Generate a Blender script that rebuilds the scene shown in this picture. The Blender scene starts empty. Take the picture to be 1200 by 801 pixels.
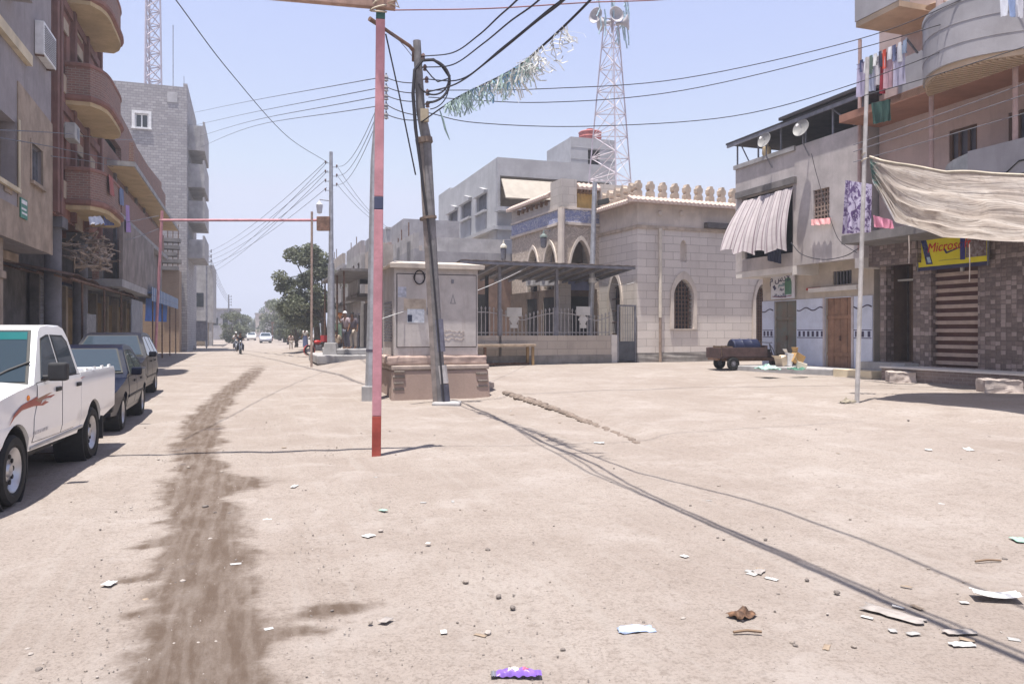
import bpy, bmesh, math, random
from mathutils import Vector, Matrix, noise
from mathutils.geometry import tessellate_polygon
R = random.Random(7)
C = bpy.context.scene.collection
PI = math.pi
# ------------------------------------------------------------------ frames
TH = math.radians(19.0)                      # the street runs 19 degrees left of the view axis
UX, UY = -math.sin(TH), math.cos(TH)
VX, VY = math.cos(TH), math.sin(TH)
F, HC, HY = 900.0, 1.7, 388.0                # focal length in photo pixels, eye height, horizon row
def S(t, s, z=0.0): return Vector((VX*t+UX*s, VY*t+UY*s, z))
def ts(x, y): return (VX*x+VY*y, UX*x+UY*y)
def sm(a, b, x):
    x = min(1.0, max(0.0, (x-a)/(b-a))); return x*x*(3-2*x)
def gh(x, y):
    """height of the terrain"""
    t, s = ts(x, y)
    te = 6.0 - 2.3*sm(20, 30, s)
    w = 0.2 + 2.2*(1-sm(7.5, 10.5, s)) + 1.2*sm(22, 30, s)
    k = sm(te-w, te+w, t)*(1-sm(70, 110, s))
    h = k*(0.10 + min(0.28, 0.022*max(0, t-te) + 0.02*min(10, max(0, s-20))))
    d = math.hypot(max(3.45-t, 0, t-6.1), max(19.5-s, 0, s-22.2)); h += .11*(1-sm(0, 1.0, d))     # soil heaped round the kiosk
    h += 0.05*(1-sm(-5.2, -4.4, t))*sm(20, 26, s)*(1-sm(80, 100, s))
    h += 0.045*sm(11.0, 11.25, t)*(1-sm(11.35, 11.9, t))*(1-sm(15.5, 18, s))
    return h
def at(px, py, Y): return Vector(((px-600)/F*Y, Y, HC+(HY-py)/F*Y))
def gp(px, py):
    """point of the terrain seen at a photo pixel"""
    lo, Y = 1.0, 1.0
    while Y < 500:
        p = at(px, py, Y)
        if p.z <= gh(p.x, p.y): break
        lo = Y; Y *= 1.01
    hi = Y
    for _ in range(30):
        m = (lo+hi)/2; p = at(px, py, m)
        if p.z <= gh(p.x, p.y): hi = m
        else: lo = m
    p = at(px, py, hi); p.z = gh(p.x, p.y); return p
def gY(px, Y):
    x = (px-600)/F*Y; return Vector((x, Y, gh(x, Y)))
# ------------------------------------------------------------------ mesh builder
class MB:
    def __init__(self): self.v = []; self.f = []; self.m = []; self.mi = 0
    def add(self, vs, fs):
        o = len(self.v); self.v += [Vector(v) for v in vs]
        self.f += [tuple(i+o for i in f) for f in fs]; self.m += [self.mi]*len(fs); return self
    def hexa(self, p): return self.add(p, [(0,3,2,1),(4,5,6,7),(0,1,5,4),(1,2,6,5),(2,3,7,6),(3,0,4,7)])
    def box(self, x0, x1, y0, y1, z0, z1):
        return self.hexa([(x0,y0,z0),(x1,y0,z0),(x1,y1,z0),(x0,y1,z0),(x0,y0,z1),(x1,y0,z1),(x1,y1,z1),(x0,y1,z1)])
    def quad(self, a, b, c, d): return self.add([a,b,c,d], [(0,1,2,3)])
    def loft(self, rings, closed=True, caps=True):
        n = len(rings[0]); vs = [p for r in rings for p in r]; fs = []
        for i in range(len(rings)-1):
            for j in range(n if closed else n-1):
                k = (j+1) % n
                fs.append((i*n+j, i*n+k, (i+1)*n+k, (i+1)*n+j))
        if caps and closed:
            fs.append(tuple(range(n-1, -1, -1))); fs.append(tuple((len(rings)-1)*n+j for j in range(n)))
        return self.add(vs, fs)
    def tube(self, pts, r, n=6, caps=True):
        pts = [Vector(p) for p in pts]; rr = r if isinstance(r, (list, tuple)) else [r]*len(pts)
        rings = []; prev = None
        for i, p in enumerate(pts):
            d = (pts[min(i+1, len(pts)-1)] - pts[max(i-1, 0)])
            d = d.normalized() if d.length > 1e-9 else Vector((0,0,1))
            a = prev if prev is not None else (Vector((0,0,1)) if abs(d.z) < .9 else Vector((1,0,0)))
            a = (a - d*a.dot(d))
            a = a.normalized() if a.length > 1e-6 else d.orthogonal().normalized()
            prev = a; b = d.cross(a)
            rings.append([p + (a*math.cos(2*PI*j/n)+b*math.sin(2*PI*j/n))*rr[i] for j in range(n)])
        return self.loft(rings, True, caps)
    def lathe(self, prof, o=(0,0,0), n=16, axis='z', closed=False):
        o = Vector(o); rings = []
        for r, h in prof:
            ring = []
            for j in range(n):
                c, s_ = math.cos(2*PI*j/n)*r, math.sin(2*PI*j/n)*r
                ring.append(o + (Vector((c, s_, h)) if axis == 'z' else Vector((h, c, s_)) if axis == 'x' else Vector((s_, h, c))))
            rings.append(ring)
        if closed: return self.loft(rings+[rings[0]], True, False)
        return self.loft(rings)
    def prism(self, pts, fn, a, b, holes=()):
        """2-D polygon (with holes) extruded between offsets a and b; fn(u,v,off)->point"""
        loops = [list(pts)] + [list(h) for h in holes]
        tri = tessellate_polygon([[Vector((u, v, 0)) for u, v in l] for l in loops])
        flat = [q for l in loops for q in l]; n = len(flat)
        def area(i): 
            p = [flat[k] for k in i]; return (p[1][0]-p[0][0])*(p[2][1]-p[0][1])-(p[1][1]-p[0][1])*(p[2][0]-p[0][0])
        tri = [t if area(t) > 0 else (t[0], t[2], t[1]) for t in tri]
        vs = [fn(u, v, a) for u, v in flat] + [fn(u, v, b) for u, v in flat]
        fs = [tuple(t) for t in tri] + [tuple(i+n for i in reversed(t)) for t in tri]
        o = 0
        for li, l in enumerate(loops):
            m = len(l); ar = sum(l[i][0]*l[(i+1)%m][1]-l[(i+1)%m][0]*l[i][1] for i in range(m))
            ccw = (ar > 0) == (li == 0)
            for i in range(m):
                p, q = o+i, o+(i+1) % m
                fs.append((p, p+n, q+n, q) if ccw else (p, q, q+n, p+n))
            o += m
        return self.add(vs, fs)
    def fbox(self, f, a0, a1, z0, z1, o0, o1):
        P = f.P; return self.hexa([P(a0,z0,o0),P(a1,z0,o0),P(a1,z0,o1),P(a0,z0,o1),P(a0,z1,o0),P(a1,z1,o0),P(a1,z1,o1),P(a0,z1,o1)])
    def fwall(self, f, outer, holes=(), th=0.3, off=0.0):
        return self.prism(outer, f.P, off, off-th, holes)
    def sphere(self, c, r, n=8, m=6, sc=(1,1,1)):
        c = Vector(c); rings = []
        for i in range(m+1):
            a = PI*i/m; rr = max(1e-4, math.sin(a))*r
            rings.append([c+Vector((math.cos(2*PI*j/n)*rr*sc[0], math.sin(2*PI*j/n)*rr*sc[1], math.cos(a)*r*sc[2])) for j in range(n)])
        return self.loft(rings)
def rect(a0, a1, z0, z1): return [(a0,z0),(a1,z0),(a1,z1),(a0,z1)]
def parch(a0, a1, z0, zs, z1, n=6):
    """pointed-arch outline, spring at zs, apex z1"""
    c = (a0+a1)/2; L = [(a0,z0),(a1,z0),(a1,zs)]
    for i in range(1, n):
        k = i/n; L.append((a1-(a1-c)*k**1.5, zs+(z1-zs)*(1-(1-k)**1.5)))
    L.append((c, z1))
    for i in range(n-1, 0, -1):
        k = i/n; L.append((a0+(c-a0)*k**1.5, zs+(z1-zs)*(1-(1-k)**1.5)))
    L.append((a0, zs)); return L
def sheet(P, nu, nv, th=0.0):
    """grid surface P(i/nu, j/nv); two-sided thickness th"""
    mb = MB(); vs = []; fs = []
    for i in range(nu+1):
        for j in range(nv+1): vs.append(Vector(P(i/nu, j/nv)))
    for i in range(nu):
        for j in range(nv):
            a = i*(nv+1)+j; fs.append((a, a+1, a+nv+2, a+nv+1))
    mb.add(vs, fs); return mb
def build(name, mb, mats, parent=None, smooth=False, bevel=0.0, angle=35, bseg=2, recalc=True):
    me = bpy.data.meshes.new(name); me.from_pydata([tuple(v) for v in mb.v], [], mb.f)
    mats = mats if isinstance(mats, (list, tuple)) else [mats]
    for m in mats: me.materials.append(m)
    if len(mats) > 1: me.polygons.foreach_set('material_index', mb.m)
    if recalc or smooth:
        bm = bmesh.new(); bm.from_mesh(me)
        if recalc: bmesh.ops.recalc_face_normals(bm, faces=bm.faces)
        if smooth:
            ca = math.radians(angle)
            for f in bm.faces: f.smooth = True
            for e in bm.edges:
                if len(e.link_faces) == 2 and e.calc_face_angle(0) > ca: e.smooth = False
        bm.to_mesh(me); bm.free()
    me.update()
    o = bpy.data.objects.new(name, me); C.objects.link(o)
    if parent: o.parent = parent
    if bevel:
        b = o.modifiers.new('bevel', 'BEVEL'); b.width = bevel; b.segments = bseg; b.limit_method = 'ANGLE'; b.angle_limit = math.radians(40)
        b.harden_normals = False
    return o
def tag(o, label=None, cat=None, group=None, kind=None):
    if label: o['label'] = label
    if cat: o['category'] = cat
    if group: o['group'] = group
    if kind: o['kind'] = kind
    return o
def thing(name, label, cat, loc=(0,0,0), rz=0.0, group=None):
    o = bpy.data.objects.new(name, None); o.empty_display_size = .2; C.objects.link(o)
    o.location = loc; o.rotation_euler = (0,0,rz); return tag(o, label, cat, group)
def place(o, loc, rz=0.0, scale=None):
    o.location = loc; o.rotation_euler = (0,0,rz)
    if scale: o.scale = (scale,)*3 if not isinstance(scale, (tuple, list)) else scale
    return o
def dup(root, loc, rz=0.0, label=None, scale=None):
    def cp(o, par):
        c = o.copy(); C.objects.link(c)
        if par: c.parent = par
        for ch in list(o.children): cp(ch, c)
        return c
    r = cp(root, None); place(r, loc, rz, scale)
    if label: r['label'] = label
    return r
class Face:
    """a vertical plane of a thing: a runs along d, z is absolute height, off along the outward normal n"""
    def __init__(self, root, o, d, n):
        self.root = root; self.o = Vector(o); self.d = Vector(d); self.n = Vector(n); self.z0 = root.location.z
        rz = root.rotation_euler.z
        self.M = Matrix.Translation(root.location) @ Matrix.Rotation(rz, 4, 'Z')
        self.Mi = self.M.inverted()
    def P(self, a, z, off=0.0):
        p = self.o + self.d*a + self.n*off; p.z += z - self.z0; return p
    def px(self, px, py, off=0.0):
        o = self.Mi @ Vector((0,0,HC)); q = self.Mi @ Vector(((px-600)/F, 1, HC+(HY-py)/F)); d = q-o
        k = (self.o + self.n*off - o).dot(self.n) / d.dot(self.n); h = o + d*k
        return ((h-self.o).dot(self.d), h.z + self.z0)
    def rc(self, x0, y0, x1, y1, off=0.0):
        """pixel rectangle -> (a0,a1,z0,z1)"""
        xm, ym = (x0+x1)/2, (y0+y1)/2
        a = sorted((self.px(x0, ym, off)[0], self.px(x1, ym, off)[0]))
        return a[0], a[1], self.px(xm, y1, off)[1], self.px(xm, y0, off)[1]
    def W(self, a, z, off=0.0): return self.M @ self.P(a, z, off)
# ------------------------------------------------------------------ materials
MC = {}
def nd(nt, typ, **kw):
    n = nt.nodes.new(typ)
    for k, v in kw.items():
        if k in n.inputs.keys(): n.inputs[k].default_value = v
        else: setattr(n, k, v)
    return n
def newmat(name):
    m = bpy.data.materials.new(name); m.use_nodes = True; nt = m.node_tree
    return m, nt, nt.nodes['Principled BSDF']
def c4(c): return (c[0], c[1], c[2], 1.0)
def mixc(nt, fac, a, b, blend='MIX'):
    n = nt.nodes.new('ShaderNodeMix'); n.data_type = 'RGBA'; n.blend_type = blend; L = nt.links
    for i, v in ((0, fac), (6, a), (7, b)):
        if hasattr(v, 'links'): L.new(v, n.inputs[i])
        else: n.inputs[i].default_value = v if i == 0 else c4(v)
    return n.outputs[2]
def noise_t(nt, vec, scale, detail=6, rough=.6, dist=0.0):
    n = nd(nt, 'ShaderNodeTexNoise', Scale=scale, Detail=detail, Roughness=rough, Distortion=dist)
    if vec is not None: nt.links.new(vec, n.inputs['Vector'])
    return n.outputs['Fac']
def ramp(nt, fac, a, b, va=0.0, vb=1.0):
    n = nd(nt, 'ShaderNodeMapRange'); n.interpolation_type = 'SMOOTHSTEP'
    nt.links.new(fac, n.inputs[0]); n.inputs[1].default_value = a; n.inputs[2].default_value = b
    n.inputs[3].default_value = va; n.inputs[4].default_value = vb; return n.outputs[0]
def scaled(nt, vec, sc, rot=(0,0,0)):
    n = nd(nt, 'ShaderNodeMapping'); n.inputs['Scale'].default_value = sc; n.inputs['Rotation'].default_value = rot
    nt.links.new(vec, n.inputs['Vector']); return n.outputs[0]
def bump(nt, b, h, st=.3, dist=.02):
    n = nd(nt, 'ShaderNodeBump', Strength=st, Distance=dist); nt.links.new(h, n.inputs['Height']); nt.links.new(n.outputs[0], b.inputs['Normal'])
def mat(name, col, rough=.85, var=.25, scale=2.0, col2=None, stain=0.0, stain_col=None, bmp=.25, metal=0.0, fine=40.0, spec=.3, trans=0.0, coat=0.0):
    if name in MC: return MC[name]
    m, nt, b = newmat(name); MC[name] = m; L = nt.links
    ob = nd(nt, 'ShaderNodeTexCoord').outputs['Object']
    dark = tuple(c*(1-var) for c in col); lite = tuple(min(1, c*(1+var*.7)) for c in col) if col2 is None else col2
    n1 = noise_t(nt, ob, scale, 7, .62); c = mixc(nt, ramp(nt, n1, .32, .68), dark, lite)
    if stain:
        sv = scaled(nt, ob, (1.6, 1.6, .22)); n2 = noise_t(nt, sv, 2.3, 8, .7, .3)
        c = mixc(nt, ramp(nt, n2, .5, .72, 0, stain), c, stain_col or tuple(x*.45 for x in col))
        n6 = noise_t(nt, ob, .8, 10, .72, .4); c = mixc(nt, ramp(nt, n6, .57, .60, 0, stain*.5), c, tuple(x*.72 for x in col)); n7 = noise_t(nt, ob, 1.7, 9, .7, .2); c = mixc(nt, ramp(nt, n7, .62, .64, 0, stain*.6), c, tuple(min(1, x*1.22) for x in col))
    nf = noise_t(nt, ob, fine, 4, .7)
    c = mixc(nt, ramp(nt, nf, .3, .7, 0, min(.5, var)), c, tuple(x*.7 for x in col))
    L.new(c, b.inputs['Base Color']); b.inputs['Roughness'].default_value = rough; b.inputs['Metallic'].default_value = metal
    b.inputs['Specular IOR Level'].default_value = spec
    if coat: b.inputs['Coat Weight'].default_value = coat; b.inputs['Coat Roughness'].default_value = .05
    if bmp: bump(nt, b, nf, bmp, .012)
    if trans:
        t = nd(nt, 'ShaderNodeBsdfTranslucent'); L.new(c, t.inputs[0]); mx = nd(nt, 'ShaderNodeMixShader'); mx.inputs[0].default_value = trans
        L.new(b.outputs[0], mx.inputs[1]); L.new(t.outputs[0], mx.inputs[2]); L.new(mx.outputs[0], nt.nodes['Material Output'].inputs[0])
    return m
def wallvec(nt):
    ob = nd(nt, 'ShaderNodeTexCoord').outputs['Object']; sp = nd(nt, 'ShaderNodeSeparateXYZ'); nt.links.new(ob, sp.inputs[0])
    ad = nd(nt, 'ShaderNodeMath', operation='ADD'); nt.links.new(sp.outputs[0], ad.inputs[0]); nt.links.new(sp.outputs[1], ad.inputs[1])
    cb = nd(nt, 'ShaderNodeCombineXYZ'); nt.links.new(ad.outputs[0], cb.inputs[0]); nt.links.new(sp.outputs[2], cb.inputs[1])
    return ob, cb.outputs[0], ad.outputs[0], sp.outputs[2]
def brick(name, c1, c2, mortar, w=.4, h=.2, ms=.012, rough=.9, dirt=.4, dirt_col=None, bmp=.5, scale=1.0, off=.5):
    if name in MC: return MC[name]
    m, nt, b = newmat(name); MC[name] = m; L = nt.links
    ob, wv, _, _ = wallvec(nt)
    wn = nd(nt, 'ShaderNodeTexNoise', Scale=1.3, Detail=3); L.new(ob, wn.inputs['Vector'])
    vm = nd(nt, 'ShaderNodeVectorMath', operation='MULTIPLY_ADD'); L.new(wn.outputs['Color'], vm.inputs[0]); vm.inputs[1].default_value = (.02,.02,0); L.new(wv, vm.inputs[2])
    t = nd(nt, 'ShaderNodeTexBrick', Scale=1.0); t.inputs['Brick Width'].default_value = w; t.inputs['Row Height'].default_value = h
    t.inputs['Mortar Size'].default_value = ms; t.inputs['Color1'].default_value = c4(c1); t.inputs['Color2'].default_value = c4(c2); t.inputs['Mortar'].default_value = c4(mortar)
    t.offset = off; t.inputs['Mortar Smooth'].default_value = .15
    L.new(vm.outputs[0], t.inputs['Vector'])
    n1 = noise_t(nt, scaled(nt, ob, (1,1,.35)), 1.1, 8, .68)
    c = mixc(nt, ramp(nt, n1, .42, .75, 0, dirt), t.outputs['Color'], dirt_col or tuple(x*.5 for x in c1))
    n2 = noise_t(nt, ob, 25, 5, .7); c = mixc(nt, ramp(nt, n2, .35, .75, 0, .35), c, tuple(x*.65 for x in c2))
    L.new(c, b.inputs['Base Color']); b.inputs['Roughness'].default_value = rough; b.inputs['Specular IOR Level'].default_value = .25
    ml = nd(nt, 'ShaderNodeMath', operation='MULTIPLY_ADD'); L.new(t.outputs['Fac'], ml.inputs[0]); ml.inputs[1].default_value = -1.0; L.new(n2, ml.inputs[2])
    bump(nt, b, ml.outputs[0], bmp, .012); return m
def stripes(name, cols, period, axis=0, rough=.8, sharp=True, trans=0.0):
    """bands of cols along the object's own axis (0 = x+y, 2 = z), or along a uv map's axis (10, 11)"""
    if name in MC: return MC[name]
    m, nt, b = newmat(name); MC[name] = m; L = nt.links
    if axis >= 10:
        uv = nd(nt, 'ShaderNodeTexCoord').outputs['UV']; sp = nd(nt, 'ShaderNodeSeparateXYZ'); L.new(uv, sp.inputs[0]); src = sp.outputs[axis-10]; ob = uv
    else:
        ob, _, xy, z = wallvec(nt); src = xy if axis == 0 else z
    dv = nd(nt, 'ShaderNodeMath', operation='DIVIDE'); L.new(src, dv.inputs[0]); dv.inputs[1].default_value = period
    fr = nd(nt, 'ShaderNodeMath', operation='FRACT'); L.new(dv.outputs[0], fr.inputs[0])
    cr = nd(nt, 'ShaderNodeValToRGB'); cr.color_ramp.interpolation = 'CONSTANT' if sharp else 'LINEAR'; L.new(fr.outputs[0], cr.inputs[0])
    el = cr.color_ramp.elements
    while len(el) < len(cols): el.new(.5)
    for i, (p, c) in enumerate(cols): el[i].position = p; el[i].color = c4(c)
    n = noise_t(nt, ob, 6, 6, .65); c = mixc(nt, ramp(nt, n, .35, .75, 0, .35), cr.outputs[0], tuple(x*.5 for x in cols[0][1]))
    L.new(c, b.inputs['Base Color']); b.inputs['Roughness'].default_value = rough; b.inputs['Specular IOR Level'].default_value = .2
    if trans:
        t = nd(nt, 'ShaderNodeBsdfTranslucent'); L.new(c, t.inputs[0]); mx = nd(nt, 'ShaderNodeMixShader'); mx.inputs[0].default_value = trans
        L.new(b.outputs[0], mx.inputs[1]); L.new(t.outputs[0], mx.inputs[2]); L.new(mx.outputs[0], nt.nodes['Material Output'].inputs[0])
    return m
def glass(name, col=(.02,.025,.03), rough=.06):
    if name in MC: return MC[name]
    m, nt, b = newmat(name); MC[name] = m
    b.inputs['Base Color'].default_value = c4(col); b.inputs['Roughness'].default_value = rough; b.inputs['Specular IOR Level'].default_value = .6; return m
CONC = mat('concrete', (.34,.33,.33), .92, .22, 1.5, stain=.4)
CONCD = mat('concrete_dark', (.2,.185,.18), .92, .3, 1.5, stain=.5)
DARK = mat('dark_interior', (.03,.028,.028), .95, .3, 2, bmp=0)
PANE = glass('window_pane')
STEEL = mat('galvanised_steel', (.42,.43,.46), .5, .2, 5, stain=.3, metal=.5, bmp=.05)
GREYMETAL = mat('grey_metal', (.22,.22,.25), .55, .25, 4, stain=.3, metal=.3, bmp=.05)
RUST = mat('rusty_metal', (.17,.1,.07), .85, .4, 6, stain=.4)
BLACK = mat('black_rubber', (.018,.018,.019), .75, .3, 8, bmp=.1)
WIRE = mat('cable_black', (.035,.033,.04), .7, .2, 5, bmp=0)
WIREG = mat('cable_grey', (.12,.12,.14), .6, .2, 5, bmp=0)
WHITEP = mat('white_paint', (.72,.72,.72), .5, .12, 4, bmp=.05)
WOOD = mat('weathered_wood', (.22,.15,.1), .85, .35, 4, stain=.5)
BEIGE = mat('beige_plaster', (.42,.34,.26), .92, .22, 1.3, stain=.5, stain_col=(.22,.19,.17))
CREAM = mat('cream_plaster', (.62,.53,.38), .9, .15, 1.3, stain=.3)
# ------------------------------------------------------------------ world, sun, camera
sc = bpy.context.scene
W = bpy.data.worlds.new('World'); sc.world = W; W.use_nodes = True; nt = W.node_tree
sunv = Vector((-.09, -.14, 1.0)).normalized()
sky = nt.nodes.new('ShaderNodeTexSky'); sky.sky_type = 'NISHITA'; sky.sun_disc = False
sky.sun_elevation = math.asin(sunv.z); sky.sun_rotation = math.atan2(sunv.x, sunv.y)
sky.altitude = 10; sky.air_density = 1.0; sky.dust_density = .7; sky.ozone_density = 1.0
bg = nt.nodes['Background']; bg.inputs[1].default_value = .112
sk = mixc(nt, 1.0, mixc(nt, 1.0, sky.outputs[0], (.80, .66, .74), 'MULTIPLY'), (.95, 1.03, 1.22), 'ADD'); sk = mixc(nt, 1.0, sk, (3.15, 3.4, 4.25), 'DARKEN'); nt.links.new(sk, bg.inputs[0])   # white humid veil of the coast sky
sl = bpy.data.lights.new('sun', 'SUN'); sl.energy = 5.0; sl.angle = math.radians(.53); sl.color = (1.0, .95, .88)
so = bpy.data.objects.new('sun', sl); C.objects.link(so); so.location = (0,0,40)
so.rotation_euler = (-sunv).to_track_quat('-Z', 'Y').to_euler()
cam = bpy.data.cameras.new('camera'); co = bpy.data.objects.new('camera', cam); C.objects.link(co)
co.location = (0,0,HC); co.rotation_euler = (PI/2, 0, 0); cam.sensor_width = 36; cam.lens = 36*F/1200
cam.shift_y = -(400.5-HY)/1200; cam.clip_end = 6000; cam.clip_start = .1; sc.camera = co
vs = sc.view_settings; vs.view_transform = 'Standard'; vs.look = 'None'; vs.exposure = 1.0; vs.gamma = 1.0
sc.render.engine = 'CYCLES'; sc.cycles.use_denoising = True
sc.cycles.max_bounces = 8; sc.cycles.diffuse_bounces = 4; sc.cycles.transmission_bounces = 4; sc.cycles.volume_bounces = 0
# ------------------------------------------------------------------ ground
def axis(fine0, fine1, step, far, grow=1.16):
    L = []; x = fine0
    while x <= fine1+1e-6: L.append(x); x += step
    d = step; x = L[-1]
    while x < far: d *= grow; x += d; L.append(x)
    d = step; x = L[0]; A = []
    while x > -far: d *= grow; x -= d; A.append(x)
    return A[::-1]+L
def wet0(s):
    P = [(0,-.15),(3.5,-.17),(5.3,-.25),(7.8,-.42),(11.7,-.68),(16,-.8),(22,-.55),(30,0),(38,.5),(60,.2)]
    for (a,b),(c,d) in zip(P, P[1:]):
        if s <= c: return b+(d-b)*(s-a)/(c-a)
    return .2
BLOBS = [(ts(q.x,q.y)+(rx,ry)) for q, rx, ry in ((gp(395,712),.40,.16),(gp(165,676),.30,.12),(gp(170,640),.25,.14),(gp(180,718),.3,.14),(gp(285,565),.5,.5),(gp(345,742),.35,.12))]
mb = MB(); xs = axis(-9, 13, .13, 850); ys = axis(2.4, 27, .13, 850)
verts = []; wet = []; uvs = []
for y in ys:
    for x in xs:
        t, s = ts(x, y); near = (1-sm(25, 60, y))
        z = gh(x, y)
        z += near*(noise.noise((x*.7, y*.7, 0))*.022 + noise.noise((x*2.3, y*2.3, 5))*.009 + noise.noise((x*5, y*5, 9))*.006)
        for tr, ww in ((-1.0,.22),(.45,.2),(1.3,.18)): z -= near*.012*math.exp(-((t-tr-.15*math.sin(s*.4))/ww)**2)
        z += near*.02*math.exp(-((t-5.75-.1*noise.noise((s*.8,0,0)))/.18)**2)*(sm(9,12,s))
        verts.append((x, y, z)); wv_ = abs(t-wet0(s))/(.37+.12*noise.noise((s*.5, 3, 0))+.06*sm(8,3,s)); bl = [math.hypot((t-a)/rx, (s-b_)/ry)*1.25 for a, b_, rx, ry in BLOBS]; wet.append(min([wv_]+bl)); uvs.append((t, s))
nx = len(xs); faces = [(j*nx+i, j*nx+i+1, (j+1)*nx+i+1, (j+1)*nx+i) for j in range(len(ys)-1) for i in range(nx-1)]
me = bpy.data.meshes.new('ground'); me.from_pydata(verts, [], faces); me.polygons.foreach_set('use_smooth', [True]*len(faces))
aw = me.attributes.new('wet', 'FLOAT', 'POINT'); aw.data.foreach_set('value', wet)
au = me.attributes.new('street', 'FLOAT_VECTOR', 'POINT'); au.data.foreach_set('vector', [c for u in uvs for c in (u[0], u[1], 0)])
g = bpy.data.objects.new('ground', me); C.objects.link(g); g['kind'] = 'structure'
m, nt, b = newmat('dusty_earth'); L = nt.links; me.materials.append(m)
gc = nd(nt, 'ShaderNodeTexCoord').outputs['Object']
st = nd(nt, 'ShaderNodeAttribute', attribute_name='street').outputs['Vector']
wa = nd(nt, 'ShaderNodeAttribute', attribute_name='wet').outputs['Fac']
n1 = noise_t(nt, gc, .35, 8, .65); n2 = noise_t(nt, gc, 2.2, 8, .7); n3 = noise_t(nt, gc, 14, 8, .75)
c = mixc(nt, ramp(nt, n1, .3, .7), (0.265,0.222,0.194), (0.323,0.281,0.252))
c = mixc(nt, ramp(nt, n2, .45, .7, 0, .5), c, (0.234,0.194,0.167))
trk = noise_t(nt, scaled(nt, st, (3.2, .16, 1)), 2.0, 6, .6)      # tyre streaks along the street
n4 = noise_t(nt, gc, 48, 5, .75); c = mixc(nt, ramp(nt, n4, .46, .66, 0, .62), c, (0.148,0.123,0.106)); n5 = noise_t(nt, gc, .9, 5, .6, .5); c = mixc(nt, ramp(nt, n5, .5, .7, 0, .55), c, (0.351,0.313,0.289))
c = mixc(nt, ramp(nt, trk, .5, .7, 0, .5), c, (0.307,0.272,0.246))
c = mixc(nt, ramp(nt, n3, .5, .68, 0, .6), c, (0.167,0.135,0.114))
vor = nd(nt, 'ShaderNodeTexVoronoi', Scale=9.0); L.new(gc, vor.inputs['Vector']); vor.inputs['Randomness'].default_value = 1
pb = ramp(nt, vor.outputs['Distance'], .05, .09, 1, 0)
pm = nd(nt, 'ShaderNodeMath', operation='MULTIPLY'); L.new(pb, pm.inputs[0]); L.new(ramp(nt, noise_t(nt, gc, 3.3, 2), .55, .6), pm.inputs[1])
c = mixc(nt, pm.outputs[0], c, (0.132,0.110,0.097))
wn = noise_t(nt, scaled(nt, st, (1.1, 1.25, 1)), 1.5, 7, .66); wn2 = noise_t(nt, scaled(nt, st, (3, .7, 1)), 2.2, 7, .7)
ad = nd(nt, 'ShaderNodeMath', operation='MULTIPLY_ADD'); L.new(wn, ad.inputs[0]); ad.inputs[1].default_value = 2.3; L.new(wa, ad.inputs[2])
wm = ramp(nt, ad.outputs[0], 1.72, 2.32, 1, 0)
wd = nd(nt, 'ShaderNodeMath', operation='MULTIPLY'); L.new(wm, wd.inputs[0]); L.new(ramp(nt, wn2, .32, .62, .62, 1.0), wd.inputs[1])
wav = nd(nt, 'ShaderNodeTexWave', Scale=2.2, Distortion=7.0, Detail=3.0); wav.inputs['Detail Scale'].default_value = 2.0; L.new(scaled(nt, st, (1.0, .12, 1)), wav.inputs['Vector'])
wt = nd(nt, 'ShaderNodeMath', operation='MULTIPLY'); L.new(wd.outputs[0], wt.inputs[0]); L.new(ramp(nt, wav.outputs['Fac'], .05, .5, .86, 1.0), wt.inputs[1]); wd = wt
c = mixc(nt, wd.outputs[0], c, (0.100,0.072,0.055))
wp = ramp(nt, noise_t(nt, gc, 1.3, 4), .62, .7, 0, .6); wq = nd(nt, 'ShaderNodeMath', operation='MULTIPLY'); L.new(wp, wq.inputs[0]); L.new(wm, wq.inputs[1])
c = mixc(nt, wq.outputs[0], c, (0.070,0.055,0.053))
L.new(c, b.inputs['Base Color']); L.new(ramp(nt, wq.outputs[0], 0, .6, .95, .5), b.inputs['Roughness']); b.inputs['Specular IOR Level'].default_value = .2
hm = nd(nt, 'ShaderNodeMath', operation='MULTIPLY_ADD'); L.new(n2, hm.inputs[0]); hm.inputs[1].default_value = 1.3; L.new(n3, hm.inputs[2])
h2 = nd(nt, 'ShaderNodeMath', operation='MULTIPLY_ADD'); L.new(trk, h2.inputs[0]); h2.inputs[1].default_value = .8; L.new(hm.outputs[0], h2.inputs[2])
bump(nt, b, h2.outputs[0], .75, .035)
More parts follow.
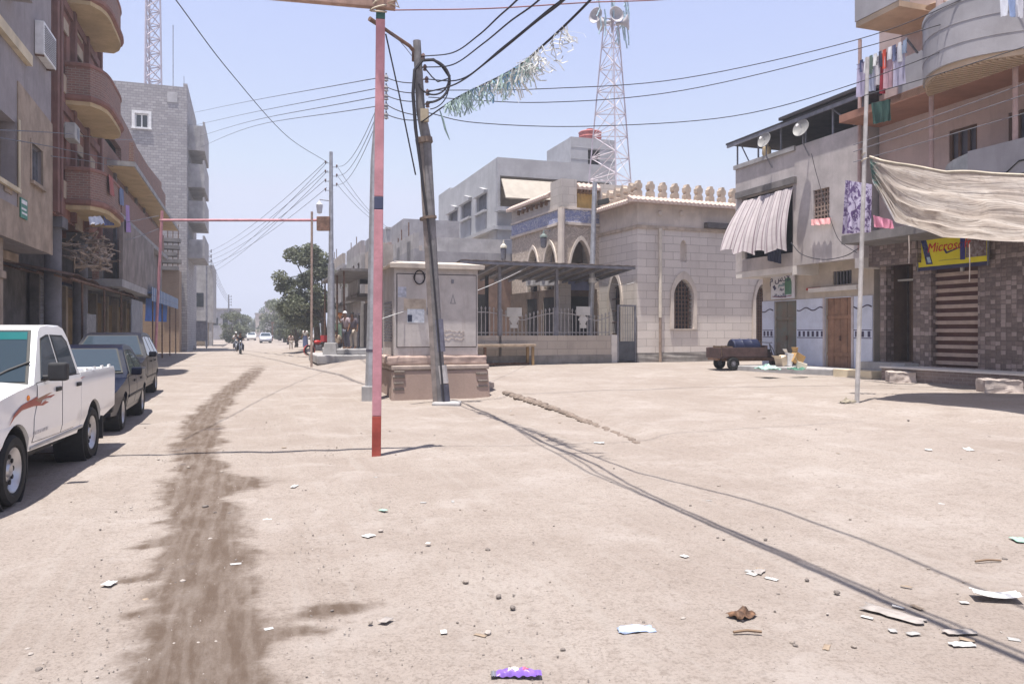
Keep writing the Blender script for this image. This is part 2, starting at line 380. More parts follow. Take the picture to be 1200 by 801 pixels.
# ================================================================== buildings, general
class Bld:
    def __init__(self, name, label, t0, s0, cat='building', group=None, rz=TH, z0=0.0, loc=None):
        self.t0, self.s0 = t0, s0
        self.r = thing(name, label, cat, loc if loc is not None else S(t0, s0, z0), rz, group)
    def front(self, t, sign=1): return Face(self.r, (t-self.t0, -self.s0, 0), (0,1,0), (sign,0,0))
    def end(self, s, sign=-1): return Face(self.r, (-self.t0, s-self.s0, 0), (1,0,0), (0,sign,0))
def window(f, a0, a1, z0, z1, par, frame=WHITEP, pane=PANE, fw=.06, depth=.14, bars=1, name='window', shut=None, arch=0.0):
    """frame standing back in its opening, with its pane as a sub-part"""
    mb = MB(); d0, d1 = -depth, -depth+.06
    mb.fbox(f,a0,a0+fw,z0,z1,d0,d1).fbox(f,a1-fw,a1,z0,z1,d0,d1).fbox(f,a0+fw,a1-fw,z0,z0+fw,d0,d1).fbox(f,a0+fw,a1-fw,z1-fw,z1,d0,d1)
    for i in range(bars):
        c = a0+(a1-a0)*(i+1)/(bars+1); mb.fbox(f,c-fw/2,c+fw/2,z0+fw,z1-fw,d0,d1-.005)
    w = build(name, mb, frame, par)
    p = MB().fbox(f, a0+.01, a1-.01, z0+.01, z1-.01, d0-.03, d0-.01 if shut is None else d0+.02); build('pane' if shut is None else 'shutter', p, pane if shut is None else shut, w)
    return w
def surround(f, a0, a1, z0, z1, par, m, w=.12, off=.05, sill=True):
    mb = MB(); mb.fbox(f,a0-w,a0,z0,z1,-.01,off).fbox(f,a1,a1+w,z0,z1,-.01,off).fbox(f,a0-w,a1+w,z1,z1+w,-.01,off)
    if sill: mb.fbox(f,a0-w-.05,a1+w+.05,z0-.1,z0,-.01,off+.08)
    return build('window_surround', mb, m, par)
def room(f, a0, a1, z0, z1, depth, m=DARK, start=-.28):
    """five-sided dark recess behind an opening"""
    P = f.P; mb = MB(); b = start-depth
    mb.quad(P(a0,z0,b),P(a1,z0,b),P(a1,z1,b),P(a0,z1,b)); mb.quad(P(a0,z0,b),P(a0,z1,b),P(a0,z1,start),P(a0,z0,start)); mb.quad(P(a1,z0,b),P(a1,z0,start),P(a1,z1,start),P(a1,z1,b))
    mb.quad(P(a0,z1,b),P(a1,z1,b),P(a1,z1,start),P(a0,z1,start)); mb.quad(P(a0,z0,b),P(a0,z0,start),P(a1,z0,start),P(a1,z0,b)); return mb
def rshutter(f, a0, a1, z0, z1, par, m, off=-.12, pitch=.12, name='roller_shutter'):
    """corrugated roll-down shutter"""
    pr = []; n = int((z1-z0)/pitch)
    mb = MB()
    for i in range(n): 
        za, zb = z0+(z1-z0)*i/n, z0+(z1-z0)*(i+1)/n
        mb.add([f.P(a0,za,off),f.P(a1,za,off),f.P(a1,(za+zb)/2,off+.03),f.P(a0,(za+zb)/2,off+.03),f.P(a1,zb,off),f.P(a0,zb,off)], [(0,1,2,3),(3,2,4,5)])
    return build(name, mb, m, par, recalc=False)
# ------------------------------------------------------------------ first house on the left: grey and beige
MAUVE = mat('mauve_grey_plaster', (.30,.27,.275), .92, .18, .8, stain=.55, stain_col=(.19,.165,.16))
TAN = mat('tan_plaster', (.36,.28,.215), .92, .3, 1.2, stain=.6, stain_col=(.2,.165,.14))
BLOCKT = brick('tan_blocks', (.34,.25,.17), (.28,.2,.14), (.2,.16,.12), .42, .22)
B = Bld('apartment_building', 'mauve grey and tan plastered apartment house at the left edge with an open loggia', -6, 27, 'building')
fr = B.front(-6); eS, zb = fr.px(60, 298)
ze = 19.0
lg = fr.rc(-40, 118, 18, 203); w1 = fr.rc(35, 172, 48, 216); hole = fr.rc(4, 213, 13, 226); zmid = fr.px(50, 135)[1]
mb = MB().fwall(fr, rect(10, eS, zb, 14.5), [rect(*lg), rect(*w1), rect(*hole)], .35); mb.mi = 1
wl = build('wall', mb, [MAUVE], B.r)
mb = MB().fwall(fr, [(10,zb-.02),(eS+.03,zb-.02),(eS+.03,zmid),(lg[1]+.15,zmid+.2),(lg[1]+.15,lg[2]-.5),(10,lg[2]-.5)], [rect(*w1), rect(*hole)], .03, .034)
build('render_panel', mb, TAN, B.r)
e1 = B.end(eS, 1)
mb = MB(); mb.box(-9, -.36, 10-27, eS-27-.005, zb, 14.5); build('building_body', mb, MAUVE, B.r)
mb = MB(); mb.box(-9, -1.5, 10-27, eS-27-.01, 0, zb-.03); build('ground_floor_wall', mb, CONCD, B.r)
build('loggia_recess', room(fr, *lg, 1.4, start=-.352), BLOCKT, B.r)
mb = MB(); mb.fbox(fr, lg[0], lg[1]+.12, lg[2]-.12, lg[2], .035, .12); mb.fbox(fr, lg[1], lg[1]+.1, lg[2], lg[3]+.1, .07, .1); build('loggia_trim', mb, CREAM, B.r)
a, z = fr.px(31, 66); mb = MB().fbox(fr, 10, a, z-.28, z+.02, .002, .16); build('ledge', mb, CREAM, B.r)
mb = MB().fbox(fr, 10, fr.px(14,30)[0], z+1.0, z+2.6, .002, .5); build('upper_balcony', mb, MAUVE, B.r)
w = window(fr, *w1, B.r, GREYMETAL, bars=3, fw=.05)
surround(fr, *w1, B.r, TAN, .1, .06)
mb = MB().fbox(fr, hole[0], hole[1], hole[2], hole[3], -.3, -.2); build('vent_recess', mb, DARK, B.r)
# ground floor: column with capital, shutters
gw = B.front(-7.5)
a0 = fr.px(2, 330)[0]; ca = fr.px(9, 340)[0]
mb = MB().box(-1.0, -.15, ca-27-.35, ca-27+.2, 0, zb); mb.box(-1.06, -.09, ca-27-.41, ca-27+.26, 3.1, 3.3); build('column', mb, TAN, B.r, bevel=.02)
s0_ = gw.px(38, 330)[0]; s1_ = gw.px(49, 330)[0]
rshutter(gw, s0_-.2, s1_+.15, .1, 3.7, B.r, mat('grey_shutter', (.32,.33,.38), .6, .2, 5, metal=.2), off=.04)
mb = MB().fbox(gw, s0_-.4, s0_-.2, 0, 3.9, .0, .3).fbox(gw, s1_+.15, s1_+.35, 0, 3.9, 0, .3).fbox(gw, s0_-.2, s1_+.15, 3.7, 3.9, 0, .3); build('shutter_frame', mb, CONCD, B.r)
mb = MB().fbox(fr, 10, eS-.05, zb-.3, zb-.04, -1.2, -.9); build('beam', mb, TAN, B.r)
# things on that house
a0,a1,z0,z1 = fr.rc(40, 34, 55, 76)
t = thing('air_conditioner', 'white window air conditioner high on the mauve grey house wall', 'air conditioner', fr.W((a0+a1)/2, z0+.1), TH)
L_ = (a1-a0)/2
build('casing', MB().box(.01, .26, -L_, L_, 0, z1-z0-.1), WHITEP, t, bevel=.02)
mb = MB(); [mb.box(.262, .275, -L_+.06, L_-.06, .08+.07*i, .11+.07*i) for i in range(int((z1-z0-.25)/.07))]; build('grille', mb, GREYMETAL, t)
build('bracket', MB().box(.01, .25, -L_+.05, -L_+.1, -.05, 0).box(.01, .25, L_-.1, L_-.05, -.05, 0), RUST, t)
a0,a1,z0,z1 = fr.rc(21, 233, 29, 256)
t = thing('wall_sign', 'small green and white Arabic wall sign on the tan panel', 'sign', fr.W((a0+a1)/2, z0, .04), TH)
build('sign_board', MB().box(0, .03, -(a1-a0)/2, (a1-a0)/2, 0, z1-z0), mat('sign_green', (.05,.22,.16), .5, .15), t)
build('lettering', MB().box(.031, .036, -(a1-a0)*.4, (a1-a0)*.4, (z1-z0)*.72, (z1-z0)*.92).box(.031, .036, -(a1-a0)*.4, (a1-a0)*.3, (z1-z0)*.42, (z1-z0)*.52).box(.031,.036,-(a1-a0)*.35,(a1-a0)*.4,(z1-z0)*.2,(z1-z0)*.3), WHITEP, t)
# ------------------------------------------------------------------ second house: red-brown frames, curved balconies
RBROWN = mat('redbrown_paint', (.24,.115,.09), .85, .25, 1.5, stain=.5, stain_col=(.12,.07,.06))
RBRICK = brick('red_bricks', (.29,.15,.115), (.22,.11,.085), (.30,.25,.22), .24, .085, .012, dirt=.65, dirt_col=(.20,.155,.14))
YSOF = mat('yellow_soffit', (.50,.38,.22), .9, .15, 1.0, stain=.3)
SLATE = mat('slate_column', (.17,.165,.18), .8, .2, 2, stain=.3)
eA = eS+.12; eB = 36.6
B = Bld('balcony_building', 'red-brown apartment house with curved brick balconies beside the grey house', -6, 33, 'building')
fr = B.front(-6)
lev = [5.9, 9.55, 13.15, 16.7]                                       # floor slabs
wins = []; holes = []
for k, zf in enumerate(lev[:3]):
    for aa, ab, zz0, zz1, knd in ((eA+1.0, eA+2.1, 1.0, 2.5, 'w'), (eA+3.6, eA+4.6, .15, 2.4, 'd'), (eA+6.0, eA+7.0, 1.0, 2.4, 'w')):
        holes.append(rect(aa, ab, zf+zz0, zf+zz1)); wins.append((aa, ab, zf+zz0, zf+zz1, knd))
build('wall', MB().fwall(fr, rect(eA, eB, 5.55, 19), holes, .3), RBROWN, B.r)
build('building_body', MB().box(-9, -.31, eA-33+.01, eB-33-.01, 5.6, 19), RBROWN, B.r)
build('ground_floor_wall', MB().box(-9, -1.6, eA-33+.01, eB-33-.01, 0, 5.6), CONCD, B.r)
mb = MB()
for aa, ab, zz0, zz1, knd in wins: mb.fbox(fr, aa-.12, ab+.12, zz1+.002, zz1+.42, .003, .05).fbox(fr, aa-.12, ab+.12, zz0-.6, zz0-.002, .003, .035)
build('spandrel_panel', mb, BEIGE, B.r)
for aa, ab, zz0, zz1, knd in wins: window(fr, aa, ab, zz0, zz1, B.r, mat('brown_frame', (.13,.08,.06), .7, .2), bars=1, name='window' if knd == 'w' else 'balcony_door', shut=mat('beige_shutter', (.33,.29,.25), .8, .2) if knd == 'w' and zz0 < 12 else None)
mb = MB()
for a in (eA+.02, eA+.55, eA+2.75, eA+5.2, eB-.2): mb.fbox(fr, a, a+.3, 5.6, 18.98, .004, .16)
for z in (9.2, 12.8, 16.4): mb.fbox(fr, eA, eB, z, z+.3, .004, .1)
build('pilaster', mb, mat('dark_redbrown', (.19,.095,.08), .85, .2, 2, stain=.4), B.r)
def balcony(z, s0, s1, tout, hgt, curved=True, wallm=RBRICK, par=None, n=12, slab=.28, bulge=.36):
    """slab with a soffit and a bowed parapet"""
    cs = (s0+s1)/2; hl = (s1-s0)/2; dx = tout
    out = []
    for i in range(n+1):
        u = -1+2*i/n
        if curved: x = dx*(1-bulge*abs(u)**5); 
        else: x = dx
        out.append((x, cs-33+u*hl))
    if not curved: out = [(dx, cs-33-hl), (dx, cs-33+hl)]
    poly = [(-.02, cs-33-hl)] + out + [(-.02, cs-33+hl)]
    fn = lambda u, v, o: Vector((u, v, o))
    build('balcony_slab', MB().prism(poly, fn, z-slab, z), YSOF, par)
    ins = [(x*.93-.02, y*1.0+(cs-33-y)*.045) for x, y in poly[1:-1]]; ins = [(-.02, ins[0][1])] + ins + [(-.02, ins[-1][1])]
    fnz = lambda P, zz: [Vector((x, y, zz)) for x, y in P]
    rings = [fnz(poly, z+.002), fnz(poly, z+hgt), fnz(ins, z+hgt), fnz(ins, z+.002)]
    mb = MB().loft(rings, False, False); q = build('balcony_parapet', mb, wallm, par)
    rim = [Vector((x*.965, y, z+hgt+.03)) for x, y in poly]
    build('parapet_rim', MB().tube(rim, .09, 6), RBROWN, par)
    base = [Vector((x*1.01, y, z-.02)) for x, y in poly]; build('slab_moulding', MB().tube(base, .12, 6), RBROWN, par)
for z in (6.25, 9.9, 13.45): balcony(z, 30.4, 35.4, 1.2, 1.1, par=B.r)
balcony(17.0, 30.4, 35.4, 1.2, 1.1, par=B.r)
for px in (62, 94):
    mb = MB(); a = fr.px(px, 320, -.25)[0]; mb.tube([fr.P(a, 0, .35-.6), fr.P(a, 5.5, .35-.6)], .27, 12); mb.fbox(fr, a-.42, a+.42, 5.2, 5.56, -.65, .12); build('column', mb, SLATE, B.r, smooth=True)
gw = B.front(-7.6); a0, a1 = gw.px(72, 340)[0], gw.px(88, 340)[0]
rshutter(gw, a0, a1, .1, 3.6, B.r, mat('brown_shutter', (.16,.12,.10), .6, .25, 4), off=.04)
build('fanlight', MB().fbox(gw, a0, a1, 3.7, 4.9, .01, .08), mat('blue_glass', (.06,.08,.16), .2, .2, bmp=0), B.r)
build('shop_door', MB().fbox(gw, a1+.8, a1+2.6, .1, 3.3, .0, .1), mat('ochre_door', (.26,.17,.075), .8, .3, 2, stain=.4), B.r)
for k, (s_, z_, lab) in enumerate(((29.75, 8.2, 'dusty air conditioner on the red-brown wall below the second balcony'),(36.0, 11.6, 'air conditioner on the red-brown wall right of the second balcony'))):
    t = thing('air_conditioner', lab, 'air conditioner', fr.W(s_, z_, .17), TH); build('casing', MB().box(0,.32,-.4,.4,0,.55), mat('grey_ac_box', (.38,.37,.36), .7, .2, 3, stain=.5), t, bevel=.02); build('fan_grille', MB().lathe([(0,.325),(.2,.33),(.2,.322),(0,.32)], (0,.08,.27), 14, 'x'), GREYMETAL, t)
frL2 = fr
# ------------------------------------------------------------------ third: unfinished brick and concrete building
B = Bld('unfinished_building', 'unfinished red brick and raw concrete building with projecting slabs behind the parked cars', -6, 44)
fr = B.front(-6); e0, e1 = eB+.1, 62.0
def LX(px, py): return fr.px(px, py)
b1 = fr.rc(119, 158, 142, 174); b2 = fr.rc(165, 264, 169, 283); b3 = fr.rc(171, 264, 176, 282); b4 = fr.rc(178, 263, 183, 282)
zr = LX(150, 165)[1]
ztop = [(e0, 3.9), (e1, 3.9), (e1, LX(184, 205)[1]), (LX(170,190)[0], LX(170,190)[1]), (LX(160,172)[0], LX(160,172)[1]), (LX(150,158)[0], LX(150,150)[1]), (e0, LX(150,146)[1])]
build('wall', MB().fwall(fr, ztop, [rect(*b1), rect(*b2), rect(*b3), rect(*b4)], .25), RBRICK, B.r)
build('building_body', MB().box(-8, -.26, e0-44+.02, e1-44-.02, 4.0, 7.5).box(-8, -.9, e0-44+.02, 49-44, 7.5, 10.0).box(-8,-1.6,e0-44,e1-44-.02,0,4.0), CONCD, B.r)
build('floor_slab', MB().fbox(fr, e0, e1-.1, 3.62, 3.95, -1, .9).fbox(fr, e0, e1-.2, 6.95, 7.2, -.5, .45).fbox(fr, e0+2, e1+.3, 9.2, 9.42, -1.5, 1.15), CONC, B.r)
mb = MB()
for k in range(7):
    a = e0+.1+k*3.6; mb.fbox(fr, a, a+.35, 3.9, 9.2 if k < 5 else 7.5, .003, .12)
build('concrete_column', mb, CONCD, B.r)
# raw concrete parapet of the first floor with hung windows
sW = fr.px(160, 280)[0]; build('first_floor_parapet', MB().fbox(fr, e0+.2, sW, 3.96, 6.6, .75, .9), mat('raw_parapet', (.25,.215,.20), .93, .35, 1.0, stain=.85), B.r)
build('upper_parapet', MB().fbox(fr, e0+3.2, e1-3, 7.21, 8.4, .3, .44), RBRICK, B.r)
build('roof_parapet', MB().fbox(fr, e0+2, e1-9, 9.43, 10.3, .9, 1.1), RBRICK, B.r)
for q in (b2, b3, b4): window(fr, *q, B.r, mat('brown_frame', ()), bars=0)
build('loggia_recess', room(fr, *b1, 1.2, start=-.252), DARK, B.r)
mb = MB()
mb.fbox(fr, sW+.1, e1-.3, 4.0, 6.9, .004, .05)
build('render_patch', MB().fwall(fr, rect(sW+.1, e1-.3, 4.0, 6.9), [rect(q[0]-.1, q[1]+.1, q[2]-.1, q[3]+.1) for q in (b2, b3, b4)], .04, .05), mat('grey_brown_render', (.26,.225,.21), .93, .3, 1.0, stain=.6), B.r)
build('soffit', MB().fbox(fr, e0+2.05, e1+.25, 9.17, 9.195, -1.4, 1.1), YSOF, B.r)
gw = B.front(-7.6)
mb = MB()
for k in range(6): mb.fbox(gw, e0+.6+k*3.4, e0+3.2+k*3.4, .1, 3.2, .01, .1)
build('shop_door', mb, mat('ochre_door', ()), B.r)
mb = MB()
for k in range(7): build('pier', MB().fbox(gw, e0+.1+k*3.4, e0+.5+k*3.4, 0, 3.6, 0, .35), BEIGE, B.r)
# firewood on the balcony
mb = MB(); c0 = fr.W(fr.px(110, 300, .6)[0], 3.96, .55)
for k in range(120):
    q = Vector((R.uniform(-.55,.55), R.uniform(-1.9,1.9), R.uniform(.05,1.5))); q.z *= 1-.35*abs(q.y)/1.9
    d = Vector((R.uniform(-.7,.7), R.uniform(-1,1), R.uniform(-.25,.35))).normalized()*R.uniform(.35,.8); mb.tube([q-d*.5, q+d*.1+Vector((0,0,R.uniform(-.05,.05))), q+d*.5], R.uniform(.02,.045), 5)
o = build('firewood_heap', mb, mat('dry_branches', (.33,.26,.21), .9, .35, 5), None); place(o, c0, TH); tag(o, 'tangled heap of grey dry branches piled on the raw concrete balcony', 'firewood', kind='stuff')
# white sheet on the balcony, blue and purple cloths
def cloth(name, label, cat, corners, m, folds=6, amp=.05, nu=24, nv=12, group=None, sag=0.0, par=None):
    """hanging or stretched cloth between four world corners (tl, tr, br, bl) with folds running down"""
    tl, tr, br, bl = [Vector(c) for c in corners]; o0 = (tl+tr)/2
    nrm = (tr-tl).cross(bl-tl).normalized(); ph = R.random()*6
    def P(u, v):
        p = (tl*(1-u)+tr*u)*(1-v)+(bl*(1-u)+br*u)*v
        w = math.sin(u*folds*2*PI+ph+1.3*math.sin(v*2+u*5))*(.35+.65*v)+.5*math.sin(u*folds*3.7*PI+ph*2)*v
        return p + nrm*(amp*w) + Vector((0,0,-sag*math.sin(PI*u)*(1-v*.5))) - o0
    mb = sheet(P, nu, nv); ob = build(name, mb, m, par, smooth=True, angle=80, recalc=False)
    uvl = ob.data.uv_layers.new(name='UVMap')
    for l in ob.data.loops:
        i = l.vertex_index; uvl.data[l.index].uv = ((i//(nv+1))/nu, (i % (nv+1))/nv)
    ob.location = o0; return tag(ob, label, cat, group)
P_ = lambda px, py, off: fr.W(*fr.px(px, py, off), off)
cloth('tarpaulin', 'pale sheet thrown over the branches on the concrete balcony', 'sheet', [P_(104,254,.95),P_(118,253,.95),P_(124,262,1.2),P_(106,263,1.2)], mat('white_sheet', (.6,.6,.62), .7, .1), 3, .04)
cloth('hanging_cloth', 'lilac cloth hanging on the raw concrete building above the blue awning', 'cloth', [P_(147,240,.95),P_(152,241,.95),P_(152,272,.95),P_(147,272,.95)], mat('lilac_cloth', (.33,.22,.45), .8, .15), 2, .04)
cloth('hanging_cloth', 'deep blue cloth over the balcony edge beside the white sheet', 'cloth', [P_(121,250,.95),P_(136,252,.95),P_(136,264,.95),P_(121,264,.95)], mat('blue_cloth', (.07,.10,.26), .85, .2), 2, .04)
# ------------------------------------------------------------------ awnings and things under them
def awning(name, label, s0, s1, t_in, t_out, z_in, z_out, m, posts, cat='awning', th=.05, wav=.03, edge=None, fascia=0):
    r = thing(name, label, cat, S((t_in+t_out)/2, s0, 0), TH); c0 = (t_in+t_out)/2
    n = int((s1-s0)/.12)
    vs = []; fs = []
    for i in range(n+1):
        s = (s1-s0)*i/n; dz = wav if i % 2 else 0
        dz += .06*math.sin(s*.7)+.04*math.sin(s*1.9)
        vs += [Vector((t_in-c0, s, z_in+dz)), Vector((t_out-c0, s, z_out+dz)), Vector((t_in-c0, s, z_in+dz-.012)), Vector((t_out-c0, s, z_out+dz-.012))]
    for i in range(n):
        a = i*4; fs += [(a,a+1,a+5,a+4),(a+2,a+6,a+7,a+3),(a+1,a+3,a+7,a+5)]
    mb = MB().add(vs, fs); build('roof_sheet', mb, m, r, recalc=False)
    if fascia: build('fascia', MB().box(t_out-c0, t_out-c0+.03, 0, s1-s0, z_out-fascia+.35, z_out+.35), m, r)
    mb = MB()
    for k in range(5): 
        f = k/4; mb.tube([(t_in-c0+(t_out-t_in)*f, 0, z_in+(z_out-z_in)*f-.1), (t_in-c0+(t_out-t_in)*f, s1-s0, z_in+(z_out-z_in)*f-.1)], .035, 5)
    build('purlin', mb, edge or RUST, r)
    for s in posts: build('post', MB().tube([(t_out-c0-.1, s-s0, 0), (t_out-c0-.1, s-s0, z_out-.05)], .04, 6), RUST, r)
    return r
awning('shop_awning', 'rusty brown corrugated awning over the shops behind the black cars', 28.8, 45.0, -7.5, -5.5, 3.95, 3.55, RUST, [31, 35.5, 40, 44.5])
BLUES = stripes('blue_striped_awning', [(0,(.10,.17,.33)),(.5,(.34,.40,.48))], .9, 0)
awning('shop_awning', 'blue and grey striped corrugated awning at the far shops on the left', 45.5, 62.0, -7.5, -4.9, 3.95, 3.75, BLUES, [47, 52, 57, 61.5], fascia=.75)
f5 = B.front(-5.3)
Q_ = lambda px, py, f=f5: f.W(*f.px(px, py))
cloth('shop_curtain', 'bright blue curtain hanging under the striped awning', 'curtain', [Q_(172,349),Q_(196,352),Q_(195,377),Q_(172,376)], mat('bright_blue_cloth', (.06,.15,.45), .8, .2), 7, .1, 30, 8)
for k, (px, lab) in enumerate(((150,'grey panel door standing below the striped awning'),)):
    pass
# motorcycle covered with sheet, white board, boxes under the awning
def panel(name, label, cat, f, x0, y0, x1, y1, m, th=.05, off=0.0, zbase=None):
    a0,a1,z0,z1 = f.rc(x0,y0,x1,y1,off)
    if zbase is not None: z0 = zbase
    o = build(name, MB().box(0, th, -(a1-a0)/2, (a1-a0)/2, 0, z1-z0), m, None, bevel=.01); place(o, f.W((a0+a1)/2, z0, off), TH); return tag(o, label, cat)
panel('steel_sheet', 'grey steel panel leaning in front of the shop left of the blue curtain', 'steel sheet', f5, 153, 352, 166, 392, mat('grey_panel', (.23,.24,.27), .7, .2, 2, stain=.4), zbase=.0)
o = panel('poster', 'black and white poster board propped by the ochre shop door', 'poster', f5, 100, 368, 111, 392, mat('poster_grey', (.4,.4,.42), .7, .5, 6, col2=(.1,.1,.1)), zbase=.0)
# ------------------------------------------------------------------ tall grey brick tower block
GBRICK = brick('grey_brick', (.44,.42,.43), (.30,.285,.295), (.24,.23,.24), .42, .21, .02, dirt=.6, dirt_col=(.25,.24,.25), bmp=.9)
B = Bld('tower_block', 'tall grey brick tower block with a stack of small balconies and one white framed window', -4.7, 68.3)
en = B.end(68.3); fr = B.front(-4.7)
wn = en.rc(158, 133, 174, 150); zt = 21.7; tl = -13.5
build('wall', MB().fwall(en, rect(tl, -4.7, 0, zt), [rect(*wn)], .3), GBRICK, B.r)
build('building_body', MB().box(tl+4.7+.01, -.02, .31, 12, 0, zt-.02), GBRICK, B.r)
build('front_wall', MB().fwall(fr, rect(68.32, 80.3, 0, zt+.3), [], .3, .02), GBRICK, B.r)
window(en, *wn, B.r, WHITEP, bars=1, fw=.1); surround(en, *wn, B.r, WHITEP, .22, .05)
p0 = en.rc(196, 108, 208, 120); build('plaster_patch', MB().fbox(en, *p0, -.01, .05), mat('pale_patch', (.42,.41,.42), .9, .15), B.r)
for (y0, y1) in ((121,158),(170,205),(217,250),(266,295)):
    z0 = fr.px(224, y1, .6)[1]; z1 = fr.px(224, y0, .6)[1]
    build('balcony', MB().fbox(fr, 69.2, 76.5, z0, z0+.25, .03, 1.3).fbox(fr, 69.2, 76.5, z0+.25, z1, 1.15, 1.3).fbox(fr, 69.2, 69.35, z0+.25, z1-.35, .03, 1.15).fbox(fr, 76.35, 76.5, z0+.25, z1-.35, .03, 1.15), mat('balcony_render', (.36,.345,.35), .92, .2, 1.5, stain=.5), B.r)
mb = MB()
for s in (69.3, 72, 75): build('rooftop_rod', MB().tube([fr.P(s, zt, -.3), fr.P(s, zt+1.2, -.3)], .02, 4), GREYMETAL, B.r)
build('rooftop_rod', MB().tube([en.P(-5.8, zt-.2, -.6), en.P(-5.8, zt+5.2, -.6)], .03, 4), GREYMETAL, B.r)
# rubble-brick annex at its foot (beige base) and the next low block
B = Bld('corner_house', 'low house with raw concrete upper storey over sandy ground floor at far left', -3.7, 94.3)
en = B.end(94.3); 
u0 = en.rc(214, 310, 250, 378); g0 = en.rc(214, 376, 246, 405); g0 = (g0[0], g0[1], 0, u0[2])
build('upper_wall', MB().box(u0[0]+3.7, u0[1]+3.7, 0, 9, u0[2], u0[3]), CONC, B.r)
build('ground_floor_wall', MB().box(g0[0]+3.7, g0[1]+3.7, .5, 9, 0, u0[2]-.01), mat('sandy_wall', (.36,.29,.21), .95, .25, 1, stain=.4), B.r)
build('upper_window', MB().fbox(en, u0[0]+1.0, u0[0]+2.2, u0[2]+1.8, u0[2]+3.4, -.01, .04), PANE, B.r)
build('column', MB().box(u0[1]+3.2, u0[1]+3.6, .1, .5, 0, u0[2]-.01), CONC, B.r)
B = Bld('rubble_annex', 'low sandy brick annex with stacked bricks against the tower block', -4.9, 66.0)
e2 = B.end(66.0); q = e2.rc(190, 340, 214, 402); zz = fr.px(205,300)[1]
build('wall', MB().box(-6, -.2, 0, 2.2, 0, 6.5), brick('sandy_brick', (.36,.25,.17), (.30,.2,.14), (.3,.25,.2), .26, .09), B.r)
mb = MB()
for k in range(5): mb.box(-1.9+R.uniform(-.1,.1), -.15+R.uniform(-.3,.1), -.5, .6, 6.5+k*.55, 6.5+k*.55+.3)
build('stacked_slab', mb, CONCD, B.r)
mb = MB()
for k in range(5): mb.tube([(-1.8+.37*k, .1, 6.5), (-1.8+.37*k+R.uniform(-.05,.05), .1, 9.4+R.random())], .04, 5)
build('rebar_post', mb, RUST, B.r)
# notice-board frame at the far pavement
p = gY(232, 74); t = thing('notice_board', 'weathered grey notice board on two legs beside a far utility pole', 'notice board', p, TH)
build('board', MB().box(-.72, .72, -.03, .03, .85, 2.6), mat('faded_board', (.30,.28,.30), .8, .3, 3), t)
build('frame', MB().box(-.82,-.72,-.05,.05,.75,2.7).box(.72,.82,-.05,.05,.75,2.7).box(-.72,.72,-.05,.05,2.6,2.7).box(-.72,.72,-.05,.05,.75,.85), GREYMETAL, t)
for x in (-.77, .77): build('leg', MB().box(x-.05, x+.05, -.05, .05, 0, .75), GREYMETAL, t)
# rubble pile near it
p = gY(217, 70); mb = MB()
for k in range(16): mb.sphere((R.uniform(-1,1), R.uniform(-.6,.6), R.uniform(0,.3)), R.uniform(.15,.35), 6, 4, (1,1,.8))
o = build('rubble_pile', mb, CONCD); place(o, p); tag(o, 'dark heap of rubble at the foot of the tower block', 'rubble')

for s_, col in ((31.2, 'faded_red'), (33.6, 'faded_blue')):
    cl_ = {'faded_red': (.32,.10,.09), 'faded_blue': (.14,.18,.30)}[col]
    cloth('laundry', '%s cloth hung over the rim of the lowest curved brick balcony' % col.replace('_', ' '), 'laundry', [frL2.W(s_, 7.42, 1.22), frL2.W(s_+.9, 7.42, 1.25), frL2.W(s_+.9, 6.75, 1.27), frL2.W(s_, 6.7, 1.24)], mat(col+'_cloth', cl_, .85, .2), 2, .02, 10, 6)
# ================================================================== mosque
ASH = brick('limestone_courses', (.70,.64,.595), (.60,.545,.51), (.34,.30,.28), .9, .34, .010, dirt=.45, dirt_col=(.46,.41,.375), bmp=.6)
STUCCO = mat('pale_stucco', (.60,.53,.47), .92, .15, 1.2, stain=.45, stain_col=(.33,.29,.27))
PINKTILE = stripes('terracotta_tiles', [(0,(.50,.40,.35)),(.5,(.40,.30,.26))], .22, 0)
SAND = mat('sandstone_carving', (.47,.385,.31), .92, .25, 3, stain=.3)
BLUEZ = None
def carved(name, c1, c2, scale, str_=(1,1,1)):
    if name in MC: return MC[name]
    m, nt, b = newmat(name); MC[name] = m; L = nt.links
    ob, wv, _, _ = wallvec(nt)
    v = noise_t(nt, scaled(nt, wv, str_), scale, 2, .5, 2.2); a = nd(nt, 'ShaderNodeMath', operation='PINGPONG'); L.new(v, a.inputs[0]); a.inputs[1].default_value = .11
    k = ramp(nt, a.outputs[0], .02, .05); n = noise_t(nt, ob, 5, 6)
    c = mixc(nt, k, c1, c2); c = mixc(nt, ramp(nt, n, .4, .75, 0, .35), c, tuple(x*.55 for x in c2))
    L.new(c, b.inputs['Base Color']); b.inputs['Roughness'].default_value = .85; bump(nt, b, k, .6, .02); return m
BLUEZ = carved('blue_calligraphy_band', (.50,.50,.56), (.25,.275,.43), 1.9, (1,1.3,1))
CARVE = carved('carved_arabesque', (.57,.49,.42), (.42,.355,.30), 1.5)
MA = math.radians(22.3)
c0 = gp(747, 424.5)
MR = thing('mosque', 'pale stone mosque with a crenellated roof, pointed grilled windows and a blue banded portal', 'mosque', c0, MA)
class _O: pass
mf = Face(MR, (0,0,0), (1,0,0), (0,-1,0)); ml = Face(MR, (0,0,0), (0,1,0), (-1,0,0))
zc = mf.px(747, 236)[1]; zb0 = c0.z-.3; LEN = 10.5
W1 = mf.rc(789, 327, 812, 385); W2 = mf.rc(885, 333, 899, 414); NI = mf.rc(797, 281, 805, 307); LW = ml.rc(715, 323, 728, 418)
def parchr(q, k=.7): return parch(q[0], q[1], q[2], q[2]+(q[3]-q[2])*k, q[3])
zpl = mf.px(747, 266)[1]
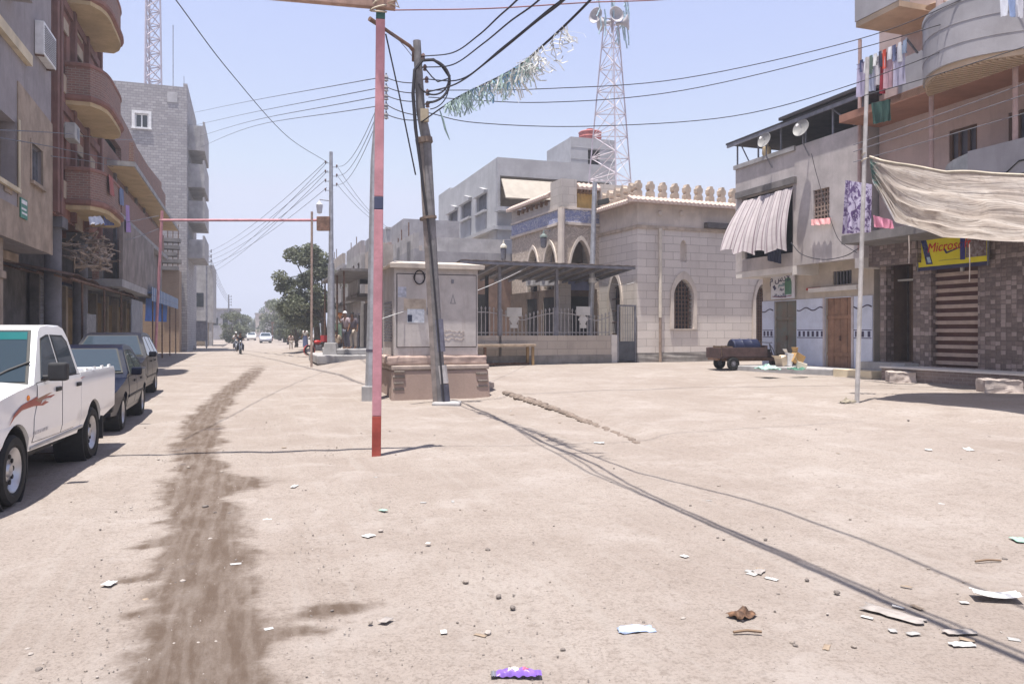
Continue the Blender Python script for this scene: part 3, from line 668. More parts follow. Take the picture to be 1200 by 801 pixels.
build('wall', MB().fwall(mf, rect(-.0, LEN, zb0, zpl), [parchr(W1), parchr(W2,.78), parchr(NI,.7)], .35), ASH, MR)
build('side_wall', MB().fwall(ml, rect(.36, 11, zb0, zpl), [parchr(LW,.75)], .35), ASH, MR)
build('upper_wall', MB().box(0, LEN, 0, 11, zpl-c0.z+.002, zc-c0.z), STUCCO, MR)
build('string_course', MB().fbox(mf, -.05, LEN, zpl-.04, zpl+.10, .002, .06).fbox(ml, 0, 11, zpl-.04, zpl+.10, .002, .06), SAND, MR)
build('plinth', MB().fbox(mf, -.05, LEN, zb0, c0.z+.42, .003, .06).fbox(ml, .0, 11, zb0, c0.z+.42, .003, .06), mat('grey_plinth', (.27,.25,.235), .95, .25, 2, stain=.4), MR)
# eaves with roof tiles
def eave(f, a0, a1, z, out, name='tile_eave', m=PINKTILE, th=.1, rise=.22):
    mb = MB(); P = f.P; n = max(4, int((a1-a0)/.11)); vs = []; fs = []
    for i in range(n+1):
        a = a0+(a1-a0)*i/n; d = .05 if i % 2 else 0
        vs += [P(a, z+rise+d, -.05), P(a, z+d, out), P(a, z-th, out), P(a, z-th*.5, -.05)]
    for i in range(n):
        k = i*4; fs += [(k,k+4,k+5,k+1),(k+1,k+5,k+6,k+2),(k+2,k+6,k+7,k+3)]
    fs += [(0,1,2,3),(n*4+3,n*4+2,n*4+1,n*4)]
    mb.add(vs, fs); return build(name, mb, m, MR)
OUT = .46
eave(mf, -OUT, LEN, zc, OUT); eave(ml, .0, 11, zc, OUT)
# crenellations
def merlon(f, a, z, w=.31, h=.72):
    pr = [(-.5,0),(.5,0),(.5,.35),(.33,.42),(.33,.5),(.5,.58),(.5,.8),(.3,.86),(.2,1.0),(-.2,1.0),(-.3,.86),(-.5,.8),(-.5,.58),(-.33,.5),(-.33,.42),(-.5,.35)]
    return MB().prism([(a+u*w, z+v*h) for u, v in pr], f.P, -.05, -.3)
for k in range(14): build('merlon', merlon(mf, .12+k*.62, zc+.2), SAND, MR)
for k in range(9): build('merlon', merlon(ml, .75+k*.62, zc+.2), SAND, MR)
# windows
GR = mat('window_grille', (.12,.07,.05), .7, .2, 5)
def arched(f, q, k, par, frame=.17, bars=6, apexup=.35):
    o = parchr((q[0]-frame, q[1]+frame, q[2]-.02, q[3]+apexup), .62)
    i_ = parchr(q, k); mb = MB().prism(o, f.P, .07, .004, [i_]); w = build('window', mb, STUCCO, par)
    mb = MB(); zs = q[2]+(q[3]-q[2])*k; n = bars; c = (q[0]+q[1])/2; hw = (q[1]-q[0])/2
    for j in range(1, n):
        a = q[0]+(q[1]-q[0])*j/n; zt = zs+(q[3]-zs)*(1-abs(a-c)/hw)**.75; mb.fbox(f, a-.022, a+.022, q[2], zt, -.14, -.10)
    r = int((q[3]-q[2])/((q[1]-q[0])/n))
    for j in range(1, r):
        z = q[2]+(q[3]-q[2])*j/r; s_ = hw if z < zs else hw*(1-((z-zs)/(q[3]-zs)))**1.2; mb.fbox(f, c-s_, c+s_, z-.02, z+.02, -.136, -.104)
    build('grille', mb, GR, w)
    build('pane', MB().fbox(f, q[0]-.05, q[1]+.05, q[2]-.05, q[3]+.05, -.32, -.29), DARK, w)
arched(mf, W1, .7, MR); arched(mf, W2, .78, MR); 
arched(ml, LW, .75, MR, .15, 2, .4)
build('niche_back', MB().fbox(mf, NI[0]-.03, NI[1]+.03, NI[2]-.03, NI[3]+.03, -.2, -.15), STUCCO, MR)
for px, py in ((773,250),(798,250)): 
    a, z = mf.px(px, py); build('spout', MB().lathe([(0,-.04),(.09,-.04),(.12,.0),(.09,.05),(0,.05)], mf.P(a, z, .05), 10, 'y'), STUCCO, MR)
# left side lamp arm + small spouts
for px, py in ((708,262),): pass
# rain pipe
a = mf.px(772, 340)[0]; zA = mf.px(772, 268)[1]; zB = mf.px(772, 372)[1]
t = MB().tube([mf.P(a,zA,.12), mf.P(a,zB,.12)], .075, 10); t2 = MB().tube([mf.P(a,zB,.12), mf.P(a,c0.z+.02,.12)], .06, 10)
o = build('downpipe', t, mat('cream_pipe', (.60,.54,.46), .6, .12, 3), MR, smooth=True); build('pipe_foot', t2, mat('brown_pipe', (.33,.25,.2), .7, .3, 3), MR, smooth=True)
a0, a1, z0, z1 = mf.rc(825, 262, 856, 268); build('roof_slab_edge', MB().fbox(mf, a0, a1, z0, z1, .003, .25), mat('dark_slab', (.12,.11,.11), .9), MR)
# ---- portal: two faces; k along local y, m along -x
K0 = ml.px(702, 300)[0]
pf = Face(MR, (0, K0, 0), (1,0,0), (0,-1,0))               # right (front) face, a = local x (negative to the left)
pw = pf.px(658, 300)[0]
pl = Face(MR, (pw, 0, 0), (0,1,0), (-1,0,0))               # left face, a = local y
pk = pl.px(600, 300)[0]
zT = pf.px(660, 209)[1]
bz1 = pf.px(660, 244)[1]; bz0 = pf.px(660, 261)[1]
A1 = pf.rc(668, 281, 693, 345); La = pl.rc(619, 292, 631, 345); Lb = pl.rc(638, 286, 652, 345)
zg = c0.z
A1 = (A1[0], min(A1[1], -.25), zg+.3, A1[3]); La = (La[0], La[1], zg+.3, La[3]); Lb = (Lb[0], Lb[1], zg+.3, Lb[3])
z284 = pf.px(680, 281)[1]
zs = zg+3.9
build('portal_wall', MB().fwall(pf, rect(pw, 0, zg-.2, bz0), [parch(A1[0], A1[1], A1[2], zs+.3, A1[3])], .3), CARVE, MR)
build('portal_side_wall', MB().fwall(pl, rect(K0+.31, pk, zg-.2, bz0), [parch(La[0], La[1], La[2], zs+.5, La[3]), parch(Lb[0], Lb[1], Lb[2], zs+.5, Lb[3])], .3), CARVE, MR)
for q, f in ((A1, pf), (La, pl), (Lb, pl)):
    zq = zs+(.3 if f is pf else .5)
    mb = MB().prism(parch(q[0]-.1, q[1]+.1, q[2], zq, q[3]+.2), f.P, .06, .003, [parch(q[0], q[1], q[2]-.01, zq, q[3])]); build('arch_moulding', mb, STUCCO, MR)
build('portal_interior', MB().box(pw+.32, -.02, K0+1.6, K0+1.7, -.1, 7), mat('dim_plaster', (.22,.17,.13), .9), MR)
build('calligraphy_band', MB().fbox(pf, pw, 0, bz0+.04, bz1-.04, -.3, .03).fbox(pl, K0+.02, pk, bz0+.04, bz1-.04, -.3, .03), BLUEZ, MR)
build('band_trim', MB().fbox(pf, pw-.1, 0, bz0-.08, bz0+.035, -.3, .1).fbox(pl, K0-.1, pk, bz0-.08, bz0+.035, -.3, .1).fbox(pf, pw-.08, 0, bz1-.035, bz1+.06, -.3, .08).fbox(pl, K0-.08, pk, bz1-.035, bz1+.06, -.3, .08), STUCCO, MR)
build('corner_column', MB().tube([pf.P(pw-.02, zg-.2, .03), pf.P(pw-.02, bz1, .03)], .17, 10), STUCCO, MR, smooth=True)
pr = pf.px(676, 230)[0]; plk = pl.px(645, 230)[0]
TB = brick('portal_blocks', (.50,.46,.43), (.45,.41,.38), (.34,.3,.28), .6, .36, .01)
build('portal_pier', MB().box(pw, pr, K0, plk, bz1+.062-zg, zT-zg), TB, MR)
pr2 = pf.px(699, 230)[0]
build('portal_pier', MB().box(pr2+.1, pr2+1.3, K0-.2, K0+1.2, bz1+.062-zg, zT-.15-zg), TB, MR)
zy0, zy1 = pf.px(688, 237)[1], pf.px(688, 226)[1]
OCH = mat('ochre_soffit', (.50,.34,.13), .9, .2, 2)
build('portal_recess', MB().box(pr+.01, pr2+.09, K0+.35, K0+1.0, bz1+.062-zg, zT-.1-zg), OCH, MR)
e = eave(pf, pr+.02, pr2+.09, pf.px(688, 221)[1], .25, 'portal_tiles')
mb = MB()
for j in range(6): 
    a = pr+.12+(pr2-pr)*.95*j/6; mb.fbox(pf, a, a+.1, pf.px(688, 226)[1], pf.px(688, 222)[1], -.34, .15)
build('bracket', mb, mat('brown_bracket', (.2,.12,.07), .8), MR)
# left face: raised pier at far end, ochre coving, sloped tile eave
z1a = pl.px(606, 240)[1]
build('coving', MB().box(pw+.3, pw+.9, plk+.01, pk-.6, bz1+.062-zg, zT-.75-zg), OCH, MR)
build('portal_pier', MB().box(pw, pw+.9, pk-.59, pk, bz1+.062-zg, zT-.7-zg), TB, MR)
build('portal_parapet', MB().fbox(pl, plk+.01, pk-.6, bz1+.062, bz1+.5, -.3, 0), TB, MR)
e = eave(pl, plk+.02, pk+.1, zT-.62, .3, 'portal_tiles')
for j in range(7):
    a = plk+.3+(pk-plk-.8)*j/7; build('bracket', MB().fbox(pl, a, a+.14, zT-1.0, zT-.75, -.28, .1), mat('brown_bracket', ()), MR)
build('portal_roof', MB().box(pw+.02, 1.4, K0+1.02, pk, bz1-zg, bz1+.5-zg), STUCCO, MR)
# lanterns on the portal: hung, so things of their own
def lantern(f, px, py0, py1, lab, off=.35, mt=None):
    a, z0 = f.px(px, py1, off); z1 = f.px(px, py0, off)[1]; h = z1-z0; p = f.W(a, z0, off)
    t = thing('wall_lantern', lab, 'lantern', p, MA, 'lanterns on the mosque portal')
    build('body', MB().lathe([(.0,0),(.08,.02*h),(.14,.12*h),(.17,.55*h),(.13,.6*h),(0,.6*h)], (0,0,0), 8), GREYMETAL, t)
    build('cap', MB().lathe([(.0,.6*h),(.2,.62*h),(.17,.72*h),(.06,.82*h),(.03,1.0*h),(0,h)], (0,0,0), 8), mt or mat('green_copper', (.16,.2,.19), .6), t)
    build('bracket', MB().tube([(0,0,h), (.0 if f is pf else off, 0 if f is pl else off, h)], .025, 5), GREYMETAL, t)
lantern(pl, 637, 270, 291, 'dark hanging lantern between the two small arches of the mosque portal')
lantern(pl, 590, 281, 306, 'lantern with a pale domed cap at the left end of the mosque portal', .5, mat('pale_cap', (.55,.52,.45), .6))
# ---- porch: canopy, fence wall, railings, gate
HF = mf.px(640, 393)[1]; aL = mf.px(536, 408)[0]; aG0 = mf.px(716, 408)[0]
fw = Face(MR, (0,0,0), (1,0,0), (0,-1,0))
def fbx(t, f, *a): return MB().fbox(f, *a)
t = thing('fence_wall', 'low cream stone wall carrying the railing of the mosque porch', 'wall', mf.W((aL+aG0)/2, c0.z-.05), MA)
wf = Face(t, (0,0,0), (1,0,0), (0,-1,0)); hl = (aG0-aL)/2; zt_ = HF-t.location.z
build('stone_courses', MB().box(-hl, hl, 0, .3, .4, zt_), brick('cream_courses', (.50,.44,.38), (.45,.39,.34), (.33,.29,.26), .9, .33, .012), t)
build('base_course', MB().box(-hl-.02, hl+.02, -.03, .33, -.2, .398), mat('grey_plinth', ()), t)
build('end_pier', MB().box(hl+.01, hl+.36, -.02, .32, .0, zt_+.02), mat('white_limewash', (.66,.62,.58), .9, .12, 2), t)
t = thing('metal_railing', 'wavy grey steel railing with arrow tips and emblem plates on the low mosque wall', 'railing', mf.W((aL+aG0)/2, HF), MA)
mb = MB(); hr = mf.px(640, 362)[1]-HF
def wave(x): 
    u = ((x+hl)/(2*hl))*2.0+.18; return hr*(.66+.30*abs(math.sin(PI*u))**1.1)
N = int(2*hl/.17)
for i in range(N+1):
    x = -hl+2*hl*i/N; h = wave(x); mb.tube([(x,.15,.0),(x,.15,h)], .021, 5); mb.tube([(x,.15,h),(x,.15,h+.06),(x,.15,h+.14)], [.018,.042,.004], 5)
RAILP = mat('railing_paint', (.36,.34,.34), .6, .2, 4)
build('bars', mb, RAILP, t)
mb = MB().tube([(-hl,.15,.12),(hl,.15,.12)], .022, 5).tube([(-hl+2*hl*i/40,.15,wave(-hl+2*hl*i/40)-.10) for i in range(41)], .022, 5)
build('rail', mb, RAILP, t)
for px in (604, 685, 652):
    x = mf.px(px, 380)[0]-(aL+aG0)/2
    if px == 652: build('post', MB().box(x-.04, x+.04, .11, .19, 0, wave(x)+.12), GREYMETAL, t); continue
    em = [(-.16,0),(.16,0),(.16,.12),(.1,.16),(.16,.3),(.24,.34),(.1,.52),(0,.66),(-.1,.52),(-.24,.34),(-.16,.3),(-.1,.16),(-.16,.12)]
    build('emblem_plate', MB().prism([(x+u, .3+v) for u, v in em], lambda u, v, o: Vector((u, o, v)), .125, .14), mat('pale_metal', (.5,.49,.47), .6, .15), t)
    build('plaque', MB().box(x-.32, x+.32, .10, .12, wave(x)-.04, wave(x)+.32), mat('pale_metal', ()), t)
aG1 = mf.px(745, 390)[0]; gz = mf.px(730, 357)[1]-c0.z; gw = (aG1-aG0-.4)
t = thing('metal_gate', 'tall dark steel gate with bars above a sheet panel at the mosque corner', 'gate', mf.W((aG0+aG1)/2+.15, c0.z), MA)
g2 = gw/2
build('gate_frame', MB().box(-g2-.06,-g2,-.03,.03,0,gz).box(g2,g2+.06,-.03,.03,0,gz).box(-g2,g2,-.03,.03,gz-.06,gz), GREYMETAL, t)
mb = MB(); [mb.tube([(-g2+.02+x*(2*g2-.04)/9, 0, .9), (-g2+.02+x*(2*g2-.04)/9, 0, gz-.06)], .013, 5) for x in range(10)]; build('bars', mb, GREYMETAL, t)
build('sheet_panel', MB().box(-g2, g2, -.01, .01, .08, .9), mat('dark_sheet', (.08,.085,.1), .6, .3, 3), t)
# canopy
za = mf.px(650, 310)[1]; ca0 = mf.px(540, 310, .7)[0]; ca1 = mf.px(745, 311, .7)[0]
t = thing('porch_canopy', 'long flat sheet-metal canopy shading the fenced mosque porch', 'canopy', mf.W((ca0+ca1)/2, c0.z), MA)
hz = za-c0.z; hc = (ca1-ca0)/2; cx = (ca0+ca1)/2
n = int(2*hc/.2); vs = []; fs = []
for i in range(n+1):
    x = -hc+2*hc*i/n; d = .025 if i % 2 else 0
    vs += [(x,-.7,hz+d),(x,K0-.1,hz-.40+d),(x,-.7,hz+d-.03),(x,K0-.1,hz-.43+d)]
for i in range(n): k = i*4; fs += [(k,k+1,k+5,k+4),(k+2,k+6,k+7,k+3),(k,k+4,k+6,k+2)]
build('roof_sheet', MB().add(vs, fs), mat('dusty_roof_sheet', (.19,.16,.145), .8, .3, 2, stain=.4), t, recalc=False)
mb = MB().box(-hc, hc, -.68, -.6, hz-.14, hz-.035)
for i in range(12): 
    x = -hc+.2+(2*hc-.4)*i/11; mb.hexa([(x,-.6,hz-.16),(x+.08,-.6,hz-.16),(x+.08,K0-.2,hz-.53),(x,K0-.2,hz-.53),(x,-.6,hz-.04),(x+.08,-.6,hz-.04),(x+.08,K0-.2,hz-.45),(x,K0-.2,hz-.45)])
build('rafter', mb, GREYMETAL, t)
for px, dk in ((586, 0), (571, 1.6), (653, .1)): 
    x = mf.px(px, 360, -dk)[0]-cx; build('post', MB().box(x-.06, x+.06, dk, dk+.12, 0, hz-.15-.16*dk), GREYMETAL if px != 571 else mat('black_post', (.03,.03,.035), .6), t)
# inner wall of the porch left of the portal and its fittings
q0 = pf.px(556, 350)[0]
t = MR
build('porch_back_wall', MB().box(q0-1, pw-.02, pk+.02, pk+.3, -.2, hz+.4), mat('shade_darkened_red_plaster', (.21,.14,.11), .92, .25, 1.5, stain=.4), MR)  # red plaster, its colour lowered to carry the shade behind the railing
bf = Face(MR, (0, pk+.02, 0), (1,0,0), (0,-1,0))
for i, (x0, x1) in enumerate(((560,569),(600,612))):
    q = bf.rc(x0, 345, x1, 392); build('porch_door', MB().fbox(bf, q[0], q[1], zg, q[3], .002, .05), DARK, MR)
q = pl.rc(636, 330, 648, 392); 
for px, lab in ((625,'white air conditioner box on the porch wall left of the stone pillar'),(642,'white air conditioner box on the porch wall next to the stone pillar')):
    a, z = pl.px(px, 330, .2); t = thing('air_conditioner', lab, 'air conditioner', pl.W(a, z-.2, .22), MA, None)
    build('casing', MB().box(-.2,.2,-.42,.42,0,.5), mat('grey_ac', (.4,.39,.38), .6, .15), t, bevel=.02); build('fan_grille', MB().lathe([(0,-.215),(.19,-.21),(.19,-.2),(0,-.2)], (0,0,.25), 14, 'x'), GREYMETAL, t)
xp = pf.px(660, 370, .9)[0]
build('porch_pillar', MB().box(xp-.28, xp+.28, K0-1.1, K0-.55, -.2, hz-.62), TB, MR)
a0, a1, z0, z1 = pf.rc(667, 343, 690, 392, .1); build('portal_door', MB().fbox(pf, A1[0]-.1, A1[1]+.1, zg, zg+2.6, -.9, -.85), mat('dark_door', (.06,.045,.04), .7), MR)
a0, a1, z0, z1 = pf.rc(666, 320, 690, 340, .1); build('blue_signboard', MB().fbox(pf, a0, a1, z0, z1, .07, .12), mat('blue_panel', (.2,.22,.36), .7, .2), MR)
BRW = mat('shade_darkened_brown_wall', (.12,.088,.07), .9, .3, 1.5, stain=.4)  # brown wall under the canopy, darkened further to paint in the porch shade
zc_ = hz-.75
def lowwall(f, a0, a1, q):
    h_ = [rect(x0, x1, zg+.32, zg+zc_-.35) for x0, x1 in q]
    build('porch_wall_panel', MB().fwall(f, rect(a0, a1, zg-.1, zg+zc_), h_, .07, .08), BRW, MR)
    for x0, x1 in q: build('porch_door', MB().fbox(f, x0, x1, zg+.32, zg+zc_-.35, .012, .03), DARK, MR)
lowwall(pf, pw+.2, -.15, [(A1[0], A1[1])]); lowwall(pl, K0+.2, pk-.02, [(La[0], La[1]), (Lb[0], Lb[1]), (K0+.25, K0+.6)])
# inner pavement (a real step)
build('porch_floor', MB().box(q0-1, -.3, .35, K0+3, -.25, .18), CONC, MR)
# bench in front of the low wall
p0 = gp(590, 428); b0 = gp(617, 427)
t = thing('wooden_bench', 'rough wooden table with a dusty plank top in front of the mosque railing', 'table', p0, MA)
lx = (b0-p0).length; 
build('tabletop', MB().box(-1.9, lx+.05, -.35, .35, .72, .82), mat('dusty_plank', (.36,.28,.21), .9, .3, 4), t, bevel=.01)
for x, y in ((-1.8,-.3),(-1.8,.22),(lx-.1,-.3),(lx-.1,.22),(-.9,-.3)): build('leg', MB().box(x, x+.09, y, y+.09, -.1, .72), mat('ochre_wood', (.33,.22,.11), .85, .3) if x > 0 else RUST, t)
build('stretcher', MB().box(-1.8, lx-.1, -.02, .04, .02, .10), RUST, t)
mb = MB()
for k in range(60): mb.sphere((R.uniform(-1.9, 1.2), R.uniform(.3,.9), R.uniform(0,.12)), R.uniform(.05,.13), 5, 3)
o = build('stones', mb, CONC); place(o, p0, MA); tag(o, 'loose rubble stones lying under the wooden table', 'rubble', kind='stuff')
# street pole in front of the railing
p = gp(691, 424); pole_h = at(697, 214, p.y).z-p.z; dx = at(697,214,p.y).x-p.x
t = thing('street_pole', 'grey steel street pole in front of the mosque railing with a floodlight near its top', 'pole', p)
build('shaft', MB().tube([(0,0,.35),(dx*.5,0,pole_h*.5),(dx,0,pole_h)], [.13,.115,.10], 12), STEEL, t, smooth=True)
build('footing', MB().box(-.32,.32,-.3,.3,-.15,.5), CONC, t, bevel=.04)
build('cable_clamp', MB().tube([(.1,-.1,3.55),(.22,-.15,3.5),(.3,-.2,3.4)], .03, 5).tube([(dx*.5,0,3.4),(dx*.5,0,3.6)], .15, 10), WHITEP, t)
zl = at(704,238,p.y); lx = zl.x-p.x; lz = zl.z-p.z
build('floodlight', MB().hexa([(lx-.1,-.3,lz-.1),(lx+.35,-.3,lz),(lx+.35,.1,lz),(lx-.1,.1,lz-.1),(lx-.15,-.3,lz+.08),(lx+.3,-.3,lz+.18),(lx+.3,.1,lz+.18),(lx-.15,.1,lz+.08)]), mat('black_lamp', (.05,.05,.05), .6), t)
# ================================================================== grey house behind the portal
B = Bld('concrete_house', 'grey rendered three storey house with arched windows and rooftop stair tower behind the mosque portal', 7.0, 44, loc=S(*ts(-.87, 46)))
B.t0, B.s0 = ts(-.87, 46)
en = B.end(B.s0); sd = B.front(B.t0, -1)
GR1 = mat('grey_render', (.35,.35,.37), .92, .15, .8, stain=.35, stain_col=(.26,.26,.27))
LG = mat('light_render', (.42,.42,.43), .92, .12, .8, stain=.3)
zT2 = en.px(583, 184)[1]; sE = sd.px(527, 230)[0]; sE2 = sd.px(514, 230)[0]
ws = [sd.rc(x0, y0, x1, y1) for x0, y0, x1, y1 in ((526,245,536,266),(541,234,552,256),(559,225,570,248))]
lg = sd.rc(556, 284, 577, 306)
aR = en.px(722, 230)[0]
rc_ = en.rc(586, 208, 655, 246); rc_ = (rc_[0], aR-.5, rc_[2], rc_[3])
build('side_wall', MB().fwall(sd, rect(B.s0+.31, sE, 0, zT2), [parch(q[0],q[1],q[2],q[2]+(q[3]-q[2])*.8,q[3]) for q in ws]+[rect(*lg)], .3), LG, B.r)
build('wall', MB().fwall(en, rect(B.t0, aR, 0, zT2), [rect(*rc_)], .3), GR1, B.r)
build('building_body', MB().box(.31, aR-B.t0-.02, 3.2, sE-B.s0, 0, zT2-.35), GR1, B.r)
build('loggia_recess', room(en, *rc_, 2.4, mat('beige_interior', (.42,.36,.29), .9), start=-.302), mat('beige_interior', ()), B.r)
build('lower_loggia', room(sd, *lg, 1.4, mat('yellow_interior', (.5,.42,.25), .9), start=-.302), mat('yellow_interior', ()), B.r)
a0 = en.px(587, 230)[0]; P = en.P; za_, zb_ = en.px(600, 212)[1], en.px(600, 236)[1]
build('sloped_awning', MB().hexa([P(a0,zb_,.9),P(aR-.6,zb_,.9),P(aR-.6,za_,.05),P(a0,za_,.05),P(a0,zb_+.06,.95),P(aR-.6,zb_+.06,.95),P(aR-.6,za_+.08,.1),P(a0,za_+.08,.1)]), mat('cream_awning', (.40,.36,.31), .9, .1), B.r)
zl_ = sd.px(560, 277)[1]
build('ledge', MB().fbox(sd, B.s0-.3, sE, zl_-.1, zl_+.12, .003, .35).fbox(en, B.t0-.3, aR, zl_-.1, zl_+.12, .003, .35), LG, B.r)
build('balcony_slab', MB().fbox(en, B.t0-.2, B.t0+1.6, rc_[2]-.25, rc_[2], .003, .8), GR1, B.r)
for q in ws:
    c = (q[0]+q[1])/2; mb = MB().fbox(sd, q[0]-.15, q[1]+.15, q[2]-.16, q[2]-.02, .003, .22)
    mb.prism([(q[0]-.2,q[3]-.25),(q[1]+.2,q[3]-.25),(q[1]+.25,q[3]-.05),(c+.2,q[3]+.25),(c-.2,q[3]+.25),(q[0]-.25,q[3]-.05)], sd.P, .003, .25, [])
    w = build('window', mb, LG, B.r); build('shutter', MB().fbox(sd, q[0]-.02, q[1]+.02, q[2]-.02, q[3]+.02, -.2, -.15), mat('dim_shutter', (.15,.15,.17), .7, .25, 4), w)
    build('spandrel', MB().fbox(sd, q[0], q[1], q[2]-1.5, q[2]-.18, .003, .05), GR1, B.r)
build('end_tower', MB().box(.0, 3.0, sE-B.s0+.01, sE2-B.s0, 0, zT2+.2), LG, B.r)
f2 = B.end(B.s0+5)
k0, k1 = f2.px(669, 190)[0], f2.px(721, 190)[0]; zk = f2.px(669, 160)[1]
hw_ = f2.rc(689, 175, 703, 193)
build('stair_tower', MB().fwall(f2, rect(k0, k1, zT2-.4, zk), [rect(*hw_)], .3), GR1, B.r); build('stair_tower_body', MB().box(k0-B.t0, k1-B.t0-.01, 5.31, 9.5, zT2-.4, zk-.02), GR1, B.r)
build('stair_window', MB().fbox(f2, hw_[0]-.05, hw_[1]+.05, hw_[2]-.05, hw_[3]+.05, -.33, -.304), DARK, B.r)
mb = MB(); [mb.fbox(f2, k0, k1, z, z+.03, .002, .02) for z in (zT2+.7, zT2+1.5, zT2+2.3)]; build('render_joint', mb, LG, B.r)
# water tank
c = f2.px(688, 160, -1.5); p = f2.W(c[0], zk-.02, -1.0)
t = thing('water_tank', 'red water tank standing on the roof of the grey stair tower', 'water tank', p, TH)
RT = mat('faded_red_tank', (.38,.12,.11), .6, .2, 3)
build('tank_body', MB().lathe([(0,0),(.78,0),(.82,.1),(.80,.3),(.84,.34),(.80,.38),(.80,.62),(.84,.66),(.78,.72),(.3,.86),(0,.86)], (0,0,0), 18), RT, t, smooth=True)
build('lid', MB().lathe([(0,.86),(.26,.86),(.26,.94),(0,.96)], (0,0,0), 12), RT, t)
# ================================================================== text helper
def text(body, size, name, m, parent, M, depth=.004, align='CENTER', shear=0.0, sx=1.0, recenter=False):
    c = bpy.data.curves.new(name, 'FONT'); c.body = body; c.size = size; c.extrude = depth; c.align_x = align; c.align_y = 'CENTER'; c.shear = shear; c.resolution_u = 3
    o = bpy.data.objects.new(name, c); C.objects.link(o); bpy.context.view_layer.update()
    me = bpy.data.meshes.new_from_object(o.evaluated_get(bpy.context.evaluated_depsgraph_get()))
    bpy.data.objects.remove(o); bpy.data.curves.remove(c)
    for v in me.vertices: v.co.x *= sx
    me.transform(M); me.materials.clear(); me.materials.append(m)
    r = bpy.data.objects.new(name, me); C.objects.link(r); r.parent = parent; return r
# ================================================================== two-storey grey house with shops (right)
GST = mat('grey_stucco', (.46,.42,.41), .93, .2, 1.0, stain=.5, stain_col=(.27,.24,.235))
LIME = mat('white_limewash', ())
TILEW = mat('white_blue_tiles', (.62,.66,.78), .35, .1, 2, stain=.3, stain_col=(.5,.48,.48), spec=.5)
def RBld(name, label, t0, s0):
    z = gh(*S(t0, s0).xy); return Bld(name, label, t0, s0, loc=S(t0, s0, z))
B = RBld('shop_house', 'two storey grey stuccoed house with tiled shop front, green door and brown door', 17.2, 18.2)
fu = B.front(17.2, -1); fg = B.front(18.1, -1); zg = B.r.location.z
sR = fu.px(1009, 240)[0]; sL = fu.px(862, 250)[0]
zP = fu.px(1003, 148)[1]; zS = fu.px(873, 318)[1]
op = fu.rc(869, 224, 929, 300); hw = fu.rc(953, 221, 972, 262)
build('upper_wall', MB().fwall(fu, rect(sR, sL, zS, zP), [rect(*op), rect(*hw)], .25), GST, B.r)
build('upper_end_wall', MB().box(.25, 6, sL-18.2-.3, sL-18.2-.002, zS-zg, zP-zg-.02).box(.25, 6, sR-18.2+.002, sR-18.2+.3, zS-zg, zP-zg-.02).box(5.7,6,sR-18.2+.31,sL-18.2-.31,zS-zg,zP-zg-.02), GST, B.r)
build('roof_slab', MB().box(.26, 5.69, sR-18.2+.31, sL-18.2-.31, zP-zg-.9, zP-zg-.7), CONC, B.r)
sM = fu.px(930, 300)[0]; sN = fu.px(1006, 300)[0]
build('soffit_slab', MB().box(.01, 1.2, sM-18.2+.1, sL-18.2-.01, zS-zg-.22, zS-zg-.002), LIME, B.r)
build('soffit_slab', MB().box(.25, 1.2, sR-18.2+.01, sM-18.2-.15, zS-zg+.25, zS-zg+.45), CREAM, B.r)
build('soffit_beam', MB().box(.002, 1.1, sM-18.2-.14, sM-18.2+.09, zS-zg-.3, zS-zg+.3), LIME, B.r); build('soffit_beam', MB().box(.002, 1.1, sR-18.2+.02, sR-18.2+.25, zS-zg-.3, zS-zg+.2), LIME, B.r)
zc1 = fu.px(900, 222)[1]; build('concrete_lintel', MB().fbox(fu, op[0]-.2, op[1]+.25, op[3]+.003, op[3]+.22, .002, .12), CONCD, B.r)
zstep = fu.px(935,160)[1]
build('parapet_coping', MB().fbox(fu, sM-.1, sL+.05, zP-.12, zP+.03, .003, .07), CONC, B.r)
build('room_recess', room(fu, *op, 2.0, start=-.252), DARK, B.r)
# lattice breeze-block window with a pink cloth on its sill
mb = MB(); n_ = 5
for i in range(n_+1): a = hw[0]+(hw[1]-hw[0])*i/n_; mb.fbox(fu, a-.025, a+.025, hw[2], hw[3], -.16, -.06)
for i in range(9): z = hw[2]+(hw[3]-hw[2])*i/8; mb.fbox(fu, hw[0], hw[1], z-.025, z+.025, -.158, -.062)
w = build('lattice_window', mb, mat('lattice_block', (.3,.22,.18), .9, .4, 8), B.r); build('backing', MB().fbox(fu, hw[0]-.02, hw[1]+.02, hw[2]-.02, hw[3]+.02, -.24, -.2), DARK, w)
# ground floor
g0, g1 = fg.px(1024, 400)[0], fg.px(894, 400)[0]
D1 = fg.rc(908, 352, 934, 432); D2 = fg.rc(968, 348, 999, 433); VW = fg.rc(976, 317, 998, 333)
D1 = (D1[0], D1[1], zg+.05, D1[3]); D2 = (D2[0], D2[1], zg+.05, D2[3]); zT1 = fg.px(950, 350)[1]
build('ground_floor_wall', MB().fwall(fg, rect(g0, g1, zg-.2, zS+.26), [rect(*D1), rect(*D2), rect(*VW)], .25), mat('cream_limewash', (.52,.46,.40), .92, .15, 1.5, stain=.5, stain_col=(.36,.30,.25)), B.r)
build('ground_end_wall', MB().box(1.16, 6, g1-18.2-.3, g1-18.2-.004, -.2, zS-zg), LIME, B.r)
mb = MB().fwall(fg, rect(g0+.02, g1-.0, zg, zT1), [(D1[0]-.02,zg-.01),(D1[1]+.02,zg-.01),(D1[1]+.02,D1[3]+.03),(D1[0]-.02,D1[3]+.03)] and [rect(D1[0]-.01, D1[1]+.01, zg+.002, min(D1[3]+.01, zT1-.03)), rect(D2[0]-.01, D2[1]+.01, zg+.002, min(D2[3]+.01, zT1-.02))], .03, .034)
build('tiled_dado', mb, TILEW, B.r)
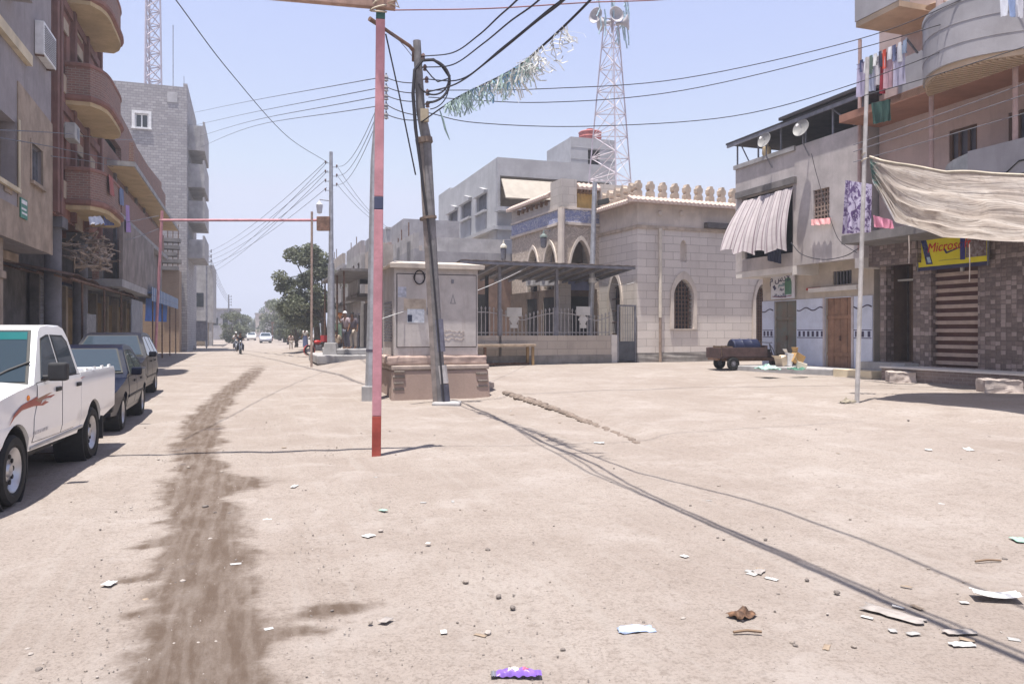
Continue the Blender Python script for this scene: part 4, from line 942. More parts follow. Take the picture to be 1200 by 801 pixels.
zw = fg.px(950, 362)[1]; zq = fg.px(950, 391)[1]; mb = MB(); mb2 = MB()
DKB = mat('navy_tile', (.06,.05,.10), .4, .2, bmp=0)
segs = [(g0+.05, D2[0]-.05), (D2[1]+.05, D1[0]-.05), (D1[1]+.05, g1-.03)]
for a, b_ in segs:
    mb.tube([fg.P(a+(b_-a)*i/24, zw+.05*math.sin(i/24*(b_-a)*9), .036) for i in range(25)], .022, 5)
    mb2 = MB(); k = max(1, int((b_-a)/.2))
    for i in range(k): x = a+(b_-a)*(i+.2)/k; mb2.fbox(fg, x, x+.11, zq-.09, zq+.09, .0345, .037)
    mb2.fbox(fg, a, b_, zq-.14, zq-.115, .0345, .036).fbox(fg, a, b_, zq+.115, zq+.14, .0345, .036); build('tile_band', mb2, DKB, B.r)
build('tile_ornament', mb, DKB, B.r, recalc=True)
def door(f, q, par, m, planks=4, name='door', off=-.12):
    a0,a1,z0,z1 = q; mb = MB(); w = (a1-a0)/planks
    for i in range(planks): mb.fbox(f, a0+i*w+.008, a0+(i+1)*w-.008, z0, z1, off, off+.05+.008*(i % 2))
    mb.fbox(f, a0, a1, z0, z1, off-.03, off-.01)
    o = build(name, mb, m, par)
    build('cross_rail', MB().fbox(f, a0+.02, a1-.02, z0+.5, z0+.62, off+.06, off+.09).fbox(f, a0+.02, a1-.02, z1-.7, z1-.58, off+.06, off+.09), m, o)
    build('handle', MB().fbox(f, (a0+a1)/2-.03, (a0+a1)/2, (z0+z1)/2-.2, (z0+z1)/2-.05, off+.06, off+.12), RUST, o); return o
tag(door(fg, D1, B.r, mat('green_worn_door', (.25,.29,.25), .8, .35, 1.6, col2=(.20,.14,.10), stain=.5), 2), 'worn grey-green door')
tag(door(fg, D2, B.r, mat('brown_plank_door', (.30,.17,.11), .8, .3, 3, stain=.5), 4), 'brown plank door')
build('door_frame', MB().fbox(fg, D2[0]-.09, D2[0], D2[2], D2[3], .0355, .06).fbox(fg, D2[1], D2[1]+.09, D2[2], D2[3], .0355, .06), mat('pale_frame', (.5,.45,.45), .8), B.r)
mb = MB(); [mb.fbox(fg, VW[0]+(VW[1]-VW[0])*i/6-.015, VW[0]+(VW[1]-VW[0])*i/6+.015, VW[2], VW[3], -.1, -.06) for i in range(7)]
w = build('vent_window', mb, GREYMETAL, B.r); build('backing', MB().fbox(fg, VW[0]-.02, VW[1]+.02, VW[2]-.02, VW[3]+.02, -.24, -.2), DARK, w)
zl0 = fg.px(980, 341)[1]; build('door_ledge', MB().fbox(fg, D2[0]-.4, D2[1]+.6, zl0, zl0+.14, .002, .22), LIME, B.r)
zl1 = fg.px(960, 340)[1]; build('red_strip', MB().fbox(fg, D2[1]+.25, D2[1]+.9, zl1+.02, zl1+.1, .003, .05), mat('red_paint', (.5,.06,.05), .6), B.r)
# sign
a0,a1,z0,z1 = fg.rc(904, 320, 931, 350, .1); wS, hS = a1-a0, z1-z0
t = thing('shop_sign', 'white hand painted Arabic shop sign with a green arch above the worn green door', 'sign', fg.W((a0+a1)/2, z0, .1), TH)
# local: x = t, y = s, facing -x ; reading direction left->right seen from the street = -y
build('sign_board', MB().box(-.02, .03, -wS/2, wS/2, 0, hS), mat('sign_white', (.62,.62,.66), .5, .1, 3), t)
def MT(y, z, x=-.03): return Matrix.Translation((x, y, z)) @ Matrix(((0,0,-1,0),(-1,0,0,0),(0,1,0,0),(0,0,0,1)))
NV = mat('navy_paint', (.05,.05,.11), .5, bmp=0)
text('\ufee1 \ufeb1\ufea9\ufefb', hS*.40, 'lettering', NV, t, MT(wS*.10, hS*.80))
text('\ufee2\ufea4\ufee0\ufedf\ufe8d', hS*.18, 'lettering', mat('teal_paint', (.1,.25,.3), .5, bmp=0), t, MT(wS*.02, hS*.55))
text('\ufea9\ufe8d\ufeed\ufea9', hS*.16, 'lettering', NV, t, MT(wS*.02, hS*.38))
text('\ufe94\ufee0\ufee4\ufea0\ufedf\ufe8d\ufeed', hS*.19, 'lettering', NV, t, MT(wS*.08, hS*.14), sx=1.3)
ar = [(u*wS, v*hS) for u, v in ((-.40,.16),(-.12,.16),(-.12,.62),(-.16,.76),(-.26,.84),(-.36,.76),(-.40,.62))]
build('green_arch', MB().prism(ar, lambda u, v, o: Vector((o, u, v)), -.032, -.021), mat('green_arch_paint', (.10,.22,.15), .6, .2), t)
build('red_line', MB().tube([(-.026, y*wS, hS*(.06+.12*abs(y))) for y in (-.4,-.3,-.2,-.1,0,.1,.3,.42)], .012, 4), mat('maroon_paint', (.22,.04,.07), .5), t)
build('emblem', MB().prism([(.26*wS,.42*hS),(.34*wS,.56*hS),(.42*wS,.5*hS),(.33*wS,.34*hS)], lambda u, v, o: Vector((o, u, v)), -.03, -.0205), NV, t)
# striped cloth billowing out over the upper opening
STR = stripes('mauve_striped_canvas', [(0,(.52,.47,.48)),(.3,(.30,.235,.26)),(.40,(.56,.51,.52)),(.62,(.40,.34,.36)),(.7,(.53,.48,.49)),(.9,(.22,.165,.19))], .115, 10, trans=.25)
tl = fu.W(*fu.px(871, 236, .1), .1); tr = fu.W(*fu.px(929, 219, .1), .1)
bl = fu.W(*fu.px(846, 296, 1.1), 1.1); br = fu.W(*fu.px(925, 294, .55), .55)
def P_c(u, v):
    p = (tl*(1-u)+tr*u)*(1-v)+(bl*(1-u)+br*u)*v
    w = math.sin(u*6*2*PI+.7*math.sin(v*3+u*4))*.10*(.25+.75*v)+math.sin(u*19+v*2)*.03
    n = Vector((-VX,-VY,0)); sc_ = .14*math.sin(PI*v*.9)
    edge = .16*abs(math.sin(u*4.2*PI))*v**3
    return p+n*(w+sc_)+Vector((0,0,edge-.12*math.sin(PI*u)*v))
def P_u(u, v): return P_c(u, v)-tl
mb = sheet(P_u, 72, 18); o = build('cloth_awning', mb, STR, None, smooth=True, angle=80, recalc=False); o.location = tl
uvl = o.data.uv_layers.new(name='UVMap')
for l in o.data.loops: i = l.vertex_index; uvl.data[l.index].uv = ((i//19)/72, (i % 19)/18)
tag(o, 'mauve striped cloth hung as a ragged awning over the open upper room', 'awning')
t = cloth('hanging_cloth', 'dark blue clothes hanging under the striped cloth awning', 'clothes', [fu.W(*fu.px(898,290,.3),.3),fu.W(*fu.px(916,288,.3),.3),fu.W(*fu.px(915,309,.3),.3),fu.W(*fu.px(899,305,.3),.3)], mat('dark_blue_cloth', (.03,.035,.07), .85, .3), 3, .04)
t = cloth('hanging_cloth', 'pink cloth laid on the sill of the lattice window', 'cloth', [fu.W(*fu.px(951,257,.1),.1),fu.W(*fu.px(974,255,.1),.1),fu.W(*fu.px(974,262,.16),.16),fu.W(*fu.px(951,264,.16),.16)], mat('pink_cloth', (.62,.30,.30), .85, .15), 4, .03)
# roof shed
rs = fu
t = thing('roof_shed', 'open shed of thin posts under a dark flat sheet roof on the grey shop house', 'shed', B.r.matrix_basis @ Vector((0,0,zP-zg)), TH)
t.location = S(17.2, 18.2, zP)
zR = fu.px(1003, 113)[1]-zP; sa, sb = sR-18.2, sL-18.2+.2
vs = []; n = 40
mb = MB().hexa([(-.12,sa-.2,zR),(5,sa-.2,zR-.1),(5,sb,zR-.1),(-.12,sb+.25,zR),(-.12,sa-.2,zR+.06),(5,sa-.2,zR-.04),(5,sb,zR-.04),(-.12,sb+.25,zR+.06)])
mb.hexa([(-.2,sa-.3,zR+.1),(4,sa-.3,zR+.3),(4,sb-2.9,zR+.3),(-.2,sb-2.9,zR+.1),(-.2,sa-.3,zR+.2),(4,sa-.3,zR+.4),(4,sb-2.9,zR+.4),(-.2,sb-2.9,zR+.2)])
build('roof_sheet', mb, mat('dark_roof_sheet', (.05,.045,.05), .85, .3, 3), t)
build('edge_beam', MB().box(-.11,-.05,sa-.2,sb+.2,zR-.12,zR-.003), GREYMETAL, t)
for k in range(6):
    s_ = sb-.15-(sb-sa-.2)*k/5; build('post', MB().tube([(.12,s_,0),(.12,s_,zR+.02)], .035, 6), GREYMETAL, t)
for k in range(4):
    s_ = sb-.2-(sb-sa-.2)*k/3; build('post', MB().tube([(4.4,s_,-.7),(4.4,s_,zR+.2)], .035, 6), GREYMETAL, t)
build('brace', MB().tube([(.12,sb-.9,.0),(.12,sb-.3,zR)], .025, 5), GREYMETAL, t); build('brace', MB().tube([(.12,sa+1.4,zR),(.12,sa+.4,.1)], .025, 5), GREYMETAL, t)
build('back_panel', MB().box(4.5, 4.55, sa, sb-.5, -.6, zR+.2), mat('shed_shade_fill', (.07,.06,.06), .9, .3), t)  # dark colour stands in for the black shade under the shed roof
def dish(px, py, r, yaw, lab, off=.0, rod=.5, f=None):
    f = f or fu; a, z = f.px(px, py, off); p = f.W(a, z-rod, off)
    t = thing('satellite_dish', lab, 'satellite dish', p, TH+yaw, None)
    prof = [(0,.0),(r*.5,.05*r),(r*.8,.16*r),(r,.28*r),(r*.98,.31*r),(r*.78,.2*r),(r*.5,.09*r),(0,.04*r)]
    M = Matrix.Translation((0,0,rod)) @ Matrix.Rotation(math.radians(74), 4, 'X')
    mb = MB().lathe(prof, (0,0,0), 20); mb.v = [M @ v for v in mb.v]; build('reflector', mb, mat('dish_grey', (.25,.245,.24), .5, .12, 4), t, smooth=True)
    mb = MB().tube([(0,0,.16*r),(0,r*.4,.5*r),(0,0,.95*r)], .012, 5); mb.v = [M @ v for v in mb.v]; build('feed_arm', mb, GREYMETAL, t)
    mb = MB().lathe([(0,.85*r),(.05,.87*r),(.05,1.0*r),(0,1.02*r)], (0,0,0), 8); mb.v = [M @ v for v in mb.v]; build('receiver', mb, WHITEP, t)
    build('mast', MB().tube([Matrix.Rotation(-yaw,3,'Z') @ Vector((off,0,-.3)),(0,.04,.1),(0,.04,rod)], .025, 6), GREYMETAL, t); return t
dish(897, 165, .27, math.radians(-78), 'satellite dish on the roof edge beside the open end of the shed', .28, .62)
dish(940, 151, .29, math.radians(-74), 'satellite dish in front of the middle of the roof shed', .28, .55)
a, z = fu.px(897, 180); o = build('water_jug', MB().lathe([(0,0),(.13,0),(.16,.1),(.15,.28),(.07,.34),(.07,.4),(0,.4)], (0,0,0), 12), mat('ochre_jug', (.5,.4,.25), .7, .2), smooth=True); place(o, fu.W(a, zP+.03, -.05)); tag(o, 'ochre jug standing on the parapet under the first satellite dish', 'jug')
# pavement slab in front with rubbish
p0, p1 = gp(862, 434), gp(975, 440)
z = min(p0.z, p1.z)
t0_, s0_ = ts(p0.x, p0.y); t1_, s1_ = ts(p1.x, p1.y)
o = build('pavement_slab', MB().hexa([(t0_,s0_,z-.1),(18.06,s0_,z-.1),(18.06,s1_,z-.1),(t1_,s1_,z-.1),(t0_,s0_,z+.2),(18.06,s0_,z+.2),(18.06,s1_,z+.2),(t1_,s1_,z+.2)]), CONC, None, bevel=.03); o.rotation_euler = (0,0,TH); o['kind'] = 'structure'; o.name = 'pavement'
zpv = z+.2
def crumple(name, label, cat, px, py, size, m, seed, flat=.5, zoff=0.0, group=None, nu=7, loc=None, kind=None):
    """crushed sheet or bag lying on what is below"""
    rr = random.Random(seed); p = loc or gp(px, py); vs = []; fs = []
    for i in range(nu+1):
        for j in range(nu+1):
            u, v = i/nu-.5, j/nu-.5; e = max(abs(u), abs(v))*2
            vs.append(Vector(((u+rr.uniform(-.05,.05))*size[0], (v+rr.uniform(-.05,.05))*size[1], flat*size[0]*max(0,(noise.noise((u*4+seed, v*4, seed*.7))*.8+.35))*(1.1-e*.75)+.006)))
    for i in range(nu):
        for j in range(nu): a = i*(nu+1)+j; fs.append((a, a+nu+1, a+nu+2, a+1))
    o = build(name, MB().add(vs, fs), m, recalc=False, smooth=True, angle=50); place(o, (p.x, p.y, p.z+zoff), rr.uniform(0, 6.28))
    sm_ = o.modifiers.new('thickness', 'SOLIDIFY'); sm_.thickness = .0012; sm_.offset = 1
    return tag(o, label, cat, group, kind)
def carton(label, px, py, dim, tilt, col, base=zpv, rz=0.3, name='cardboard_box', cat='cardboard box'):
    p = at(px, py, 26.0); 
    k = (base-HC)/(p.z-HC); p = Vector((p.x*k, p.y*k, base))
    t = thing(name, label, cat, p, rz); x, y, z = dim
    m = mat('cardboard_%02d' % int(col[0]*100), col, .9, .15, 3, bmp=.05)
    M = Matrix.Rotation(tilt, 4, 'Y'); mb = MB().box(-x/2,x/2,-y/2,y/2,0,z); mb.v = [M @ v + Vector((0,0,x/2*abs(math.sin(tilt)))) for v in mb.v]; build('carton', mb, m, t, bevel=.008)
    mb = MB().hexa([(-x/2,-y/2,z),(-x/2-.1,-y/2-.12,z+.1),(-x/2-.1,y/2,z+.1),(-x/2,y/2,z),(-x/2,-y/2,z+.01),(-x/2-.1,-y/2-.12,z+.11),(-x/2-.1,y/2,z+.11),(-x/2,y/2,z+.01)]); mb.v = [M @ v + Vector((0,0,x/2*abs(math.sin(tilt)))) for v in mb.v]; build('flap', mb, m, t); return t
carton('brown cardboard box tipped on the rubbish heap in front of the green door', 931, 429, (.36,.3,.36), .5, (.42,.26,.11), rz=.2)
carton('pale cream carton on the left of the rubbish heap', 917, 429, (.3,.3,.3), -.3, (.6,.5,.38), rz=.5)
carton('small white carton at the right end of the rubbish heap', 938, 433, (.3,.25,.18), .3, (.62,.56,.46), rz=-.3)
carton('white upright carton in the middle of the rubbish heap', 923, 429, (.22,.2,.42), .15, (.68,.68,.68), rz=.1)
GB = mat('pale_green_plastic', (.30,.46,.40), .5, .3, 6, bmp=0)
q = at(899, 433, 26.0); k = (zpv-HC)/(q.z-HC)
crumple('plastic_bag', 'pale green plastic bags spilling over the pavement edge by the cargo tricycle', 'plastic bag', 0, 0, (.9,.45), GB, 3, .35, loc=Vector((q.x*k, q.y*k, zpv-.01)), nu=10)
crumple('plastic_bag', 'dark green plastic bag between the cartons of the rubbish heap', 'plastic bag', 0, 0, (.5,.4), mat('dark_green_plastic', (.05,.16,.11), .5, .3, bmp=0), 5, .35, loc=Vector((q.x*k+.85, q.y*k-.1, zpv)), nu=8)
# ================================================================== brown tiled shop with apartments (far right)
FT = carved('x', (1,1,1), (1,1,1), 1) if False else None
def facettile():
    m, nt, b = newmat('relief_tile'); L = nt.links; ob, wv, xy, z = wallvec(nt)
    t = nd(nt, 'ShaderNodeTexBrick', Scale=1.0); t.inputs['Brick Width'].default_value = .2; t.inputs['Row Height'].default_value = .1; t.inputs['Mortar Size'].default_value = .006
    t.inputs['Color1'].default_value = (.19,.145,.13,1); t.inputs['Color2'].default_value = (.12,.09,.085,1); t.inputs['Mortar'].default_value = (.10,.08,.075,1); L.new(wv, t.inputs['Vector'])
    w = nd(nt, 'ShaderNodeTexVoronoi', Scale=7.0); w.distance = 'CHEBYCHEV'; w.inputs['Randomness'].default_value = .3; L.new(scaled(nt, wv, (1,1.25,1)), w.inputs['Vector'])
    sp = nd(nt, 'ShaderNodeSeparateXYZ'); L.new(w.outputs['Color'], sp.inputs[0]); spt = ramp(nt, w.outputs['Distance'], .0, .55, 1, 0)
    c = mixc(nt, ramp(nt, sp.outputs[0], .45, .9, 0, .95), t.outputs['Color'], (.33,.27,.25)); c = mixc(nt, ramp(nt, w.outputs['Distance'], .38, .55, 0, .8), c, (.085,.065,.06)); n = noise_t(nt, ob, 4, 6); c = mixc(nt, ramp(nt, n, .4, .75, 0, .3), c, (.22,.17,.155))
    L.new(c, b.inputs['Base Color']); b.inputs['Roughness'].default_value = .45; bump(nt, b, spt, .4, .02); return m
FT = facettile()
PINK = mat('pink_plaster', (.50,.395,.375), .92, .12, .8, stain=.25)
GRYB = mat('grey_blue_render', (.33,.32,.34), .9, .15, 1.0, stain=.45, stain_col=(.24,.23,.245))
OCHS = mat('peach_soffit', (.46,.35,.25), .9, .15, 1, stain=.3)
B = RBld('apartment_building', 'pink apartment house with curved grey balconies over a brown tiled ground floor shop', 17.8, 15.5)
fw_ = B.front(17.8, -1); zg = B.r.location.z
sA = fw_.px(1031, 300)[0]; sB = 9.0
zF1 = 4.45; zt1 = fw_.px(1120, 432)[1]
DR = fw_.rc(1038, 308, 1070, 418); SH = fw_.rc(1091, 312, 1146, 428)
zp = zg+.36                                   # platform top
build('ground_floor_wall', MB().fwall(fw_, rect(sB, sA, zp, zF1-.3), [rect(DR[0],DR[1],zp+.1,DR[3]), rect(SH[0],SH[1],zp+.02,SH[3])], .3), FT, B.r)
build('ground_floor_body', MB().box(.9, 6, sB-15.5, sA-15.5-.01, 0, zF1-zg-.31), DARK, B.r)
build('door_recess', room(fw_, DR[0], DR[1], zp+.1, DR[3], .55, mat('brown_recess', (.13,.085,.06), .85, .2, 3), start=-.302), mat('brown_recess', ()), B.r)
build('shop_door', MB().fbox(fw_, DR[0]+.12, DR[0]+.75, zp+.1, DR[3]-.5, -.78, -.72), mat('brown_door_leaf', (.17,.11,.075), .6, .2, 3), B.r)
build('door_transom', MB().fbox(fw_, DR[0], DR[1], DR[3]-.5, DR[3]-.44, -.5, -.45), mat('pale_metal', ()), B.r)
n = 12; mb = MB(); mb2 = MB(); hh = (SH[3]-zp-.1)/n
for i in range(n): 
    z = zp+.08+i*hh; mb.fbox(fw_, SH[0]+.02, SH[1]-.02, z, z+hh*.46, -.24, -.14)
sh = build('roller_shutter', MB().fbox(fw_, SH[0], SH[1], zp+.02, SH[3], -.3, -.22), mat('maroon_shutter', (.11,.055,.05), .6, .2), B.r)
build('slat_group', mb, mat('beige_slats', (.40,.31,.26), .6, .15, 4), sh)
a, z = fw_.px(1122, 316); build('padlock', MB().fbox(fw_, a-.04, a+.04, z-.12, z+.08, -.2, -.14), mat('pale_metal', ()), sh)
# platform (stoop) with step
pf_ = B.front(16.85, -1); sP = pf_.px(1033, 440)[0]
build('stoop', MB().box(-.95, .88, sB-15.5, sP-15.5, -.2, zp-zg-.05), brick('grey_brown_tiles', (.27,.21,.185), (.2,.15,.135), (.3,.26,.24), .25, .09, .01), B.r)
build('stoop_edge', MB().box(-.99, .88, sB-15.5, sP-15.5+.03, zp-zg-.045, zp-zg), LIME, B.r)
build('doorstep', MB().fbox(fw_, DR[0]-.2, sA+.3, zg+.05, zp+.08, .003, .5), CONC, B.r); build('doorstep', MB().fbox(fw_, DR[0]+.5, sA+.8, zg-.1, zg+.2, .51, 1.0), CREAM, B.r)
ct = fw_.rc(1022, 291, 1076, 310, .25); build('tiled_lintel', MB().fbox(fw_, ct[0], ct[1]+.1, ct[2], ct[3]+.3, .003, .3), FT, B.r)
# shop sign
a0,a1,z0,z1 = fw_.rc(1077, 277, 1158, 314, .12); za = fw_.px(1077, 318, .12)[1]; wS, hS = a1-a0, .95
t = thing('shop_sign', 'yellow shop sign with red lettering half hidden under the cloth tarpaulin', 'sign', fw_.W((a0+a1)/2, fw_.px(1118,314,.12)[1], .12), TH)
build('sign_board', MB().box(-.02,.04,-wS/2,wS/2,.1,hS), mat('sign_yellow', (.70,.62,.03), .5, .08, 2, bmp=0), t)
build('lower_band', MB().box(-.024,.04,-wS/2,wS/2,0,.098), NV, t)
build('sign_frame', MB().box(-.04,-.0,-wS/2-.03,-wS/2,-.02,hS).box(-.04,0,wS/2,wS/2+.03,-.02,hS), GREYMETAL, t)
def MS(y, z, x=-.03, rot=0.0): return MT(y, z, x) @ Matrix.Rotation(rot, 4, 'Z')
text('Microsoft', .36, 'lettering', mat('sign_red', (.62,.05,.03), .5, bmp=0), t, MS(.10, .60, rot=.02), shear=.25, sx=.95)
text('___________________', .12, 'lettering', NV, t, MS(-.02, .28), sx=.7)
text('mobile . computer', .07, 'lettering', LIME, t, MS(.2, .045, -.028), sx=1.4) if False else None
build('check_mark', MB().prism([(-.02,.46),(-.06,.40),(-.5,.52),(-.52,.545),(-.09,.45),(-.01,.56),(.02,.55)], lambda u, v, o: Vector((o, .22+u, v)), -.03, -.0205), NV, t)
q = [(wS/2-.02,.92),(wS/2-.18,.92),(wS/2-.42,.16),(wS/2-.22,.16)]
build('phone_picture', MB().prism([(y+.0, z) for y, z in q], lambda u, v, o: Vector((o, u-.05, v)), -.032, -.0205), mat('phone_navy', (.03,.035,.12), .4, .4, 14, col2=(.1,.12,.3), bmp=0), t)
build('phone_screen', MB().prism([(wS/2-.42,.36),(wS/2-.31,.36),(wS/2-.36,.20),(wS/2-.47,.20)], lambda u, v, o: Vector((o, u+.03, v)), -.036, -.0325), mat('screen_paleblue', (.35,.48,.62), .4, .2, 9, bmp=0), t)
build('photo_panel', MB().box(-.028,-.0205,-wS/2+.03,-wS/2+.62,.24,.86), mat('sign_photo', (.20,.12,.10), .5, .5, 11, col2=(.32,.30,.32), bmp=0), t)
build('battery_picture', MB().box(-.034,-.0205,-wS/2+.64,-wS/2+.78,.2,.9), mat('battery_blue', (.05,.05,.22), .4, .3, 8, bmp=0), t)
# upper storeys
zs2 = fw_.px(1060, 140, .9)[1]
wl1 = fw_.rc(1112, 149, 1145, 186); wu1 = fw_.rc(1112, 10, 1147, 42); wr1 = fw_.rc(1181, 128, 1215, 185)
zsof = B.front(16.3,-1).px(1087, 107)[1]
build('upper_wall', MB().fwall(fw_, rect(sB, sA+.02, zF1, 16), [rect(*wl1), rect(*wr1), rect(*wu1)], .3), PINK, B.r)
build('upper_body', MB().box(.9, 6, sB-15.5, sA-15.5, zF1-zg, 15), DARK, B.r)
build('upper_side_wall', MB().box(.31, 6, sA-15.5+.005, sA-15.5+.3, zF1-zg+.02, 16-zg), PINK, B.r)
for q in (wl1, wr1, wu1): window(fw_, *q, B.r, mat('brown_frame', ()), mat('blue_grey_pane', (.12,.12,.15), .15, .15, bmp=0), fw=.07, bars=2, depth=.1)
zd = B.front(16.3,-1)
def slab(tout, s0, s1, z, th, name, m): return build(name, MB().box(tout-17.8, .0-.003, s0-15.5, s1-15.5, z-zg, z-zg+th), m, B.r)
# first floor balcony behind the tarpaulin
slab(16.2, sB, sA-.2, 4.2, .25, 'balcony_slab', CONCD)
bz = zd.px(1140, 176)[1]
sc0 = zd.px(1134, 190)[0]
build('balcony_parapet', MB().fbox(zd, sB, sc0, 4.46, bz, -.12, 0), GRYB, B.r)
mb = MB(); 
for k in range(3): mb.tube([zd.P(sc0-.3-k*.02, 4.6+.3*k, .012), zd.P(sc0-1.0, 4.7+.3*k, .012), zd.P(sc0-1.3, 4.9+.3*k, .012), zd.P(sB, 4.9+.3*k, .012)], .018, 4)
build('ornament_line', mb, DARK, B.r)
cur = []
for i in range(9):
    k = i/8*PI/2; cur.append((sc0+1.45*math.sin(k), -.06-1.35*(1-math.cos(k))))
rings = [[zd.P(a, 4.46, o), zd.P(a, bz-.02-.25*i/8, o), zd.P(a-.03, bz-.02-.25*i/8, o-.06), zd.P(a-.03, 4.46, o-.06)] for i, (a, o) in enumerate(cur)]
build('curved_panel', MB().loft(rings), mat('pale_metal_sheet', (.38,.40,.41), .6, .2, 3, stain=.3), B.r)
# second floor slab with the big curved balcony
build('soffit', MB().box(-1.5, -.003, sB-15.5, sA-15.5, zsof-zg-.02, zsof-zg+.2), mat('redbrown_soffit', (.33,.17,.12), .9, .2, 1, stain=.3), B.r)
sC = zd.px(1087, 100)[0]
ztB = zd.px(1087, 44)[1]
P2 = B.front(16.3, -1)
n = 16; out = []
for i in range(n+1):
    u = i/n; k = PI*u*.5; out.append((sC-3.6*(1-math.cos(k))*.0-3.3*u, 1.25*math.sin(PI*min(1,u*1.0))**.75))
poly = [(a, o) for a, o in out]
rb = [[P2.P(a, z, o) for a, o in out] for z in (zsof+.0, zsof+.25, ztB)]
mb = MB(); N = n+1
vs = [P2.P(a, zsof, o) for a, o in out]+[P2.P(a, ztB, o) for a, o in out]+[P2.P(a, ztB, o-.14) for a, o in out]+[P2.P(a, zsof, o-.14) for a, o in out]
fs = []
for i in range(n): fs += [(i,i+1,N+i+1,N+i),(N+i,N+i+1,2*N+i+1,2*N+i),(2*N+i,2*N+i+1,3*N+i+1,3*N+i),(3*N+i,3*N+i+1,i+1,i)]
build('curved_balcony', mb.add(vs, fs), GRYB, B.r, smooth=True)
fl = [(a, o-.07) for a, o in out]
build('curved_slab', MB().prism(fl, lambda u, v, o: P2.P(u, o, v), zsof-.12, zsof+.1), OCHS, B.r)
mb = MB()
for zz in (.28, .62, .95): mb.tube([P2.P(a, zsof+zz*(ztB-zsof), o+.004) for a, o in out], .006, 4)
build('render_joint', mb, mat('joint_dark', (.21,.20,.21), .9), B.r)
mb = MB().tube([P2.P(a, ztB+.03, o-.06) for a, o in out], .07, 6); build('balcony_rim', mb, mat('pale_rim', (.42,.42,.44), .8, .2, 3), B.r)
mb = MB()
for i in range(1, n*2): 
    k = i/(n*2); a = sC-3.3*k; o = 1.25*math.sin(PI*k)**.75; mb.fbox(P2, a-.02, a+.02, zsof-.16, zsof-.125, .02, max(.05, o-.12))
build('soffit_rib', mb, OCHS, B.r)
# straight parapet left of it, and beyond it
zt = zd.px(1060, 72)[1]; s3 = zd.px(1052, 90)[0]
build('balcony_parapet', MB().fbox(zd, sC+.01, s3, zsof+.2, ztB-.25, -.14, -.02), GRYB, B.r)
build('balcony_slab', MB().fbox(zd, sC, s3+.4, zsof, zsof+.19, -1.4, 0), OCHS, B.r)
build('balcony_parapet', MB().fbox(zd, sB, sC-3.31, zsof, ztB+.1, -.14, -.0), GRYB, B.r)
# top slab
ft = B.front(16.0, -1); zt3 = ft.px(1008, 30)[1]; s4 = ft.px(1003, 15)[0]
build('upper_balcony_slab', MB().fbox(ft, sC+.6, s4, zt3, zt3+.15, -1.79, 0), OCHS, B.r)
build('upper_balcony_parapet', MB().fbox(ft, sC+.6, s4+.02, zt3+.155, zt3+1.6, -.15, .02).fbox(ft, s4-.13, s4+.02, zt3+.155, zt3+1.6, -1.79, -.151), GRYB, B.r)
build('soffit_rose', MB().lathe([(0,0),(.25,0),(.3,-.03),(.12,-.06),(0,-.06)], ft.P(ft.px(1068,10)[0], zt3-.001, -.9), 14), OCHS, B.r)
for px, y0, y1, off in ((1088, 108, 260, 0), (1186, 70, 260, .0)):
    a = zd.px(px, 150)[0]; build('pillar', MB().tube([zd.P(a, 4.4, -.1), zd.P(a, zsof+(0 if px < 1100 else .3), -.1)], .06, 8), mat('pink_pipe', (.42,.30,.28), .7, .2, 3), B.r, smooth=True)
a = ft.px(1087, 20)[0]; build('pillar', MB().tube([ft.P(a, ztB, -.4), ft.P(a, 14, -.4)], .09, 8), PINK, B.r, smooth=True)
# pink pipe between the houses
q = fu.px(1004, 120, .15)
t = build('drain_pipe', MB().tube([(0,0,0),(0,0,2.2),(.02,0,6.2)], .055, 8), mat('pink_pipe', ()), smooth=True); place(t, fu.W(q[0]-.1, zS+.2, .15)); tag(t, 'tall pinkish drain pipe running up between the grey shop house and the pink house', 'pipe')
# dark gap filling between the houses
B2 = RBld('alley_wall', 'dark rubble wall in the narrow gap between the grey shop house and the tiled shop', 18.6, 18.1)
build('wall', MB().box(0, .4, -.3, .75, 0, 6.2), mat('dark_rubble', (.10,.085,.075), .95, .4, 3), B2.r); B2.r['category'] = 'wall'
# big stones at the stoop
def rock(label, px0, py0, px1, py1, seed, cat='stone', m=None, name='stone_block'):
    rr = random.Random(seed); a, b_ = gp(px0, py1), gp(px1, py1); L = (b_-a).length; h = (py1-py0)/F*a.y
    bm_ = MB().box(-L/2, L/2, -.3, .3, -.05, h*.85)
    o = build(name, bm_, m or mat('pale_stone', (.42,.36,.33), .92, .2, 2, stain=.3), None)
    s1 = o.modifiers.new('sub', 'SUBSURF'); s1.subdivision_type = 'SIMPLE'; s1.levels = s1.render_levels = 3
    tx = bpy.data.textures.new('stone', 'CLOUDS'); tx.noise_scale = .35; d = o.modifiers.new('rough', 'DISPLACE'); d.texture = tx; d.strength = .14; d.mid_level = .5
    c = (a+b_)/2; place(o, (c.x, c.y+.3, c.z), math.atan2(b_.y-a.y, b_.x-a.x)); return tag(o, label, cat)
rock('flat pale stone block against the tiled stoop below the recessed door', 1046, 434, 1078, 448, 1)
rock('large rough stone block against the tiled stoop at the right edge', 1158, 443, 1204, 460, 2)
